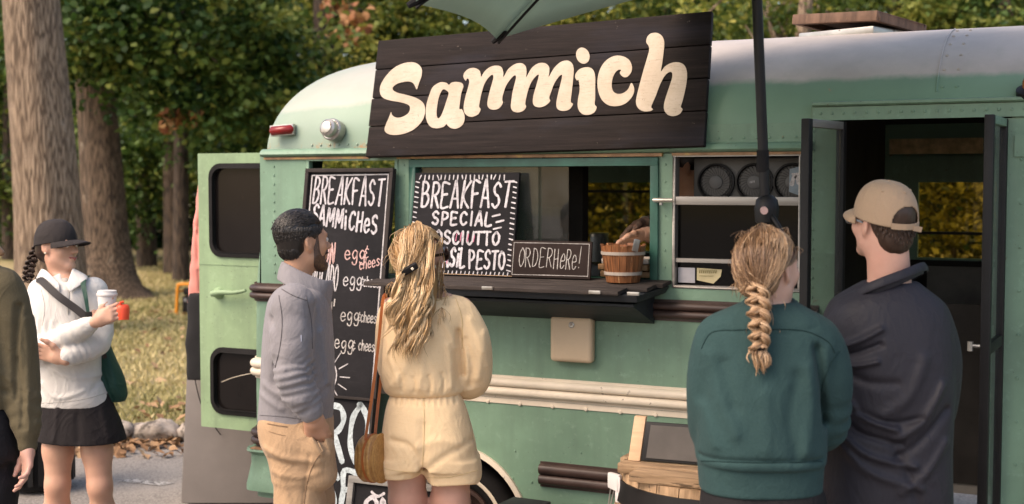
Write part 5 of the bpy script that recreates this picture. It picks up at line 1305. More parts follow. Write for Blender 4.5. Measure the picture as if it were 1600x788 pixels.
MB().hexa([(0.0, -.012, 0), (.045, -.012, 0), (.045, .012, 0), (0, .012, 0), (.012, .03, .158), (.056, .03, .158), (.056, .054, .158), (.012, .054, .158)]).build('pine_post', m_pine, fs, bevel=.003); MB().hexa([(.62, -.012, 0), (.665, -.012, 0), (.665, .012, 0), (.62, .012, 0), (.632, .03, .158), (.676, .03, .158), (.676, .054, .158), (.632, .054, .158)]).build('pine_post', m_pine, fs, bevel=.003)
MB().hexa([(.0475, -.006, .004), (.618, -.006, .004), (.618, .006, .004), (.0475, .006, .004), (.0575, .026, .140), (.630, .026, .140), (.630, .038, .140), (.0575, .038, .140)]).build('black_rim', m_black, fs, bevel=.002)
m_dust = mat('dusty_slate', (.085, .075, .068), .75, .22, 5, chip=(.05, .045, .04), chip_at=.6, chip_s=3)
MB().hexa([(.068, -.0085, .014), (.60, -.0085, .014), (.60, -.006, .014), (.068, -.006, .014), (.077, .0205, .131), (.612, .0205, .131), (.612, .023, .131), (.077, .023, .131)]).build('slate', m_dust, fs)
# ---- black box by the wheel
bx = empty('black_card_box', (-2.145, -.42, 0), R(-3), 'black carton right of the bus wheel with a white letter on its face', 'box')
bx_b = MB().box(-.085, .085, -.06, .10, .0, .572).build('carton', mat('black_card', (.022, .021, .022), .55, .3, 12, chip=(.1, .09, .08), chip_at=.72), bx, bevel=.004)
k = Ink(); k.text('A', -.052, .525, .03, .026, .005); k.stroke([(-.06, .515), (-.02, .515), (-.02, .563), (-.06, .563), (-.06, .515)], .003, False)
k.stroke([(.055, .54), (.07, .535)], .004); k.stroke([(.055, .553), (.068, .55)], .004)
k.build('lettering', CW, bx, (1, 0, 0), (0, 0, 1), (0, -.0615, 0))

# ---- patio umbrella: tilted canopy on a slightly leaning black pole
m_can = mat('sage_canvas', (.27, .335, .30), .9, .10, 5, 220, .25, .001, spec=.1)
_n = m_can.node_tree; _t = _n.nodes.new('ShaderNodeBsdfTranslucent'); _t.inputs[0].default_value = (.40, .49, .43, 1); _m = _n.nodes.new('ShaderNodeMixShader'); _m.inputs[0].default_value = .45
_n.links.new(_n.nodes['Principled BSDF'].outputs[0], _m.inputs[1]); _n.links.new(_t.outputs[0], _m.inputs[2]); _n.links.new(_m.outputs[0], _n.nodes['Material Output'].inputs['Surface'])
ud = 4.10; base = at_d(1196, 345, ud); top = at_d(1182.5, -5, ud)
dirp = (top - base) / np.linalg.norm(top - base); foot = base - dirp * (base[2] / dirp[2])
um = empty('patio_umbrella', foot, YAW, 'sage canvas umbrella on a leaning black pole in front of the bus', 'umbrella')
Mi = np.array([RIGHT, FWD, [0, 0, 1.0]])
def L(p): return Mi @ (np.asarray(p) - foot)
A_ = L(at_d(775, 61, 4.80)); Bt = L(at_d(646, 4, 3.88)); ch = Bt - A_; Rr_ = np.linalg.norm(ch) / (2 * math.sin(math.pi / 8))
ev = ch / np.linalg.norm(ch); hor = np.cross(ev, [0, 0, 1.0]); hor /= np.linalg.norm(hor)
if hor[0] < 0: hor = -hor
tl = R(24); ow = hor * math.cos(tl) + np.array([0, 0, 1]) * math.sin(tl); cc_ = (A_ + Bt) / 2 + ow * Rr_ * math.cos(math.pi / 8); ax_ = np.cross(ow, ev); ax_ *= np.sign(ax_[2])
tips = []
a0 = math.atan2((A_ - cc_) @ ev, (A_ - cc_) @ ow)
for i in range(8):
    a = a0 + i * math.pi / 4 * (1 if ((Bt - cc_) @ ev) * math.cos(a0) - ((Bt - cc_) @ ow) * math.sin(a0) > 0 else -1); tips.append(cc_ + Rr_ * (math.cos(a) * ow + math.sin(a) * ev))
apex = cc_ + ax_ * .20; V, F = [], []; nr, ns = 10, 8
for i in range(8):
    t0, t1 = tips[i], tips[(i + 1) % 8]; o = len(V)
    for r in range(nr + 1):
        for s in range(ns + 1):
            f_, g_ = r / nr, s / ns; e0 = apex + (t0 - apex) * f_ + ax_ * (.04 * math.sin(math.pi * f_)); e1 = apex + (t1 - apex) * f_ + ax_ * .04 * math.sin(math.pi * f_)
            p = e0 * (1 - g_) + e1 * g_; bow = math.sin(math.pi * g_)
            p = p + (apex - p) * (.035 * bow * f_ ** 3) - ax_ * .012 * bow * f_; V.append(p)
    for r in range(nr):
        for s in range(ns): q_ = o + r * (ns + 1) + s; F.append((q_, q_ + ns + 1, q_ + ns + 2, q_ + 1))
cn = quick_mesh('canopy', V, F, m_can, um, smooth=True); sm = cn.modifiers.new('t', 'SOLIDIFY'); sm.thickness = .003
for i in range(8):
    e = MB(); pts = [apex - ax_ * .01 + (tips[i] - apex) * f_ + ax_ * (.04 * math.sin(math.pi * f_) - .008) for f_ in np.linspace(.03, 1.0, 9)]; e.tube(pts, .005, 6); e.build('rib', m_black, um, smooth=True)
    d_ = (tips[i] - apex) / np.linalg.norm(tips[i] - apex); MB().tube([tips[i] - d_ * .05, tips[i] - d_ * .01, tips[i] + d_ * .02], [.010, .013, .009], 8).build('tip_cap', m_rubber, um, smooth=True)
tp = L(top + dirp * .55); bs = L(base)
MB().tube([(0, 0, .05), bs + (0, 0, .0)], .0185, 14).build('lower_pole', m_black, um, smooth=True)
MB().tube([bs + np.array([0, 0, .02]), tp, apex - ax_ * .02], [.0165, .0165, .0165], 14).build('upper_pole', m_black, um, smooth=True)
MB().lathe([(.25, 0), (.26, .02), (.24, .06), (.06, .08), (.035, .30), (.022, .31)], (0, 0, 0), n=32).build('base', m_black, um, smooth=True, ang=40)
ck = L(at_d(1198, 327, ud)); cr = MB(); cr.lathe([(.018, -.05), (.036, -.042), (.040, .0), (.034, .03), (.019, .045)], ck, (0, 0, 1), 20); cr.build('crank_housing', m_black, um, smooth=True, ang=50)
MB().tube([ck + (-.015, -.03, -.002), ck + (-.020, -.062, -.004)], .012, 14).build('crank_pin', mat('pink_grey_pin', (.46, .30, .27), .4, .1), um, smooth=True)
MB().tube([ck + (.01, -.03, -.02), ck + (.025, -.06, -.05), ck + (.05, -.065, -.095)], .008, 8).build('crank_arm', m_black, um, smooth=True)
sc_ = MB().lathe([(.017, -.07), (.020, -.06), (.020, .0)], L(at_d(1192, 235, ud)), (0, 0, 1), 16); sc_.build('pole_sleeve', m_rubber, um, smooth=True)

# ---- behind the bus: grey cart, hung clothes, generator, bin
gc = empty('grey_cart', W(-1.62, 7.25, 0), YAW, 'tall grey tapered cart standing behind the open rear door of the bus', 'cart')
def gp(px, py, dd=0): p = at_d(px, py, 7.25 + dd); return np.array([(p - CAM) @ RIGHT + 1.62, dd, p[2]])
a0, a1 = gp(282, 788), gp(292, 516); x1 = gp(470, 700)[0]; sl = (a1[0] - a0[0]) / (a1[2] - a0[2]); xb = a0[0] - sl * a0[2]; zt = a1[2]
m_cart = mat('grey_plastic', (.20, .175, .16), .55, .12, 3, 60, .2, chip=(.13, .11, .10), chip_at=.68)
MB().hexa([(xb, 0, .02), (x1, 0, .02), (x1, .5, .02), (xb + .02, .5, .02), (a1[0], .03, zt), (x1, .03, zt), (x1, .47, zt), (a1[0] + .02, .47, zt)]).build('body', m_cart, gc, bevel=.015)
sm_ = MB(); sm_.tube([gp(299, 571, -.004), gp(345, 571, -.004)], .004, 6); sm_.tube(catmull([gp(303, 575, -.003), gp(306, 600, -.004), gp(318, 640, -.004), gp(345, 680, -.004)], 4), .003, 6); sm_.build('seam_trim', m_rubber, gc)
MB().tube([(xb + .25, .10, .045), (xb + .25, .40, .045)], .045, 14).build('castor', m_rubber, gc, smooth=True)
jk = empty('salmon_jacket', on_y(308, 300, .50), YAW, 'salmon pink jacket hanging behind the edge of the open rear door', 'jacket')
def jp(px, py, dy=0): p = on_y(px, py, .50) - np.array(jk.location); return np.array([p @ RIGHT, p @ FWD + dy, p[2]])
B_ = Body(); rows = [(272, 309, 330), (300, 305, 340), (330, 302, 350), (360, 299, 352), (400, 296, 354), (430, 294, 356), (460, 292, 356)]
B_.loft([(jp(0, py)[2], (jp(a, py)[0] + jp(b2, py)[0]) / 2, .05, (jp(b2, py)[0] - jp(a, py)[0]) / 2, .045) for py, a, b2 in rows], p=2.2)
B_.ridge([jp(312, 330, .02), jp(307, 380, 0), jp(312, 455, .02)], .008, -.008).ridge([jp(318, 340, .0), jp(309, 420, 0)], .007, .007).ridge([jp(305, 360), jp(315, 395)], .008, .008).noise(.004, 22, 4, (0, 0, 0), 2)
B_.build('cloth', mat('salmon_cloth', (.60, .22, .18), .85, .12, 8, 200, .2, .001, sheen=.2), jk, .007)
ap = empty('black_apron', on_y(308, 462, .52), YAW, 'black apron hanging under the salmon pink jacket behind the rear door', 'apron')
B_ = Body(); q0 = on_y(297, 462, .52) - np.array(ap.location); q1 = on_y(293, 522, .52) - np.array(ap.location)
B_.loft([(q1[2] - .25, .10, 0, .16, .03), (q1[2], q1 @ RIGHT + .15, 0, .15, .035), (q0[2], q0 @ RIGHT + .13, 0, .14, .03), (q0[2] + .01, q0 @ RIGHT + .13, 0, .13, .025)]).noise(.004, 20, 5, (0, 0, 0), 2)
B_.build('cloth', mat('black_cloth', (.014, .013, .014), .9, .2, 8, 200, .2, .001), ap, .01)
hk = MB().tube([(0, 0, 0), (0, -.04, .0), (0, -.055, .03)], .006, 6).build('coat_hook', m_chrome, None, smooth=True, loc=(-4.36, .52, 1.915)); hk.parent = bus
gn = empty('generator', W(-4.45, 17.0, .10), YAW - .25, 'black portable generator in an orange tubular frame on the lawn', 'generator')
m_or = mat('orange_paint', (.75, .27, .02), .45, .1, 6)
for y in (0, .34):
    MB().tube(catmull([(-.03, y, 0), (-.015, y, .20), (0, y, .375), (.05, y, .42), (.40, y, .42), (.46, y, .375), (.475, y, .2), (.49, y, 0)], 4), .022, 10).build('frame_hoop', m_or, gn, smooth=True)
MB().box(.04, .43, .03, .30, .04, .26).build('engine', m_rubber, gn, bevel=.02); MB().box(.05, .42, .03, .31, .27, .37).build('tank', m_black, gn, bevel=.03)
MB().lathe([(.07, 0), (.07, .03), (.05, .04), (.02, .045)], (.32, .03, .16), (0, -1, 0), 20).build('recoil_cover', m_chrome, gn, smooth=True)
m_sock = mat('socket_grey', (.25, .25, .25), .5)
for i in range(3): MB().box(.07 + i * .07, .11 + i * .07, .022, .03, .19, .23).build('socket', m_sock, gn, bevel=.004)
MB().tube([(0, 0, .32), (0, .34, .32)], .014, 8).build('side_bar', m_or, gn, smooth=True)
bn = empty('litter_bin', W(-2.88, 7.7, 0), YAW, 'black slatted litter bin standing behind the girl in the white top', 'bin')
MB().lathe([(.17, .02), (.19, .05), (.20, .80), (.19, .83), (.17, .835)], (0, 0, 0), n=28).build('drum', m_rubber, bn, smooth=True, ang=40)
sl_ = MB()
for i in range(22):
    a = i * 2 * math.pi / 22; sl_.beam((.208 * math.cos(a), .208 * math.sin(a), .06), (.208 * math.cos(a), .208 * math.sin(a), .80), .03, .012, (math.cos(a), math.sin(a), 0))
sl_.build('slats', m_black, bn)
MB().lathe([(.216, .72), (.222, .72), (.222, .75), (.216, .75)], (0, 0, 0), n=28).build('band', m_chrome, bn)
# ================================================================== PEOPLE
def fabric(name, col, var=.10, wv=420, rough=.85, sheen=.25, vs=5, bst=.25, col2=None, slub=0.0, crease=5.5, cst=.22):
    m, nt, b = new_mat(name); co = coords(nt); col = np.array(col, float)
    c = ramp(nt, noise(nt, co, vs, 5, .6), [(.3, tuple(col * (1 - var))), (.7, tuple(np.clip(col * (1 + var), 0, 1)))])
    c = mixc(nt, ramp(nt, noise(nt, co, wv, 2, .5), [(.3, 0.0), (.75, .35)]), c, tuple(np.clip(col * 1.45 if col2 is None else np.array(col2), 0, 1)))
    if slub: c = mixc(nt, ramp(nt, noise(nt, coords(nt, (6, 6, 60)), 6, 4, .6), [(.5, 0.0), (.8, slub)]), c, tuple(col * .78))
    nt.links.new(c, b.inputs['Base Color']); b.inputs['Roughness'].default_value = rough
    b.inputs['Specular IOR Level'].default_value = .12 if rough > .6 else .3; b.inputs['Sheen Weight'].default_value = sheen * min(1, col.max() * 2.2); b.inputs['Sheen Roughness'].default_value = .4
    n1 = bump(nt, b, noise(nt, co, wv, 3, .6), bst, .0012)
    rg = math_n(nt, 'ABSOLUTE', math_n(nt, 'SUBTRACT', noise(nt, coords(nt, (1, 1, .75)), crease, 3, .5, 1.6), .5)); n1 = bump(nt, b, ramp(nt, rg, [(0, 1.0), (.07, .35), (.3, 0.0)]), cst, .010, n1)
    bump(nt, b, noise(nt, coords(nt, (1, 1, .6)), 11, 4, .55, 1.2), .35, .02, n1)
    return m
def skin(name, col, red=.25):
    m, nt, b = new_mat(name); co = coords(nt); col = np.array(col)
    c = ramp(nt, noise(nt, co, 14, 4, .6), [(.3, tuple(col * .9)), (.7, tuple(np.clip(col * 1.06, 0, 1)))])
    c = mixc(nt, ramp(nt, noise(nt, co, 5, 3, .5), [(.45, 0.0), (.75, red)]), c, tuple(col * np.array([1.05, .78, .74])))
    nt.links.new(c, b.inputs['Base Color']); b.inputs['Roughness'].default_value = .48; b.inputs['Specular IOR Level'].default_value = .4
    b.inputs['Subsurface Weight'].default_value = .12; b.inputs['Subsurface Radius'].default_value = (.012, .005, .003); b.inputs['Subsurface Scale'].default_value = .6
    bump(nt, b, noise(nt, co, 240, 3, .6), .12, .0008); return m
def hair_mat(name, stops, rough=.42):
    m, nt, b = new_mat(name); a = nt.nodes.new('ShaderNodeAttribute'); a.attribute_name = 'tone'
    n_ = noise(nt, coords(nt, (60, 60, 12)), 4, 3, .6)
    f = math_n(nt, 'ADD', math_n(nt, 'MULTIPLY', a.outputs['Fac'], .8), math_n(nt, 'MULTIPLY', math_n(nt, 'SUBTRACT', n_, .4), .5), True)
    nt.links.new(ramp(nt, f, stops), b.inputs['Base Color']); b.inputs['Roughness'].default_value = rough; b.inputs['Specular IOR Level'].default_value = .45
    try: b.inputs['Anisotropic'].default_value = .5
    except KeyError: pass
    return m
m_eyew = mat('eye_white', (.62, .58, .55), .25, .03); m_iris = mat('eye_dark', (.035, .022, .015), .15, .1)
H_DARK = hair_mat('near_black_hair', [(0, (.006, .005, .0045)), (.6, (.017, .013, .011)), (1, (.085, .070, .060))], .34)
H_BROWN = hair_mat('dark_brown_hair', [(0, (.020, .011, .007)), (.6, (.045, .024, .015)), (1, (.085, .048, .030))])
H_BLOND = hair_mat('golden_blonde_hair', [(0, (.15, .075, .028)), (.35, (.36, .20, .08)), (.7, (.60, .41, .22)), (1, (.80, .64, .44))], .36)
H_ASH = hair_mat('dark_blonde_hair', [(0, (.085, .045, .025)), (.4, (.25, .14, .07)), (.75, (.45, .295, .175)), (1, (.63, .46, .31))], .38)

class Person:
    """local x = across the view, y = away, z up; feet on the ground at the origin"""
    def __init__(s, px, d): s.d = d; s.X = (px - 800) * d / 2000.0 * 1.0; s.o = W(s.X, d, 0)
    def p(s, px, py, dy=0.0):
        q = at_d(px, py, s.d + dy); return np.array([(q - CAM) @ RIGHT - s.X, dy, q[2]])
    def secs(s, rows):
        """rows: py, left px, right px, half depth, [centre dy]"""
        out = []
        for r in rows:
            dy = r[4] if len(r) > 4 else 0.0; a, b = s.p(r[1], r[0], dy), s.p(r[2], r[0], dy); out.append((a[2], (a[0] + b[0]) / 2, dy, (b[0] - a[0]) / 2, r[3]))
        return out
    def root(s, B, label, m, h=.007, hands=None, hh=.0038):
        V, F = B.surface(h)
        if hands:
            o = len(V); 
            for Hb in hands:
                v, f = Hb.surface(hh); V = np.concatenate([V, v]); F = np.concatenate([F, f + o]); o += len(v)
        ob = quick_mesh('person', V, F, m, None, smooth=True); ob.location = tuple(s.o); ob.rotation_euler = (0, 0, YAW)
        return tag(ob, label, 'person')
def legs(B, hipL, kneeL, ankL, hipR, kneeR, ankR, face, r=(.080, .054, .038), bulge=True):
    """bare legs and feet; face: direction the toes point (x, y)"""
    f = np.array([face[0], face[1], 0.0]); f /= np.linalg.norm(f)
    for hp, kn, an in ((hipL, kneeL, ankL), (hipR, kneeR, ankR)):
        hp, kn, an = (np.array(q, float) for q in (hp, kn, an))
        B.chain([hp, hp * .55 + kn * .45, kn], [r[0], r[0] * .86, r[1]], .03)
        cf = kn * .68 + an * .32 - f * .012; B.chain([kn, cf, an], [r[1] * .93, r[1] * 1.0, r[2]], .03)
        if bulge: B.ell(kn + f * .028 + np.array([0, 0, .005]), (.032, .026, .036), .03)
        B.chain([an, an * .4 + (an + f * .12) * .6 - np.array([0, 0, an[2] - .035]) * .9], [r[2], .034], .03)
        B.cone(np.array([an[0], an[1], .032]) - f * .035, np.array([an[0], an[1], .026]) + f * .15, .033, .024, .03)
def shoe(name, an, face, m, parent, ms):
    f = np.array([face[0], face[1], 0.0]); f /= np.linalg.norm(f); a = np.array([an[0], an[1], .045])
    B = Body(); B.chain([a - f * .04 + (0, 0, .02), a + f * .06, a + f * .17 - (0, 0, .006)], [.045, .045, .036], .03).cone(a + (0, 0, .0), a + (0, 0, .06), .044, .046, .03)
    B.ell((a[0], a[1], -.2), (1, 1, .2), .004, 's'); o = B.build(name, m, parent, .009)
    S = Body(); S.chain([a - f * .045 + (0, 0, -.028), a + f * .17 + (0, 0, -.028)], [.046, .040], .01).ell((a[0], a[1], 1.03), (3, 3, 1.0), .003, 's').ell((a[0], a[1], -1.0), (3, 3, 1.0), .003, 's')
    S.build('sole', ms, o, .009)
m_sole = mat('shoe_sole', (.5, .47, .43), .7, .1, 10); m_shoe = mat('dark_shoe', (.03, .027, .026), .6, .2, 10); m_shoe2 = mat('pale_shoe', (.45, .42, .38), .6, .1, 10)

def arc_strands(H, starts, end, lift=0.004, rad=.0035, sag=0.0, n=14, jit=.004, rx=(.079, .100, .089), cz=(0, -.014, .034), mids=None):
    """hair combed over the skull from each start direction to an end point (head space)"""
    out = []; c = np.array(cz); rx = np.array(rx); hi_ = 1.03
    for i_, (st, en) in enumerate(zip(starts, end)):
        a, b = np.array(st, float), np.array(en, float); ua = (a - c) / rx; ub = (b - c) / rx; la, lb = np.linalg.norm(ua), np.linalg.norm(ub); ua /= la; ub /= lb; la = min(max(la, .95), hi_)
        om = math.acos(np.clip(ua @ ub, -.999, .999)); t = np.linspace(0, 1, n)
        u = (np.sin((1 - t) * om)[:, None] * ua + np.sin(t * om)[:, None] * ub) / math.sin(om)
        if mids is not None and mids[i_] is not None:
            um = (np.array(mids[i_]) - c) / rx; um /= np.linalg.norm(um); w_ = np.sin(math.pi * t)[:, None] ** 1.2 * .85; u = u * (1 - w_) + um * w_; u /= np.linalg.norm(u, axis=1)[:, None]
        ln = (la + (lb - la) * t ** 5) * (1 + sag * np.sin(math.pi * t))
        p = c + u * rx * ln[:, None] + (u * (lift + jit * rng.normal()))
        p = p + rng.normal(0, jit * .25, (1, 3)) * np.sin(math.pi * t)[:, None]
        out.append(np.array([H.p(*q) for q in p]))
    return out
def cap_hat(H, name, m, parent, back=True, hole=False, brim_up=.0, brim=.066, under=None):
    """baseball cap: six-panel dome with a strap arch at the back, and a curved brim"""
    c = np.array((0, -.012, .044)); rx = np.array((.0875, .108, .088)); V, F = [], []; nu, nv = 200, 48
    band = -.012
    for j in range(nv + 1):
        for i in range(nu):
            a = 2 * math.pi * i / nu; th = (math.pi / 2) * (1 - j / nv); seam = 1 - .010 * abs(math.cos(3 * a)) ** 8 * (math.cos(th))
            low = .030 if j == 0 else .030 * (1 - j / nv) ** 3
            z0 = -low - .010 * math.sin(a) * -1 * (1 - j / nv)
            q = c + rx * seam * np.array([math.cos(a) * math.sin(th) ** .80 if th > 0 else 0, math.sin(a) * math.sin(th) ** .80 if th > 0 else 0, math.cos(th)]) + np.array([0, 0, z0])
            V.append(q)
    def arch(a, j):
        d = abs((a - 1.5 * math.pi + math.pi) % (2 * math.pi) - math.pi); return hole and d < .60 * math.sqrt(max(0, 1 - ((j - 3) / 12.5) ** 2)) and 1 <= j <= 17
    for j in range(nv):
        for i in range(nu):
            if arch(2 * math.pi * (i + .5) / nu, j + .5): continue
            F.append((j * nu + i, j * nu + (i + 1) % nu, (j + 1) * nu + (i + 1) % nu, (j + 1) * nu + i))
    o = quick_mesh(name, [H.p(*q) for q in V], F, m, parent, smooth=True)
    s = o.modifiers.new('t', 'SOLIDIFY'); s.thickness = .003; s.offset = 1
    Vb, Fb = [], []; n1, n2 = 18, 8
    for i in range(n1 + 1):
        a = math.pi * (.13 + .74 * i / n1)
        for j in range(n2 + 1):
            t = j / n2; ext = brim * t * (1 + .0 * t) * math.sin((a - .13 * math.pi) / .74) ** .45 if 0 < i < n1 else 0
            r0 = c + rx * np.array([math.cos(a), math.sin(a), 0]) * 1.0
            q = r0 + np.array([math.cos(a) * .25, 1, 0]) * ext; q[2] += -.030 + .010 * math.sin(a) - .018 * t * t - .013 * (abs(math.cos(a)) ** 1.5) * (t + .15) + brim_up * t
            Vb.append(H.p(*q))
    for i in range(n1):
        for j in range(n2): k = i * (n2 + 1) + j; Fb.append((k, k + n2 + 1, k + n2 + 2, k + 1))
    b = quick_mesh('brim', Vb, Fb, m, o, smooth=True); s = b.modifiers.new('t', 'SOLIDIFY'); s.thickness = .004
    bt = MB(); p = H.p(0, -.012, .044 + .088); bt.dome(p, H.R @ np.array([0, 0, 1.0]), .008, .006, 10)
    for k in range(6):
        a = math.pi / 6 + k * math.pi / 3; th = .72; q = c + rx * 1.005 * np.array([math.cos(a) * math.sin(th) ** .80, math.sin(a) * math.sin(th) ** .80, math.cos(th)]); bt.dome(H.p(*q), H.R @ ((q - c) / rx), .0045, .002, 8)
    bt.build('button_and_eyelets', m, o, smooth=True, ang=80)
    if hole:
        st = MB(); pts = []
        for a in np.linspace(1.5 * math.pi - .62, 1.5 * math.pi + .62, 12): q = c + rx * 1.02 * np.array([math.cos(a), math.sin(a), 0]) + np.array([0, 0, -.030 + .010 * math.sin(a) + .005]); pts.append(q)
        o2 = len(st.v)
        for q in pts:
            for dz, k in ((-.009, 1.0), (.009, 1.0), (.009, 1.03), (-.009, 1.03)): st.v.append(tuple(H.p(q[0] * k, q[1] * k, q[2] + dz)))
        for i in range(len(pts) - 1):
            for k in range(4): st.f.append((o2 + i * 4 + k, o2 + i * 4 + (k + 1) % 4, o2 + i * 4 + 4 + (k + 1) % 4, o2 + i * 4 + 4 + k))
        q = pts[7]; st.beam(H.p(q[0], q[1] - .004, q[2] - .004), H.p(q[0] + .030, q[1] - .006, q[2] - .010), .004, .016, H.R @ np.array([0, 0, 1.0]))
        st.build('strap', m, o, smooth=True)
    return o

def band(name, low, high, m, parent, th=.005, bulge=.004, closed=False, nv=5):
    """a folded cloth band (collar) between two edge lines"""
    a, b = catmull(np.array(low, float), 6, closed), catmull(np.array(high, float), 6, closed); n = len(a); c = (a.mean(0) + b.mean(0)) / 2; V, F = [], []
    for i in range(n):
        for j in range(nv + 1):
            t = j / nv; q = a[i] * (1 - t) + b[i] * t; o_ = q - c; o_[2] = 0; o_ /= np.linalg.norm(o_) + 1e-9; V.append(q + o_ * bulge * math.sin(math.pi * t))
    for i in range(n if closed else n - 1):
        for j in range(nv): k = (i + 1) % n; F.append((i * (nv + 1) + j, k * (nv + 1) + j, k * (nv + 1) + j + 1, i * (nv + 1) + j + 1))
    o = quick_mesh(name, V, F, m, parent, smooth=True); s = o.modifiers.new('t', 'SOLIDIFY'); s.thickness = th; s.offset = 0
    u = o.modifiers.new('s', 'SUBSURF'); u.levels = u.render_levels = 1
    return o
HAIRLINE = catmull(np.array([(0, .088, .085), (.035, .080, .078), (.062, .058, .058), (.074, .030, .040), (.079, .005, .040), (.081, -.022, .028), (.076, -.040, -.010), (.062, -.056, -.050), (.035, -.072, -.074)]), 6)
def hairline(t, side, j=0.0):
    """point on the hairline, t = 0 forehead .. 1 nape"""
    q = HAIRLINE[int(np.clip(t, 0, .999) * len(HAIRLINE))].copy(); q[0] *= side; return q + rng.normal(0, j, 3)

from mathutils.bvhtree import BVHTree
def seam(P, ob, pts, m, r=.0016, sub_=5, lift=.0008, name='seam'):
    """a stitched line lying on the camera side of a garment"""
    me = ob.data; bv = BVHTree.FromPolygons([v.co.copy() for v in me.vertices], [tuple(f_.vertices) for f_ in me.polygons]); out = []
    for q in catmull(np.array(pts, float), sub_):
        a, b = Vector(P.p(q[0], q[1], -.6)), Vector(P.p(q[0], q[1], .6)); d = (b - a).normalized(); hit = bv.ray_cast(a, d)
        if hit[0] is not None: out.append(np.array(hit[0] + hit[1] * lift))
    if len(out) > 2: return MB().tube(out, r, 5).build(name, m, ob, smooth=True, ang=80)
def flyaways(P, pts, n, L, m, parent, spread=6, seed=1):
    g = np.random.default_rng(seed); cs = []
    for i in range(n):
        q = pts[g.integers(len(pts))]; x, y, dy = q; ex, ey = x + g.normal(0, spread) * 1.5, y + g.uniform(.4, 1.2) * L; k1 = g.normal(0, 5)
        cs.append(np.array([P.p(x + g.normal(0, .2) + (ex - x) * t + k1 * math.sin(3 * t), y + (ey - y) * t, dy - .02 * math.sin(3 * t)) for t in np.linspace(0, 1, 9)]))
    strands('flyaway_hairs', cs, .0007, m, parent, 3)

def beard_mat(name, sk, hair):
    m, nt, b = new_mat(name); co = coords(nt); c = mixc(nt, ramp(nt, noise(nt, co, 260, 4, .7), [(.40, 0.0), (.62, .6)]), hair, sk)
    nt.links.new(c, b.inputs['Base Color']); b.inputs['Roughness'].default_value = .6; bump(nt, b, noise(nt, co, 300, 3, .7), .6, .002); return m
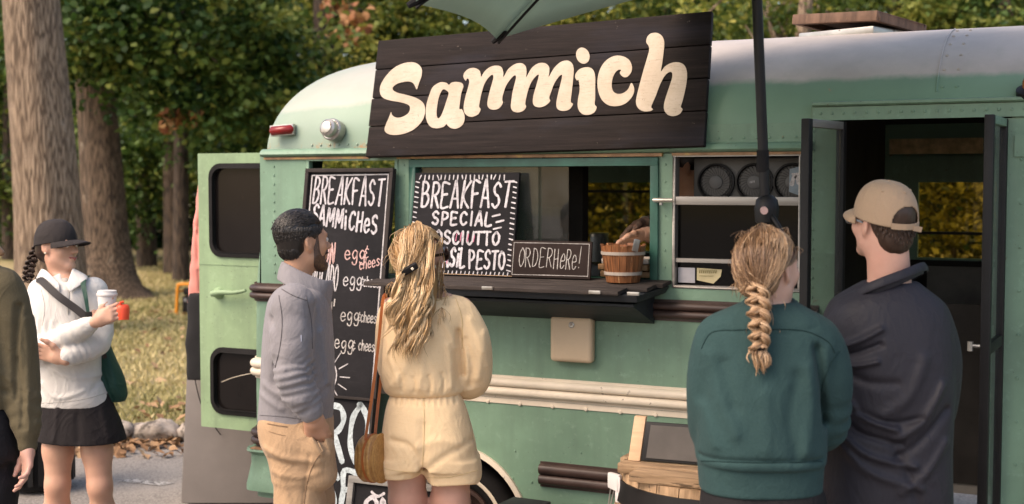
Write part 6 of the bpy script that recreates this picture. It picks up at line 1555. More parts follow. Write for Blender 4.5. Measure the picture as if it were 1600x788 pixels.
# ---------------------------------------------------------------- man in the grey zip top, seen from his right side
def man_grey():
    P = Person(465, 4.55); p = P.p; sk = skin('tan_skin', (.47, .26, .165)); H = Head(p(473, 378, 0), R(-54), R(3), 0, .88)
    hipR, hipL = p(458, 690, -.08), p(470, 690, .09); kR, kL = hipR * [1, 1, 0] + [.03, 0, .49], hipL * [1, 1, 0] + [.05, 0, .49]; aR, aL = kR * [1, 1, 0] + [-.02, 0, .07], kL * [1, 1, 0] + [0, .02, .07]
    B = Body(); H.skull(B); H.neck(B, p(466, 455, 0))
    B.loft(P.secs([(455, 440, 500, .10), (480, 432, 505, .15), (560, 430, 505, .14), (640, 425, 498, .13), (690, 428, 505, .14)]), .03)
    sR, eR, wR = p(459, 472, -.185), p(457, 585, -.215), p(488, 648, -.19); hR = p(497, 700, -.142)
    sL, eL, wL = p(476, 470, .19), p(476, 585, .21), p(482, 640, .18)
    B.chain([sR, eR, wR], [.046, .040, .030], .02); B.chain([sL, eL, wL, wL + (.0, -.03, -.07)], [.046, .040, .028, .032], .02)
    B.cone(eR * .35 + wR * .65, wR, .036, .029, .02)
    legs(B, hipL, kL, aL, hipR, kR, aR, (.95, .3), (.075, .05, .036))
    Hh = Body(); hand(Hh, wR, hR, (.95, .1, .2), [.1, .1, .15, .2], 1.0, thumb=.30)
    o = P.root(B, 'man with short black hair and a beard in a grey zip top and tan trousers', sk, .007, [Hh])
    H.eyes(o, m_eyew, m_iris)
    # hair, beard, brows
    Hb = Body(); H.ell(Hb, (0, -.020, .042), (.084, .102, .092), .01); H.ell(Hb, (0, -.052, -.026), (.062, .046, .050), .03)
    H.ell(Hb, (0, .100, -.035), (.090, .075, .080), .02, 's'); H.ell(Hb, (0, .055, -.06), (.12, .062, .075), .015, 's'); H.ell(Hb, (0, -.02, -.135), (.1, .1, .06), .01, 's')
    for sx in (-1, 1): H.ell(Hb, (sx * .085, -.006, -.012), (.03, .028, .036), .008, 's')
    Hb.noise(.0012, 60, 3, tuple(H.c), .3); Hb.build('hair', H_DARK, o, .0042)
    cs = []
    for i in range(5200):
        v = rng.normal(size=3); v /= np.linalg.norm(v); q = np.array((0, -.020, .042)) + v * np.array((.083, .101, .091))
        if q[2] < -.075 or (q[1] > .062 and q[2] < .055) or (abs(q[0]) > .06 and q[1] > -.035 and q[2] < .03) or (q[1] > .02 and q[2] < .035): continue
        d = np.array((.12 * rng.normal() + .25 * v[0], -.75 if q[2] > .07 else -.35, .1 if q[2] > .07 else -.9)) + rng.normal(0, .10, 3); d -= v * (d @ v) * .95; d /= np.linalg.norm(d)
        L = .026 if q[2] > .06 else .014
        cs.append(np.array([H.p(*(q + d * L * t + v * (.0016 * t * (1 - t) * 4 - .001 * t * t))) for t in np.linspace(0, 1, 6)]))
    for i in range(1500):
        v = rng.normal(size=3); v /= np.linalg.norm(v); q = np.array((0, -.054, -.024)) + v * np.array((.0645, .049, .052))
        if v[1] > .35 or q[2] < -.066 or q[2] > .02: continue
        d = np.array((.1 * rng.normal(), -.1, -1)) + rng.normal(0, .1, 3); d -= v * (d @ v) * .95; cs.append(np.array([H.p(*(q + d * .012 * t + v * .0015 * t)) for t in np.linspace(0, 1, 4)]))
    strands('hair_tufts', cs, .0013, H_DARK, o, 4)
    Bd = Body(); H.ell(Bd, (0, .026, -.020), (.0635, .0705, .0955), .02)
    for sx in (-1, 1): H.cone(Bd, (sx * .0435, .012, -.066), (sx * .012, .069, -.101), .0255, .0185, .03)
    H.ell(Bd, (0, .082, -.106), (.024, .018, .018), .02); H.ell(Bd, (0, .098, -.052), (.026, .011, .006), .01)
    H.ell(Bd, (0, .06, .048), (.12, .12, .080), .018, 's'); H.ell(Bd, (0, -.062, -.04), (.12, .085, .12), .010, 's'); H.ell(Bd, (0, .112, -.068), (.023, .022, .013), .006, 's')
    for sx in (-1, 1): H.ell(Bd, (sx * .054, .072, -.018), (.038, .042, .036), .012, 's')
    for sx in (-1, 1): H.cone(Bd, (sx * .0635, .028, .028), (sx * .0575, .028, -.05), .010, .015, .012)
    Bd.noise(.0015, 90, 8, tuple(H.c), .3); Bd.build('beard', beard_mat('short_beard', (.24, .125, .075), (.016, .010, .008)), o, .0042)
    bw = MB()
    for sx in (-1, 1): bw.tube([H.p(sx * x, y, z) for x, y, z in ((.014, .097, .020), (.030, .094, .027), (.046, .082, .022))], [.004, .005, .003], 6)
    bw.build('eyebrows', H_DARK, o, smooth=True)
    # grey top: body, sleeves with bunched cloth, stand collar
    G_ = fabric('grey_knit', (.20, .188, .196), .07, 380, .85, .3)
    S = Body(); S.loft(P.secs([(444, 446, 500, .085), (452, 434, 508, .135), (464, 426, 512, .185), (480, 421, 515, .200), (520, 415, 519, .195), (560, 412, 521, .185), (600, 410, 521, .175), (640, 406, 519, .165), (657, 405, 518, .165)]), .03, 2.4)
    S.chain([sR + (0, 0, -.01), sR * .45 + eR * .55, eR, eR * .5 + wR * .5, wR - (wR - eR) * .12], [.074, .069, .062, .056, .046], .03)
    S.chain([sL, eL, wL], [.070, .060, .045], .03)
    S.folds(sR * .25 + eR * .75, eR * .45 + wR * .55, .062, .0058, 5.5); S.folds(eR * .6 + wR * .4, wR, .052, .003, 4); S.folds(sR, eR, .07, .003, 3)
    S.ridge([p(425, 500, -.19), p(440, 530, -.2), p(430, 600, -.17)], .02, -.008); S.ridge([p(486, 480, -.2), p(492, 540, -.2), p(500, 600, -.17)], .016, -.009)
    S.ridge([p(415, 600, -.12), p(450, 622, -.17), p(480, 620, -.17)], .012, .006); S.ridge([p(408, 615, -.1), p(440, 640, -.17)], .010, .005); S.ridge([p(500, 520, -.17), p(512, 600, -.1)], .012, .006); S.ridge([p(505, 610, -.15), p(480, 640, -.17)], .012, -.005)
    S.noise(.004, 11, 5, tuple(p(465, 550)), .6)
    top = S.build('grey_top', G_, o, .0058)
    lo_ = [(514, 484, .0), (495, 470, -.085), (462, 456, -.115), (440, 442, -.075), (434, 438, 0)]; hi_ = [(520, 437, -.004), (504, 437, -.050), (472, 424, -.064), (449, 412, -.048), (442, 408, 0)]
    f_ = lambda L: [p(*q) for q in L] + [p(a_, b_, -c_) for a_, b_, c_ in L[-2::-1]]
    band('collar', f_(lo_), f_(hi_), G_, top, .007, .004)
    # sleeve badge: a pale blue rectangle with a red edge
    c0 = p(458, 530, -.262); bd = MB()
    u_, v_ = np.array([.0295, -.004, .003]), np.array([0, 0, .011]); bd.add([c0 + u_ * (i / 5 - 1) + v_ * (2 * j - 1) for i in range(11) for j in (0, 1)], [(2 * i, 2 * i + 2, 2 * i + 3, 2 * i + 1) for i in range(10)])
    ob = bd.build('sleeve_badge', mat('badge_blue', (.24, .26, .33), .7, .2, 60), top); 
    sw_ = ob.modifiers.new('w', 'SHRINKWRAP'); sw_.target = top; sw_.offset = .003; sw_.wrap_method = 'NEAREST_SURFACEPOINT'
    # red t-shirt edge at the neck
    t_ = MB(); t_.tube(catmull([p(456, 424, -.050), p(470, 431, -.060), p(484, 438, -.052), p(494, 443, -.02)], 4), .0055, 6); t_.build('tshirt_edge', mat('red_tee', (.42, .05, .035), .8), o, smooth=True)
    gs = fabric('grey_seam', (.10, .093, .097)); seam(P, top, [(436, 462), (441, 500), (438, 540), (430, 575)], gs); seam(P, top, [(478, 462), (486, 500), (488, 545)], gs); seam(P, top, [(406, 649), (440, 651), (470, 655)], gs, .0012); seam(P, top, [(440, 452), (458, 462), (480, 470)], gs)
    # tan chinos
    T_ = fabric('tan_chino', (.36, .235, .14), .08, 300, .8, .15)
    T = Body(); T.loft(P.secs([(640, 412, 515, .160), (660, 406, 519, .168), (690, 410, 520, .172), (712, 424, 518, .165), (735, 432, 514, .155, .01)]), .03, 2.5)
    T.chain([p(486, 676, -.145), p(497, 700, -.130), p(500, 740, -.11)], [.036, .052, .06], .025); T.chain([p(484, 640, -.20), p(488, 668, -.182), p(495, 684, -.165)], [.030, .030, .022], .012, 's')
    for hp, kn, an, dy in ((hipR, kR, aR, 0), (hipL, kL, aL, 0)): T.chain([hp + (.005, 0, -.02), hp * .5 + kn * .5 + (.008, 0, 0), kn, an + (0, 0, .03)], [.088, .084, .072, .062], .035)
    T.ridge([p(494, 655, -.15), p(505, 690, -.16), p(512, 700, -.13)], .007, -.010); T.ridge([p(478, 655, -.17), p(492, 690, -.17), p(505, 706, -.15)], .008, .009)
    T.ridge([p(415, 700, -.14), p(450, 716, -.17), p(500, 720, -.16)], .012, .007); T.ridge([p(424, 716, -.13), p(460, 728, -.17)], .010, -.006); T.ridge([p(428, 735, -.13), p(470, 745, -.16), p(500, 735, -.15)], .012, .006)
    T.ridge([p(485, 710, -.17), p(478, 750, -.165), p(474, 800, -.16)], .006, -.005); T.ridge([p(440, 745, -.16), p(452, 790, -.16)], .014, .006)
    T.noise(.005, 12, 9, tuple(p(465, 750)), .8)
    tr = T.build('tan_trousers', T_, o, .006)
    seam(P, tr, [(503, 706), (490, 725), (480, 755), (474, 790)], fabric('chino_seam', (.25, .16, .095)), .0018); seam(P, tr, [(487, 660), (494, 684), (504, 705)], fabric('chino_edge', (.42, .28, .17)), .0028); seam(P, tr, [(418, 662), (434, 665), (449, 667)], fabric('chino_seam', (.2, .13, .08)), .0022, name='back_pocket'); seam(P, tr, [(420, 674), (432, 678), (446, 681)], fabric('chino_seam', (.25, .16, .095)), .0014, name='back_pocket')
    shoe('shoe', aR, (.95, .3), m_shoe, o, m_sole); shoe('shoe', aL, (.95, .3), m_shoe, o, m_sole)
    return o
man_grey()

# ---------------------------------------------------------------- woman in the yellow linen set, seen from behind
def woman_yellow():
    P = Person(668, 4.75); p = P.p; sk = skin('fair_pink_skin', (.52, .29, .215), .3); H = Head(p(658, 400, .0), R(-42), R(2), R(2), .87)
    hL, hR = p(634, 722, 0), p(705, 722, 0); kL, kR = np.array([p(640, 790)[0], .02, .47]), np.array([p(703, 790)[0], -.01, .47]); aL, aR = kL * [1, 1, 0] + [.02, -.03, .07], kR * [1, 1, 0] + [-.02, -.05, .07]
    B = Body(); H.skull(B, True); H.neck(B, p(660, 462, -.005), ) if False else B.cone(H.p(0, -.026, -.055), p(662, 462, 0), .048, .056, .03)
    B.loft(P.secs([(456, 640, 690, .06), (466, 622, 715, .075), (500, 612, 716, .10), (580, 620, 706, .09), (612, 616, 708, .09), (680, 606, 728, .11), (722, 608, 735, .11)]), .03)
    sL, eL, wL = p(612, 482, 0), p(606, 575, .10), p(640, 560, .28); sR, eR, wR = p(722, 482, 0), p(740, 578, .06), p(712, 560, .26)
    B.chain([sL, eL, wL], [.042, .036, .026], .02); B.chain([sR, eR, wR], [.042, .036, .026], .02)
    legs(B, hL, kL, aL, hR, kR, aR, (.15, 1), (.078, .052, .036))
    hs = []
    for w_, dx in ((wL, .05), (wR, -.05)): Hh = Body(); hand(Hh, w_, w_ + (dx, .06, .02), (0, .2, 1), .35, .9); hs.append(Hh)
    o = P.root(B, 'woman with long wavy blonde hair in a pale yellow linen top and shorts', sk, .007, hs)
    H.eyes(o, m_eyew, m_iris)
    Y = fabric('yellow_linen', (.82, .585, .345), .05, 330, .9, .1, bst=.3, col2=(.86, .70, .47), slub=.25, cst=.13)
    S = Body(); S.loft(P.secs([(459, 632, 700, .06), (466, 612, 722, .085), (480, 600, 736, .110), (505, 595, 732, .130), (540, 593, 722, .140), (575, 592, 719, .140), (597, 597, 722, .135), (608, 601, 724, .125), (615, 607, 717, .110)]), .03, 2.3)
    S.chain([p(714, 488, .0), p(730, 525, .0), p(736, 572, .03), p(730, 594, .09), p(716, 574, .22)], [.056, .070, .074, .060, .036], .03, sm=3)
    S.chain([p(618, 490, .0), p(620, 530, .02), p(620, 572, .08), p(632, 562, .24)], [.058, .066, .066, .036], .03, sm=3)
    for a_, b_, w2, am in (((716, 520), (722, 590), .010, -.018), ((640, 560), (612, 604), .012, .006), ((660, 545), (655, 606), .014, .006), ((700, 540), (705, 606), .012, .007), ((690, 500), (712, 545), .012, .007), ((625, 580), (628, 612), .007, -.006), ((645, 590), (648, 613), .006, -.006), ((670, 588), (671, 614), .006, -.007), ((690, 585), (692, 614), .006, -.006), ((606, 560), (622, 604), .009, .006)):
        S.ridge([p(*a_, -.13), p((a_[0] + b_[0]) / 2 + 2, (a_[1] + b_[1]) / 2, -.14), p(*b_, -.125)], w2, am)
    S.ridge([p(735, 500, -.06), p(752, 545, -.05), p(748, 590, -.02)], .014, .007); S.ridge([p(728, 530, -.06), p(738, 570, -.03), p(735, 600, .02)], .010, -.008); S.ridge([p(756, 520, -.02), p(762, 570, 0)], .012, .006)
    S.noise(.006, 13, 4, tuple(p(668, 540)), .7)
    S.ell(p(668, 452, -.02), (.085, .12, .028), .015, 's')
    top = S.build('linen_top', Y, o, .0058)
    ys = fabric('linen_seam', (.62, .45, .24)); seam(P, top, [(604, 474), (628, 470), (650, 476), (690, 468), (708, 458)], ys, .0022); seam(P, top, [(712, 466), (722, 500), (722, 545)], ys)
    T = Body(); T.loft(P.secs([(612, 612, 716, .102), (624, 607, 722, .118), (645, 601, 730, .132), (680, 596, 740, .145), (705, 595, 745, .145), (728, 596, 748, .140)]), .03, 2.5)
    T.loft(P.secs([(715, 594, 662, .115, .0), (736, 594, 660, .112, .0), (741, 596, 658, .108, .0)]), .02, 2.4); T.loft(P.secs([(715, 655, 748, .13, .0), (738, 662, 753, .122, .0), (750, 664, 752, .118, .0)]), .02, 2.4)
    T.cone(p(658, 760, -.2), p(658, 748, .2), .022, .022, .02, 's')
    T.ridge([p(612, 690, -.13), p(640, 700, -.16), p(662, 735, -.12)], .012, -.008); T.ridge([p(742, 690, -.10), p(700, 712, -.16), p(664, 735, -.12)], .014, -.007); T.ridge([p(662, 665, -.14), p(662, 700, -.155), p(660, 736, -.12)], .016, -.008)
    for x in range(618, 716, 9): T.ridge([p(x, 614, -.115), p(x + (x - 664) * .06, 634, -.135)], .0055, -.006)
    T.ridge([p(655, 700, -.16), p(690, 690, -.16), p(730, 700, -.12)], .016, .005); T.noise(.006, 12, 14, tuple(p(668, 690)), .6)
    sh_ = T.build('linen_shorts', Y, o, .0058); seam(P, sh_, [(662, 622), (663, 660), (662, 700), (660, 734)], ys); seam(P, sh_, [(597, 731), (620, 736), (656, 738)], ys, .0012); seam(P, sh_, [(666, 746), (700, 746), (746, 735)], ys, .0012)
    shoe('shoe', aL, (.15, 1), m_shoe2, o, m_sole); shoe('shoe', aR, (.15, 1), m_shoe2, o, m_sole)
    # hair: crown swept to a clip, the rest falling in loose waves
    Hb = Body(); H.ell(Hb, (0, -.026, .034), (.0765, .0965, .0865), .01); H.ell(Hb, (0, -.078, -.05), (.064, .042, .10), .04); H.ell(Hb, (0, .115, -.02), (.085, .06, .13), .02, 's'); H.ell(Hb, (0, .10, .03), (.06, .04, .05), .02, 's')
    Hb.chain([p(652, 440, -.070), p(650, 480, -.110), p(645, 520, -.135)], [.070, .058, .022], .04, sm=2)
    Hb.noise(.004, 34, 6, tuple(H.c), .6); Hb.build('hair', H_BLOND, o, .006)
    g = np.random.default_rng(21); cs, rad, tn = [], [], []
    clip = p(640, 420, -.138)
    st, en, md = [], [], []; ch = H.R.T @ (clip - H.c) / H.s
    for i in range(900):
        tt, sd = g.uniform(0, .5), g.choice((-1, 1)); st.append(hairline(tt, sd, .003) if i % 3 else np.array((g.normal(0, .03), g.uniform(-.02, .06), .124))); md.append(((sd * (.015 + tt * .25), -.02, .12) if tt < .2 else (sd * .070, -.045, .040)) if i % 3 else None); en.append(ch + g.normal(0, .012, 3))
    c1 = arc_strands(H, st, en, .003, n=16, jit=.0014, sag=.025, rx=(.0800, .1010, .0905), mids=md); cs += c1; rad += [.0019] * len(c1); tn += list(np.clip(g.normal(.56, .2, len(c1)), 0, 1))
    clumps = []
    for i in range(46):   # locks that wave together
        low = i < 34; x0 = g.uniform(627, 677) if low else 642 + g.normal(0, 5); edge = abs(x0 - 655) / 40
        clumps.append((x0, g.uniform(372, 412) + (22 if edge < .4 else 0) if low else 424, 646 + (x0 - 655) * g.uniform(.95, 1.45) + g.normal(0, 4) if low else 642 + g.normal(0, 18), g.uniform(490, 552) - 34 * min(1.2, abs((x0 - 648) / 46)) ** 1.5, g.uniform(0, 6.28), g.uniform(2.5, 7.5), g.uniform(.085, .125), np.clip(g.normal(.74, .16), .15, 1), g.uniform(0, .020)))
    for x0, y0, x1, y1, ph, am, fq, tn_, dep in clumps:
        for j in range(34):
            ox, oy, os_ = g.normal(0, 2.9), g.normal(0, .004), g.normal(0, 7); sp = g.uniform(.5, 1.0); pts = []
            dy0 = -.108 * math.sqrt(max(.06, 1 - min(1, abs(x0 - 655) / 42) ** 2))
            for t in np.linspace(0, 1, 26):
                y = y0 + os_ * .5 + (y1 + os_ - y0) * t; e_ = min(1, t * 1.7); wv = am * e_ * (.35 + .75 * t) * math.sin(y * fq + ph + ox * .05); wz = .020 * e_ * math.cos(y * fq + ph)
                back = dy0 * (1 - t) + (-.165 - .020 * math.cos((x1 - 645) / 36)) * t - (.016 + dep) * math.sin(math.pi * min(1, t * 1.1)) 
                pts.append(p(x0 + (x1 - x0) * t ** .9 + wv + ox * (1 - .55 * t * t) * sp, y, back + wz * .7 + oy))
            cs.append(np.array(pts)); rad.append(g.uniform(.0012, .0023)); tn.append(np.clip(tn_ + g.normal(0, .10), 0, 1))
    strands('hair_locks', cs, rad, H_BLOND, o, 4, tones=tn)
    fr = []
    for i in range(14):
        x0 = g.uniform(684, 690); y0 = g.uniform(395, 420); pts = [p(x0 + 4 * math.sin(t * 3 + i) + 2 * t, y0 + t * g.uniform(40, 75), -.02 - .06 * t) for t in np.linspace(0, 1, 12)]; fr.append(np.array(pts))
    strands('face_locks', fr, .0018, H_BLOND, o, 4); flyaways(P, [(617, 390, -.05), (622, 360, -.05), (650, 347, -.05), (690, 370, -.03), (612, 440, -.12), (694, 450, -.08), (606, 480, -.14), (690, 480, -.14), (650, 520, -.18), (630, 530, -.17)], 130, 34, H_BLOND, o, 5, 9)
    cl = MB(); cl.beam(clip + (-.026, -.030, -.016), clip + (.030, -.028, .016), .022, .024, (0, -.3, 1)); cl.build('hair_clip', m_black, o, bevel=.006); MB().beam(clip + (.010, -.046, .0), clip + (.016, -.045, .006), .028, .006, (.2, 0, 1)).build('clip_trim', m_cream, o)
    sg_ = MB()
    for sx in (-1, 1): sg_.lathe([(.003, .004), (.026, .003), (.028, 0), (.026, -.003), (.003, -.002)], H.p(sx * .033, .112, .002), H.R @ np.array([sx * .25, 1, 0]), 16)
    sg_.beam(H.p(-.012, .116, .006), H.p(.012, .116, .006), .004, .004)
    for sx in (-1, 1): sg_.beam(H.p(sx * .060, .105, .008), H.p(sx * .080, -.005, .006), .004, .010, (0, 0, 1))
    sg_.build('sunglasses', mat('tortoise', (.030, .014, .010), .15, .4, 60), o, smooth=True, ang=60)
    MB().tube([H.p(.083, .0, -.045), H.p(.083, .0, -.034)], .005, 8).build('earring', m_cream, o, smooth=True)
    return o, p, P
wy, wp, WP = woman_yellow()
# round rattan handbag hanging from an orange strap
def handbag():
    c = wp(584, 716, -.075); hb = empty('round_handbag', WP.o + RIGHT * c[0] + FWD * c[1] + np.array([0, 0, c[2]]), YAW, 'round woven honey brown handbag on an orange strap beside the yellow shorts', 'handbag')
    m, nt, b = new_mat('rattan'); co = coords(nt); w = nt.nodes.new('ShaderNodeTexWave'); w.wave_type = 'RINGS'; w.rings_direction = 'X'; w.inputs['Scale'].default_value = 55; w.inputs['Distortion'].default_value = 1.2; w.inputs['Detail Scale'].default_value = 6; nt.links.new(co, w.inputs['Vector'])
    cc = ramp(nt, noise(nt, co, 70, 4, .6), [(.3, (.36, .17, .045)), (.7, (.58, .32, .10))]); cc = mixc(nt, ramp(nt, w.outputs['Fac'], [(.2, .5), (.6, 0.0)]), cc, (.22, .09, .025)); nt.links.new(cc, b.inputs['Base Color']); b.inputs['Roughness'].default_value = .5; bump(nt, b, w.outputs['Fac'], .5, .002)
    ax = np.array([.93, -.36, .06]); mt = mat('orange_leather', (.42, .12, .03), .45, .15, 10)
    MB().lathe([(.001, -.042), (.070, -.042), (.082, -.038), (.088, -.030), (.088, .030), (.082, .038), (.070, .042), (.001, .042)], (0, 0, 0), ax, 48).build('basket', m, hb, smooth=True, ang=50)
    MB().lathe([(.088, -.004), (.0905, -.004), (.0905, .004), (.088, .004)], (0, 0, 0), ax, 48).build('rim_band', mt, hb, smooth=True)
    MB().lathe([(.0885, .028), (.0915, .030), (.0915, .036), (.086, .039)], (0, 0, 0), ax, 48).build('woven_edge', m, hb, smooth=True)
    def lp(px, py, dy): return wp(px, py, dy) - c
    st = MB(); pts = catmull([lp(600, 462, -.02), lp(597, 478, -.075), lp(591, 540, -.09), lp(581, 620, -.105), lp(572, 680, -.11), lp(570, 712, -.12)], 6)
    for a_, b_ in zip(pts[:-1], pts[1:]): st.beam(a_, b_, .011, .003, (.2, -1, 0))
    pts = catmull([lp(600, 462, -.02), lp(603, 470, .05), lp(598, 560, .06), lp(590, 640, .0), lp(586, 680, -.03)], 6)
    for a_, b_ in zip(pts[:-1], pts[1:]): st.beam(a_, b_, .011, .003, (.2, -1, 0))
    st.build('strap', mt, hb)
    tb_ = MB(); tb_.beam(lp(570, 692, -.122), lp(570, 722, -.125), .014, .004, (0, -1, 0)); tb_.beam(lp(565, 712, -.125), lp(576, 711, -.125), .006, .006, (0, -1, 0)); tb_.beam(lp(565, 719, -.125), lp(576, 718, -.125), .006, .006, (0, -1, 0)); tb_.build('strap_tab', mt, hb)
handbag()

# ---------------------------------------------------------------- woman with the braid, green sweatshirt
def woman_braid():
    P = Person(1195, 3.65); p = P.p; sk = skin('fair_skin', (.55, .33, .25), .25); H = Head(p(1203, 421, .0), R(-47), R(3), R(1), .90)
    hL, hR = p(1150, 775, 0), p(1240, 775, 0); kL, kR = hL * [1, 1, 0] + [.0, .02, .5], hR * [1, 1, 0] + [.02, 0, .5]; aL, aR = kL * [1, 1, 0] + [0, -.03, .07], kR * [1, 1, 0] + [.02, -.05, .07]
    B = Body(); H.skull(B, True); B.cone(H.p(0, -.026, -.055), p(1202, 492, .01), .048, .058, .03)
    sL, eL, wL = p(1126, 536, 0), p(1116, 645, .06), p(1155, 662, .27); sR, eR, wR = p(1272, 536, 0), p(1286, 645, .06), p(1250, 660, .27)
    B.loft(P.secs([(482, 1170, 1235, .06), (500, 1130, 1270, .08), (560, 1125, 1275, .10), (660, 1130, 1265, .095), (740, 1115, 1265, .11), (790, 1110, 1275, .12)]), .03)
    B.chain([sL, eL, wL], [.045, .038, .028], .02); B.chain([sR, eR, wR], [.045, .038, .028], .02); legs(B, hL, kL, aL, hR, kR, aR, (.1, 1), (.08, .055, .038))
    hs = []
    for w_, dx in ((wL, .08), (wR, -.08)): Hh = Body(); hand(Hh, w_, w_ + (dx, .02, .02), (0, .1, 1), .35, .92); hs.append(Hh)
    o = P.root(B, 'woman with a thick dark blonde braid in a deep green sweatshirt', sk, .007, hs); H.eyes(o, m_eyew, m_iris)
    E_ = fabric('deep_green_fleece', (.024, .052, .052), .10, 260, .9, .25, bst=.3, col2=(.045, .085, .082), cst=.14)
    S = Body(); S.loft(P.secs([(472, 1160, 1245, .065, .01), (482, 1138, 1263, .085), (494, 1112, 1284, .105), (512, 1094, 1303, .120), (540, 1086, 1312, .135), (580, 1090, 1298, .150), (640, 1088, 1290, .160), (700, 1087, 1288, .165), (718, 1089, 1287, .160), (724, 1091, 1285, .148), (764, 1094, 1283, .142)]), .03, 2.4)
    S.chain([p(1274, 530, .0), p(1288, 575, .0), p(1291, 640, .03), p(1282, 672, .09), p(1250, 662, .25)], [.058, .066, .060, .056, .038], .03, sm=3)
    S.chain([p(1124, 530, .0), p(1115, 575, .0), p(1112, 640, .03), p(1118, 672, .09), p(1155, 664, .25)], [.058, .066, .060, .056, .038], .03, sm=3)
    S.ridge([p(1275, 545, -.10), p(1283, 590, -.11), p(1290, 660, -.06)], .014, -.022); S.ridge([p(1262, 575, -.13), p(1268, 640, -.14), p(1262, 705, -.15)], .020, .010); S.ridge([p(1245, 590, -.14), p(1235, 660, -.155), p(1245, 712, -.155)], .020, -.009)
    S.ridge([p(1110, 560, -.13), p(1125, 620, -.15), p(1150, 680, -.16)], .020, .008); S.ridge([p(1135, 570, -.14), p(1150, 640, -.155)], .018, -.007); S.ridge([p(1100, 640, -.12), p(1120, 700, -.15)], .016, .007)
    S.ridge([p(1195, 620, -.16), p(1200, 700, -.165)], .026, .006); S.ridge([p(1095, 722, -.13), p(1190, 722, -.165), p(1286, 721, -.13)], .007, -.007)
    S.ridge([p(1120, 512, -.1), p(1160, 522, -.13), p(1230, 522, -.13), p(1278, 512, -.1)], .005, -.003); S.noise(.005, 10, 24, tuple(p(1200, 620)), .7)
    S.folds(p(1308, 600, .0), p(1290, 680, .10), .064, .004, 4)
    top = S.build('sweatshirt', E_, o, .0058)
    es = fabric('fleece_seam', (.012, .030, .030)); seam(P, top, [(1096, 545), (1112, 520), (1150, 516), (1200, 515), (1255, 517), (1292, 533), (1304, 552)], es); seam(P, top, [(1312, 548), (1296, 572), (1284, 610), (1284, 660)], es); seam(P, top, [(1089, 720), (1140, 722), (1200, 723), (1284, 721)], es, .0020)
    C = Body(); nk = p(1203, 470, .005)
    for i in range(20):
        a, a2 = i / 20 * 6.283, (i + 1) / 20 * 6.283; f = lambda a: nk + np.array([.070 * math.cos(a), .072 * math.sin(a), -.012 + .014 * math.cos(a) * .2 - .012 * -math.sin(a)]); C.cone(f(a), f(a2), .011, .011, .006)
    C.build('neck_rib', E_, top, .005)
    rb = MB()
    T = Body(); T.loft(P.secs([(755, 1099, 1279, .132), (775, 1095, 1287, .140), (830, 1096, 1290, .140)]), .03, 2.4); bm = fabric('black_leggings', (.016, .015, .016), .1, 300, .8, .1)
    for hp, kn, an in ((hL, kL, aL), (hR, kR, aR)): T.chain([hp + (0, 0, -.06), hp * .5 + kn * .5, kn, an + (0, 0, .04)], [.095, .085, .066, .050], .03)
    T.noise(.004, 12, 3, tuple(p(1195, 800)), 1.0); T.build('black_trousers', bm, o, .008)
    shoe('shoe', aL, (.1, 1), m_shoe2, o, m_sole); shoe('shoe', aR, (.1, 1), m_shoe2, o, m_sole)
    # scalp hair combed back to the nape, then a three-strand braid
    Hb = Body(); H.ell(Hb, (0, -.024, .034), (.0775, .099, .0865), .01); H.ell(Hb, (0, -.07, -.035), (.072, .052, .055), .03); H.ell(Hb, (0, .105, -.02), (.085, .06, .13), .02, 's'); H.ell(Hb, (0, .078, -.055), (.13, .095, .074), .012, 's')
    for sx in (-1, 1): H.ell(Hb, (sx * .085, -.008, -.010), (.03, .026, .034), .008, 's')
    Hb.noise(.002, 50, 6, tuple(H.c), .3); Hb.build('hair', H_ASH, o, .005)
    nape = p(1181, 452, -.098); nh = H.R.T @ (nape - H.c) / H.s; g = np.random.default_rng(5); st, en, md = [], [], []
    for i in range(1700):
        tt = g.uniform(0, .60); tt = tt if tt < .46 else tt + .30; sd = g.choice((-1, 1)); st.append(hairline(tt, sd, .0025)); md.append((sd * .070, -.052, .030 - .03 * max(0, .3 - tt)) if .16 < tt < .5 else ((sd * (.015 + tt * .3), -.02, .12) if tt < .16 else None)); en.append(nh + np.array([g.normal(0, .014), g.normal(0, .006), g.normal(0, .008)]))
    for i in range(500):   # from the crown itself
        st.append((g.normal(0, .045), g.uniform(-.03, .06), .118 - .01 * g.random())); md.append(None); en.append(nh + np.array([g.normal(0, .018), g.normal(0, .008), g.normal(0, .010)]))
    c1 = arc_strands(H, st, en, .004, n=18, jit=.0013, sag=.03, rx=(.0820, .105, .0905), cz=(-.003, -.022, .034), mids=md); tn = [np.clip(.46 + .30 * math.sin(i_[0] * 62 + 1) + g.normal(0, .12), 0, 1) for i_ in st]
    strands('combed_hair', c1, .0014, H_ASH, o, 4, tones=tn)
    br_ = []; rad = []; tb = []; top_, bot = nape + (0.0, -.012, .008), p(1186, 545, -.165)
    for s_ in range(3):
        for j in range(34):
            oa, orr = g.uniform(0, 6.28), math.sqrt(g.random()) * .0150; pts = []
            for t in np.linspace(-.04, 1.0, 70):
                q = top_ + (bot - top_) * t; ph = 2 * math.pi * (1.75 * t + s_ / 3); ta = (1 - .25 * t) * (.8 + .2 * min(1, max(t, 0) * 5)); w = .0215 * ta
                oo = oa + 2.2 * math.sin(ph) ; pts.append(q + np.array([w * math.sin(ph) + orr * ta * math.cos(oo), -.013 * math.sin(2 * ph) + orr * ta * math.sin(oo) - .018 * math.sin(math.pi * np.clip(t, 0, 1)), .006 * math.cos(ph)]))
            br_.append(np.array(pts)); rad.append(.0034); tb.append(np.clip(g.normal(.62, .2), 0, 1))
    strands('braid', br_, rad, H_ASH, o, 5, taper=False, tones=tb)
    tl_ = []
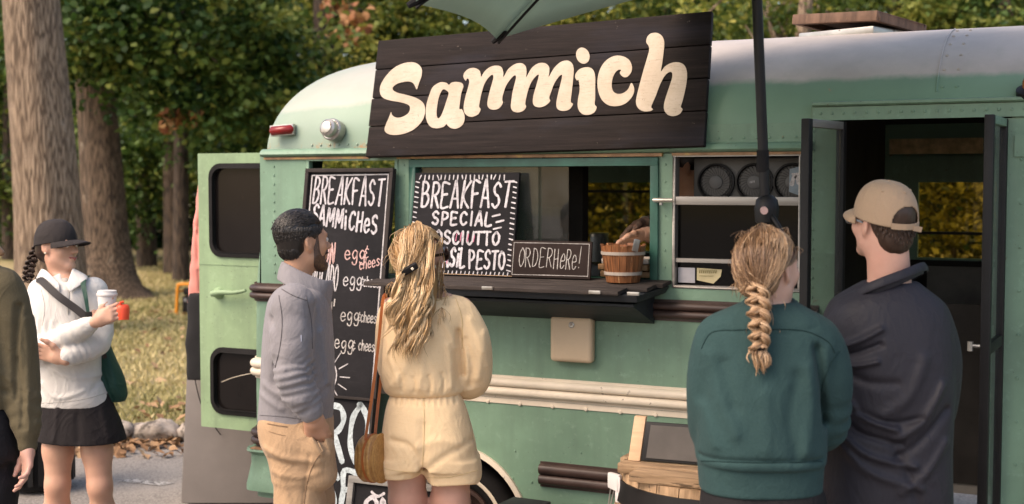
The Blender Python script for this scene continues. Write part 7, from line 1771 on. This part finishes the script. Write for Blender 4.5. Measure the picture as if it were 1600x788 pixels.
    for i in range(90):
        oa, orr = g.uniform(0, 6.28), math.sqrt(g.random()); e = p(1189 + g.normal(0, 5), 572 + g.normal(0, 7) - 4 * orr, -.170)
        pts = [bot * (1 - t) + e * t + np.array([math.cos(oa), .7 * math.sin(oa), 0]) * orr * (.010 + .016 * math.sin(math.pi * min(1, t * 1.05)) ** .8) for t in np.linspace(0, 1, 12)]; tl_.append(np.array(pts))
    strands('braid_tail', tl_, .0026, H_ASH, o, 5, tones=[np.clip(g.normal(.68, .2), 0, 1) for _ in tl_])
    MB().lathe([(.012, -.008), (.0175, -.005), (.0175, .005), (.012, .008)], bot, (bot - top_), 16).build('hair_tie', fabric('black_tie', (.02, .014, .014)), o, smooth=True)
    ws = []
    for i in range(26):
        x0, y0 = (1166 + g.normal(0, 3), 440) if i < 10 else (1195 + g.normal(0, 14), 455 + g.uniform(0, 60)); e = (x0 + g.normal(-2 if i < 10 else 0, 10), y0 + g.uniform(10, 42)); ws.append(np.array([p(x0 + (e[0] - x0) * t + 4 * math.sin(t * 3), y0 + (e[1] - y0) * t, -.10 - .02 * math.sin(t * 3)) for t in np.linspace(0, 1, 8)]))
    strands('loose_hairs', ws, .0009, H_ASH, o, 3); flyaways(P, [(1147, 400, -.02), (1150, 440, -.03), (1160, 360, -.02), (1190, 348, -.03), (1230, 355, 0), (1245, 385, 0), (1165, 448, -.08), (1205, 455, -.09), (1180, 500, -.15), (1188, 540, -.16)], 110, 26, H_ASH, o, 5, 4)
    return o
woman_braid()

# ---------------------------------------------------------------- man in the beige cap and navy top
def man_cap():
    P = Person(1388, 3.95); p = P.p; sk = skin('pale_pink_skin', (.58, .33, .25), .3); H = Head(p(1379, 348, .0), R(24), R(9), R(-2), .98)
    hL, hR = p(1335, 790, 0), p(1430, 790, 0); kL, kR = hL * [1, 1, 0] + [0, .03, .5], hR * [1, 1, 0] + [0, 0, .5]; aL, aR = kL * [1, 1, 0] + [0, -.02, .075], kR * [1, 1, 0] + [.02, -.04, .075]
    B = Body(); H.skull(B); B.cone(H.p(0, -.030, -.055), p(1390, 452, .0), .062, .066, .03)
    sL, eL, wL = p(1328, 512, 0), p(1322, 640, .07), p(1355, 660, .29); sR, eR, wR = p(1446, 512, 0), p(1455, 640, .07), p(1425, 655, .29)
    B.loft(P.secs([(450, 1355, 1425, .07), (470, 1330, 1450, .085), (540, 1318, 1462, .11), (660, 1315, 1455, .11), (790, 1310, 1455, .12)]), .03)
    B.chain([sL, eL, wL], [.052, .043, .031], .02); B.chain([sR, eR, wR], [.052, .043, .031], .02); legs(B, hL, kL, aL, hR, kR, aR, (-.1, 1), (.085, .058, .042))
    hs = []
    for w_, dx in ((wL, .08), (wR, -.08)): Hh = Body(); hand(Hh, w_, w_ + (dx, .03, .02), (0, .1, 1), .35, 1.0); hs.append(Hh)
    o = P.root(B, 'man in a beige baseball cap, glasses and a navy collared top', sk, .007, hs); H.eyes(o, m_eyew, m_iris)
    Nv = fabric('navy_jersey', (.0165, .0155, .0215), .08, 420, .60, .1, bst=.15, col2=(.026, .024, .033), cst=.14)
    S = Body(); S.loft(P.secs([(440, 1350, 1432, .080, .0), (450, 1332, 1444, .098), (462, 1312, 1460, .115), (476, 1298, 1474, .130), (500, 1290, 1482, .145), (540, 1290, 1484, .160), (590, 1296, 1483, .168), (640, 1292, 1482, .165), (700, 1285, 1480, .160), (760, 1282, 1481, .160), (820, 1280, 1484, .160)]), .03, 2.5)
    S.chain([p(1450, 510, .0), p(1460, 560, .0), p(1459, 620, .03), p(1450, 655, .10), p(1425, 655, .27)], [.062, .070, .064, .058, .042], .03, sm=3)
    S.chain([p(1324, 510, .0), p(1322, 560, .0), p(1320, 620, .03), p(1326, 655, .10), p(1355, 660, .27)], [.062, .070, .064, .058, .042], .03, sm=3)
    for a_, b_, c_, w2, am in (((1312, 545), (1345, 535), (1380, 515), .008, .009), ((1318, 560), (1350, 552), (1378, 540), .008, -.008), ((1322, 574), (1350, 572), (1372, 566), .007, .008), ((1335, 590), (1362, 600), (1400, 600), .012, -.006),
                               ((1310, 600), (1345, 650), (1400, 672), .010, .010), ((1305, 630), (1345, 678), (1410, 695), .010, -.009), ((1300, 655), (1350, 710), (1430, 730), .010, .009), ((1330, 640), (1390, 662), (1440, 655), .009, -.007),
                               ((1470, 600), (1440, 660), (1395, 690), .012, .009), ((1478, 640), (1440, 690), (1400, 720), .012, -.008), ((1310, 690), (1360, 740), (1440, 765), .012, .007), ((1476, 690), (1450, 740), (1410, 770), .012, .007), ((1390, 690), (1420, 740), (1440, 800), .012, -.006), ((1440, 560), (1420, 620), (1380, 650), .016, .006)):
        S.ridge([p(*a_, -.13), p(*b_, -.165), p(*c_, -.165)], w2 * 1.1, am * 1.55)
    S.noise(.005, 10, 44, tuple(p(1390, 620)), .7); S.ell(p(1390, 428, -.0), (.075, .085, .045), .01, 's')
    top = S.build('navy_top', Nv, o, .0058)
    hi_ = [p(1334, 460, -.005), p(1350, 446, -.070), p(1376, 434, -.098), p(1416, 419, -.090), p(1440, 410, -.035), p(1440, 416, .05), p(1395, 438, .092), p(1350, 456, .06)]
    lo_ = [p(1330, 471, -.010), p(1349, 461, -.080), p(1378, 449, -.110), p(1419, 434, -.100), p(1445, 424, -.040), p(1445, 428, .055), p(1395, 450, .105), p(1346, 468, .065)]
    mi_ = [p(1332, 474, -.008), p(1352, 468, -.072), p(1380, 456, -.096), p(1416, 441, -.088), p(1438, 430, -.035), p(1438, 432, .05), p(1395, 454, .088), p(1348, 470, .06)]
    band('collar', lo_, hi_, Nv, top, .005, .004, True); band('collar_stand', mi_, hi_, Nv, top, .004, 0, True)
    T = Body(); T.loft(P.secs([(790, 1288, 1478, .150), (850, 1290, 1478, .15)]), .03, 2.4)
    for hp, kn, an in ((hL, kL, aL), (hR, kR, aR)): T.chain([hp + (0, 0, -.05), kn, an + (0, 0, .03)], [.105, .085, .070], .03)
    T.build('dark_trousers', fabric('charcoal_twill', (.03, .028, .03)), o, .009); shoe('shoe', aL, (-.1, 1), m_shoe, o, m_sole); shoe('shoe', aR, (-.1, 1), m_shoe, o, m_sole)
    hm = hair_mat('short_brown_hair', [(0, (.022, .011, .007)), (.6, (.05, .026, .016)), (1, (.095, .052, .033))], .5)
    Hb = Body(); H.ell(Hb, (0, -.018, .036), (.0785, .098, .086), .01); H.ell(Hb, (0, -.066, -.034), (.060, .046, .060), .03); H.ell(Hb, (0, .075, -.045), (.11, .095, .075), .015, 's'); H.ell(Hb, (0, .11, .0), (.1, .06, .12), .01, 's')
    for sx in (-1, 1): H.ell(Hb, (sx * .085, .0, -.016), (.03, .035, .036), .008, 's')
    Hb.noise(.002, 80, 3, tuple(H.c), .3); Hb.build('hair', hm, o, .0042)
    cs = []
    for i in range(900):
        v = rng.normal(size=3); v /= np.linalg.norm(v); q = np.array((0, -.030, -.005)) + v * np.array((.074, .083, .088))
        if v[1] > -.30 or q[2] > .09 or q[2] < -.085 or (abs(q[0]) > .045 and q[2] < -.02): continue
        cs.append(np.array([H.p(*(q + np.array([.1 * v[0], .1 * v[1], -1]) * .014 * t + v * .003)) for t in np.linspace(0, 1, 4)]))
    strands('hair_tufts', cs, .0022, hm, o, 4)
    cap_hat(H, 'beige_cap', fabric('beige_cotton', (.35, .245, .165), .06, 500, .85, .15, bst=.15), o, hole=True, brim_up=.006, brim=.052)
    gl = MB()
    for sx in (-1, 1):
        ring = [H.p(sx * .034 + .025 * math.cos(a), .112 - .006 * abs(math.cos(a)), .000 + .021 * math.sin(a)) for a in np.linspace(0, 6.283, 20)]; gl.tube(ring, .0028, 6); gl.beam(H.p(sx * .060, .104, .006), H.p(sx * .082, -.002, .006), .004, .006, (0, 0, 1))
    gl.tube([H.p(-.010, .114, .004), H.p(0, .117, .007), H.p(.010, .114, .004)], .0024, 6); go = gl.build('glasses', mat('grey_frame', (.20, .22, .24), .25, .1), o, smooth=True)
    ln = MB()
    for sx in (-1, 1): ln.lathe([(.0001, .001), (.024, 0.0), (.0001, -.001)], H.p(sx * .034, .110, 0), H.R @ np.array([0, 1.0, 0]), 18)
    ln.build('lenses', glass_mat('lens', (.8, .85, .88), .08), go)
    return o
man_cap()

# ---------------------------------------------------------------- girl in the dark cap, arms crossed, cup in hand
def girl():
    P = Person(112, 5.9); p = P.p; sk = skin('warm_skin', (.58, .335, .235), .35); H = Head(p(90, 385, .0), R(-112), R(3), R(0), .93)
    hL, hR = p(92, 660, 0), p(148, 660, 0); kL, kR = p(90, 757, -.02), p(156, 760, -.04); aL, aR = np.array([p(86, 788)[0], .03, .075]), np.array([p(160, 788)[0] + .02, .02, .075])
    fc = (.35, -.94)
    B = Body(); H.skull(B, True); B.cone(H.p(0, -.022, -.055), p(100, 438, .0), .046, .054, .03)
    B.loft(P.secs([(432, 84, 122, .055), (445, 66, 146, .075), (490, 62, 148, .10), (560, 72, 150, .085), (620, 68, 165, .10), (660, 66, 172, .11)]), .03)
    sR, eR, wR = p(66, 455, .01), p(62, 548, -.10), p(150, 503, -.235); sL, eL, wL = p(146, 455, .0), p(152, 536, -.10), p(97, 561, -.205)
    B.chain([sR, eR, wR], [.040, .034, .024], .02); B.chain([sL, eL, wL], [.040, .034, .024], .02); legs(B, hL, kL, aL, hR, kR, aR, fc, (.078, .054, .037))
    B.chain([kL, p(87, 792, .0)], [.049, .050], .02)
    H1 = Body(); hand(H1, wR, p(178, 488, -.250), (0, .10, 1), [.80, .82, .85, .85], .95)
    H2 = Body(); hand(H2, wL, p(74, 553, -.200), (-.1, -.15, 1), .30, .95)
    o = P.root(B, 'smiling girl in a dark cap and white half zip top holding a white cup', sk, .007, [H1, H2], .0042); H.eyes(o, m_eyew, m_iris)
    lp = MB(); lp.tube([H.p(-.027, .090, -.057), H.p(-.012, .1015, -.0610), H.p(.0, .1045, -.0630), H.p(.012, .1015, -.0610), H.p(.027, .090, -.057)], [.0016, .0036, .0036, .0036, .0016], 6); lp.tube([H.p(-.024, .0915, -.0605), H.p(0, .1025, -.0705), H.p(.024, .0915, -.0605)], [.0016, .0044, .0016], 6)
    lp.build('lips', mat('lip_pink', (.36, .085, .075), .4), o, smooth=True)
    bw = MB()
    for sx in (-1, 1): bw.tube([H.p(sx * x, y, z) for x, y, z in ((.016, .095, .019), (.030, .092, .0245), (.046, .080, .019))], [.0025, .003, .0015], 6)
    bw.build('eyebrows', H_BROWN, o, smooth=True)
    Wt = fabric('white_knit', (.60, .575, .54), .05, 300, .85, .2, bst=.2, col2=(.70, .68, .65))
    S = Body(); S.loft(P.secs([(426, 92, 120, .060), (434, 76, 132, .075), (444, 62, 148, .095), (458, 54, 155, .110), (490, 52, 156, .125), (540, 54, 156, .125), (590, 58, 160, .120), (618, 60, 170, .125), (632, 61, 174, .120)]), .025, 2.3)
    S.chain([sR, p(58, 505, -.02), eR, eR * .45 + wR * .55, wR - (wR - eR) * .10], [.064, .060, .056, .050, .038], .022, sm=2); S.chain([sL, p(155, 500, -.02), eL, eL * .45 + wL * .55, wL - (wL - eL) * .10], [.064, .058, .054, .050, .037], .022, sm=2)
    S.folds(p(58, 515, -.04), eR * .6 + wR * .4, .055, .004, 5); S.folds(eR, wR, .048, .004, 6); S.folds(eL, wL, .048, .004, 6)
    S.ridge([p(70, 570, -.12), p(110, 590, -.13), p(160, 590, -.1)], .012, .006); S.ridge([p(66, 600, -.11), p(90, 622, -.12), p(130, 612, -.12)], .010, .007); S.ridge([p(62, 610, -.1), p(80, 632, -.11)], .010, -.006); S.ridge([p(158, 575, -.09), p(140, 610, -.12)], .010, -.006)
    S.ridge([p(108, 446, -.10), p(108, 490, -.13)], .005, -.006); S.noise(.0035, 16, 6, tuple(p(110, 540)), .5)
    S.ell(p(104, 425, -.075), (.036, .06, .045), .012, 's')
    top = S.build('half_zip_top', Wt, o, .006)
    band('collar', [p(62, 438, .05), p(57, 436, -.01), p(68, 442, -.085), p(93, 457, -.118)], [p(74, 424, .05), p(66, 420, -.015), p(75, 425, -.066), p(92, 443, -.104)], Wt, top, .006, .004)
    band('collar', [p(122, 430, .05), p(137, 433, -.035), p(131, 442, -.090), p(109, 457, -.120)], [p(108, 421, .05), p(113, 419, -.02), p(111, 425, -.064), p(104, 446, -.104)], Wt, top, .006, .004)
    tk = Body(); tk.ell(p(103, 447, -.050), (.034, .04, .040), .01); tk.build('grey_tee', fabric('grey_tee', (.42, .38, .34)), o, .007)
    K = fabric('black_skirt', (.022, .019, .020), .12, 400, .8, .15)
    T = Body(); T.loft(P.secs([(612, 66, 168, .112), (635, 62, 177, .122), (660, 61, 188, .132), (682, 60, 195, .140), (688, 60, 196, .142)]), .02, 2.2); T.cone(p(50, 702, -.25), p(205, 675, -.25), .012, .012, .004, 's'); T.ell(p(130, 712, 0), (.5, .5, .040), .003, 's', rot_yp(0, 0, -.118))
    T.ridge([p(90, 640, -.12), p(84, 688, -.13)], .012, .006); T.ridge([p(120, 650, -.13), p(122, 690, -.14)], .014, -.006); T.ridge([p(155, 640, -.12), p(168, 685, -.12)], .014, .006); T.noise(.004, 14, 7, tuple(p(125, 660)), .5)
    T.build('skirt', K, o, .006); shoe('shoe', aL, fc, m_shoe2, o, m_sole); shoe('shoe', aR, fc, m_shoe2, o, m_sole)
    # hair under the cap and a short braid
    Hb = Body(); H.ell(Hb, (0, -.020, .030), (.081, .099, .088), .01); H.ell(Hb, (0, -.068, -.03), (.060, .045, .050), .03); H.ell(Hb, (0, .10, -.03), (.1, .095, .10), .015, 's')
    for sx in (-1, 1): H.ell(Hb, (sx * .085, .0, -.020), (.03, .034, .044), .008, 's')
    Hb.noise(.002, 50, 6, tuple(H.c), .3); Hb.build('hair', H_BROWN, o, .005)
    g = np.random.default_rng(8); a_, b_ = p(60, 386, .03), p(44, 440, .02); cs = []
    for s_ in range(3):
        for j in range(20):
            oa, orr = g.uniform(0, 6.28), math.sqrt(g.random()) * .0105
            cs.append(np.array([a_ + (b_ - a_) * t + np.array([.018 * math.sin(2 * math.pi * (2.3 * t + s_ / 3)) + orr * math.cos(oa), -.010 * math.sin(4 * math.pi * (2.3 * t + s_ / 3)) + orr * math.sin(oa) - .0, -.0]) - np.array([.012, 0, 0]) * math.sin(math.pi * np.clip(t, 0, 1)) for t in np.linspace(-.1, 1.05, 50)]))
    strands('braid', cs, .0030, H_BROWN, o, 5)
    zs = fabric('white_seam', (.42, .40, .37)); seam(P, top, [(108, 452), (107, 472), (106, 492)], zs, .0025, name='zip'); seam(P, top, [(62, 630), (100, 628), (140, 622), (172, 612)], zs, .0014); seam(P, top, [(64, 452), (70, 480), (66, 510)], zs, .0013)
    cap_hat(H, 'dark_cap', fabric('black_cotton', (.034, .029, .028), .1, 500, .85, .2, bst=.15), o, hole=False, brim_up=.004, brim=.088)
    MB().lathe([(.001, .004), (.004, .003), (.005, 0)], H.p(.083, -.004, -.030), H.R @ np.array([1.0, .1, 0]), 10).build('earring', m_cream, o, smooth=True)
    return o, p, P
gg, gp_, GP = girl()
def girl_things():
    def gw(q): return GP.o + RIGHT * q[0] + FWD * q[1] + np.array([0, 0, q[2]])
    # cup
    c = gp_(167, 484, -.195); cu = empty('paper_cup', gw(c), YAW, 'white paper cup with a white lid held by the girl in the dark cap', 'cup'); wp_ = mat('cup_white', (.62, .59, .56), .5, .04)
    t = np.array([.03, 0, 1.0]); MB().lathe([(.030, -.065), (.042, .062), (.041, .064)], (0, 0, 0), t, 28).build('cup_wall', wp_, cu, smooth=True, ang=50)
    MB().lathe([(.043, .062), (.0455, .064), (.0455, .072), (.042, .076), (.041, .086), (.001, .087)], (0, 0, 0), t, 28).build('cup_lid', wp_, cu, smooth=True, ang=40)
    c = gp_(191, 488, -.215); ob = empty('orange_lid', gw(c), YAW, 'bright orange red drinking lid held beside the white cup', 'lid'); mo = mat('orange_red_plastic', (.85, .09, .035), .4, .05)
    MB().lathe([(.026, -.034), (.030, -.034), (.033, .012), (.030, .026), (.024, .034), (.006, .036)], (0, 0, 0), (0, .1, 1), 28).build('dome', mo, ob, smooth=True, ang=50); MB().tube([(.0, -.018, .034), (.0, -.022, .046), (.01, -.014, .047)], .006, 8).build('spout', mo, ob, smooth=True)
    # green bag on a dark strap across the chest
    c = gp_(176, 592, .03); bg = empty('green_bag', gw(c), YAW, 'dark green cloth bag hanging on the left hip of the girl in the white top', 'bag'); gm = fabric('bottle_green_nylon', (.012, .050, .036), .12, 300, .6, .1)
    def l(px, py, dy): return gp_(px, py, dy) - c
    B = Body(); B.loft([(l(0, 628, .05)[2], l(180, 628, .05)[0], .03, .045, .05), (l(0, 615, .05)[2], l(178, 615, .05)[0], .03, .055, .07), (l(0, 590, .05)[2], l(170, 590, .05)[0], .03, .065, .07), (l(0, 560, .05)[2], l(160, 560, .05)[0], .03, .055, .055), (l(0, 520, .05)[2], l(150, 520, .05)[0], .04, .03, .03)], .02, 2.2)
    B.ridge([l(158, 545, -.03), l(172, 590, -.05), l(186, 622, -.02)], .010, .009).ridge([l(150, 560, -.03), l(160, 600, -.05), l(172, 625, -.03)], .010, -.008).noise(.008, 16, 4, (0, 0, 0), 1); B.build('pouch', gm, bg, .007)
    st = MB(); pts = catmull([l(55, 436, .03), l(64, 438, -.075), l(90, 462, -.142), l(120, 484, -.150), l(138, 499, -.150)], 8)
    for a_, b_ in zip(pts[:-1], pts[1:]): st.beam(a_, b_, .034, .004, (.1, -1, .2))
    pts = catmull([l(138, 498, -.152), l(154, 530, -.10), l(164, 560, -.03)], 6)
    for a_, b_ in zip(pts[:-1], pts[1:]): st.beam(a_, b_, .020, .004, (.3, -1, .2))
    st.build('black_strap', mat('strap_black', (.024, .02, .02), .7, .1, 20), bg)
    s2 = MB(); pts = catmull([l(136, 432, .03), l(130, 440, -.088), l(134, 465, -.138), l(139, 498, -.153)], 8)
    for i, (a_, b_) in enumerate(zip(pts[:-1], pts[1:])): s2.beam(a_, b_, .030 - .0008 * i, .004, (.1, -1, .2))
    s2.build('green_strap', gm, bg); MB().box(-.016, .016, -.008, .0, -.02, .02).build('buckle', m_black, bg, bevel=.004, loc=l(139, 494, -.156))
girl_things()

# ---------------------------------------------------------------- person in the olive sweater at the left edge
def olive():
    P = Person(-62, 5.0); p = P.p; sk = skin('rosy_skin', (.55, .31, .24), .3); H = Head(p(-55, 335, .0), R(-30), 0, 0, .98)
    hL, hR = p(-98, 690, 0), p(-18, 690, 0); kL, kR = hL * [1, 1, 0] + [0, .02, .5], np.array([p(-8, 700)[0], -.01, .5]); aL, aR = kL * [1, 1, 0] + [0, -.02, .07], kR * [1, 1, 0] + [0, -.03, .07]
    B = Body(); H.skull(B); B.cone(H.p(0, -.026, -.055), p(-58, 425, 0), .052, .060, .03)
    sR, eR, wR = p(12, 446, -.02), p(33, 572, .0), p(43, 694, -.06); sL, eL, wL = p(-130, 446, 0), p(-146, 572, 0), p(-146, 694, -.05)
    B.loft(P.secs([(420, -90, -28, .06), (440, -125, 0, .09), (560, -120, 2, .11), (640, -120, -4, .11), (690, -125, 4, .12)]), .03); B.chain([sR, eR, wR], [.046, .038, .028], .02); B.chain([sL, eL, wL, wL + (0, -.02, -.10)], [.046, .038, .028, .034], .02)
    legs(B, hL, kL, aL, hR, kR, aR, (.4, .9), (.08, .055, .04)); Hh = Body(); hand(Hh, wR + (0, 0, -.008), p(43, 738, -.085), (-.25, .3, 0), [.28, .36, .42, .5], .98)
    o = P.root(B, 'person in an olive green sweater and black trousers cut off by the picture edge', sk, .007, [Hh]); H.eyes(o, m_eyew, m_iris)
    Ov = fabric('olive_fleece', (.105, .085, .050), .10, 240, .9, .25, bst=.3, col2=(.15, .125, .08))
    S = Body(); S.loft(P.secs([(402, -84, -34, .07), (412, -110, -10, .09), (424, -128, 8, .110), (444, -138, 18, .125), (500, -138, 20, .14), (560, -136, 22, .15), (600, -134, 24, .155), (622, -132, 24, .150), (636, -128, 20, .14)]), .03, 2.4)
    S.chain([p(6, 446, -.02), p(22, 500, -.01), p(32, 572, .0), p(38, 640, -.03), p(43, 676, -.055)], [.068, .066, .062, .056, .044], .03, sm=3); S.chain([wR + (-.002, .0, .048), wR + (0, 0, -.004)], [.042, .039], .01); S.chain([sL, eL, wL], [.068, .062, .045], .03)
    S.ridge([p(20, 480, -.12), p(16, 560, -.12), p(20, 625, -.11)], .010, -.016); S.ridge([p(40, 500, -.06), p(44, 580, -.06), p(44, 650, -.08)], .010, .006); S.ridge([p(28, 560, -.06), p(34, 620, -.08), p(36, 668, -.09)], .008, -.007); S.ridge([p(52, 610, -.03), p(52, 670, -.06)], .008, .006); S.ridge([p(-30, 560, -.14), p(10, 600, -.13)], .014, .008); S.ridge([p(-40, 600, -.14), p(14, 622, -.13)], .012, -.006)
    S.folds(p(36, 600, -.01), p(42, 680, -.05), .055, .003, 4); S.noise(.005, 11, 54, tuple(p(-20, 540)), .7); top = S.build('olive_sweater', Ov, o, .006)
    T = Body(); T.loft(P.secs([(618, -126, 14, .135), (650, -130, 24, .145), (700, -132, 34, .15), (720, -130, 35, .145)]), .03, 2.4)
    for hp, kn, an in ((hL, kL, aL), (hR, kR, aR)): T.chain([hp + (0, 0, -.05), hp * .5 + kn * .5, kn, an + (0, 0, .03)], [.100, .098, .085, .068], .03)
    T.ridge([p(0, 650, -.14), p(26, 700, -.12)], .012, .008); T.ridge([p(-10, 720, -.14), p(30, 745, -.1)], .012, -.008); T.ridge([p(0, 660, -.14), p(20, 664, -.12)], .006, -.006); T.noise(.006, 12, 4, tuple(p(0, 750)), 1.0)
    T.build('black_trousers', fabric('black_denim', (.015, .014, .016), .1, 300, .7, .1), o, .007); shoe('shoe', aL, (.4, .9), m_shoe, o, m_sole); shoe('shoe', aR, (.4, .9), m_shoe, o, m_sole)
    Hb = Body(); H.ell(Hb, (0, -.022, .036), (.088, .104, .094), .01); H.ell(Hb, (0, -.07, -.05), (.085, .055, .11), .04); H.ell(Hb, (0, .115, -.02), (.085, .06, .13), .02, 's'); Hb.cone(p(-20, 380, -.05), p(2, 396, -.05), .03, .012, .03); Hb.noise(.004, 40, 6, tuple(H.c), .4); Hb.build('hair', H_ASH, o, .006)
    return o
olive()

# ---------------------------------------------------------------- cook inside the bus, hands over the counter
def cook():
    P = Person(1062, 5.75); p = P.p; sk = skin('cook_skin', (.50, .29, .20), .25); H = Head(p(1075, 262, .16), R(70), R(-12), 0, .98); fl_z = .72
    B = Body(); H.skull(B); B.cone(H.p(0, -.026, -.055), p(1075, 335, .17), .054, .062, .03)
    sA, eA, wA = p(1055, 350, -.02), p(1034, 372, -.16), p(1006, 366, -.22); sB, eB, wB = p(1085, 345, .3), p(1036, 345, .20), p(1004, 350, .06)
    B.loft(P.secs([(330, 1050, 1100, .10, .15), (352, 1042, 1108, .19, .15), (430, 1046, 1104, .16, .15), (560, 1044, 1106, .16, .15), (640, 1048, 1106, .16, .15)]), .03)
    B.chain([sA, eA, wA], [.048, .042, .030], .02); B.chain([sB, eB, wB], [.048, .042, .029], .02)
    for dy in (.06, .24):
        h_ = p(1078, 600, dy); B.chain([h_, [h_[0], dy, fl_z + .48], [h_[0] + .02, dy, fl_z + .07]], [.085, .058, .04], .03); B.cone([h_[0] + .02, dy, fl_z + .035], [h_[0] - .14, dy, fl_z + .03], .034, .026, .03)
    H1, H2 = Body(), Body(); hand(H1, wA, p(970, 380, -.24), (0, -.7, .5), [.35, .4, .5, .5], 1.0); hand(H2, wB, p(972, 364, .0), (.1, -.8, .3), [.4, .5, .5, .6], 1.0)
    o = P.root(B, 'cook inside the bus of whom only the two working hands show at the counter', sk, .008, [H1, H2]); H.eyes(o, m_eyew, m_iris)
    dk = fabric('black_tee', (.012, .011, .011)); S = Body(); S.loft(P.secs([(333, 1052, 1098, .11, .15), (350, 1040, 1110, .20, .15), (430, 1044, 1106, .175, .15), (560, 1042, 1108, .17, .15)]), .03); S.chain([sA, sA * .4 + eA * .6], [.07, .06], .03); S.chain([sB, sB * .4 + eB * .6], [.07, .06], .03); S.build('black_tee', dk, o, .009)
    T = Body(); T.loft(P.secs([(550, 1046, 1104, .165, .15), (640, 1048, 1106, .165, .15)]), .03)
    for dy in (.06, .24): h_ = p(1078, 600, dy); T.chain([h_, [h_[0], dy, fl_z + .48], [h_[0] + .02, dy, fl_z + .08]], [.10, .078, .062], .03)
    T.build('dark_trousers', dk, o, .011); Hb = Body(); H.ell(Hb, (0, -.02, .04), (.084, .102, .092), .01); H.ell(Hb, (0, .10, -.035), (.09, .075, .08), .02, 's'); H.ell(Hb, (0, .0, -.1), (.12, .12, .08), .02, 's'); Hb.build('hair', H_DARK, o, .008)
    d_ = (wB - eB) / np.linalg.norm(wB - eB); MB().lathe([(.031, -.006), (.034, -.004), (.034, .004), (.031, .006)], wB - d_ * .02, d_, 20).build('bracelet', m_cream, o, smooth=True)
cook()
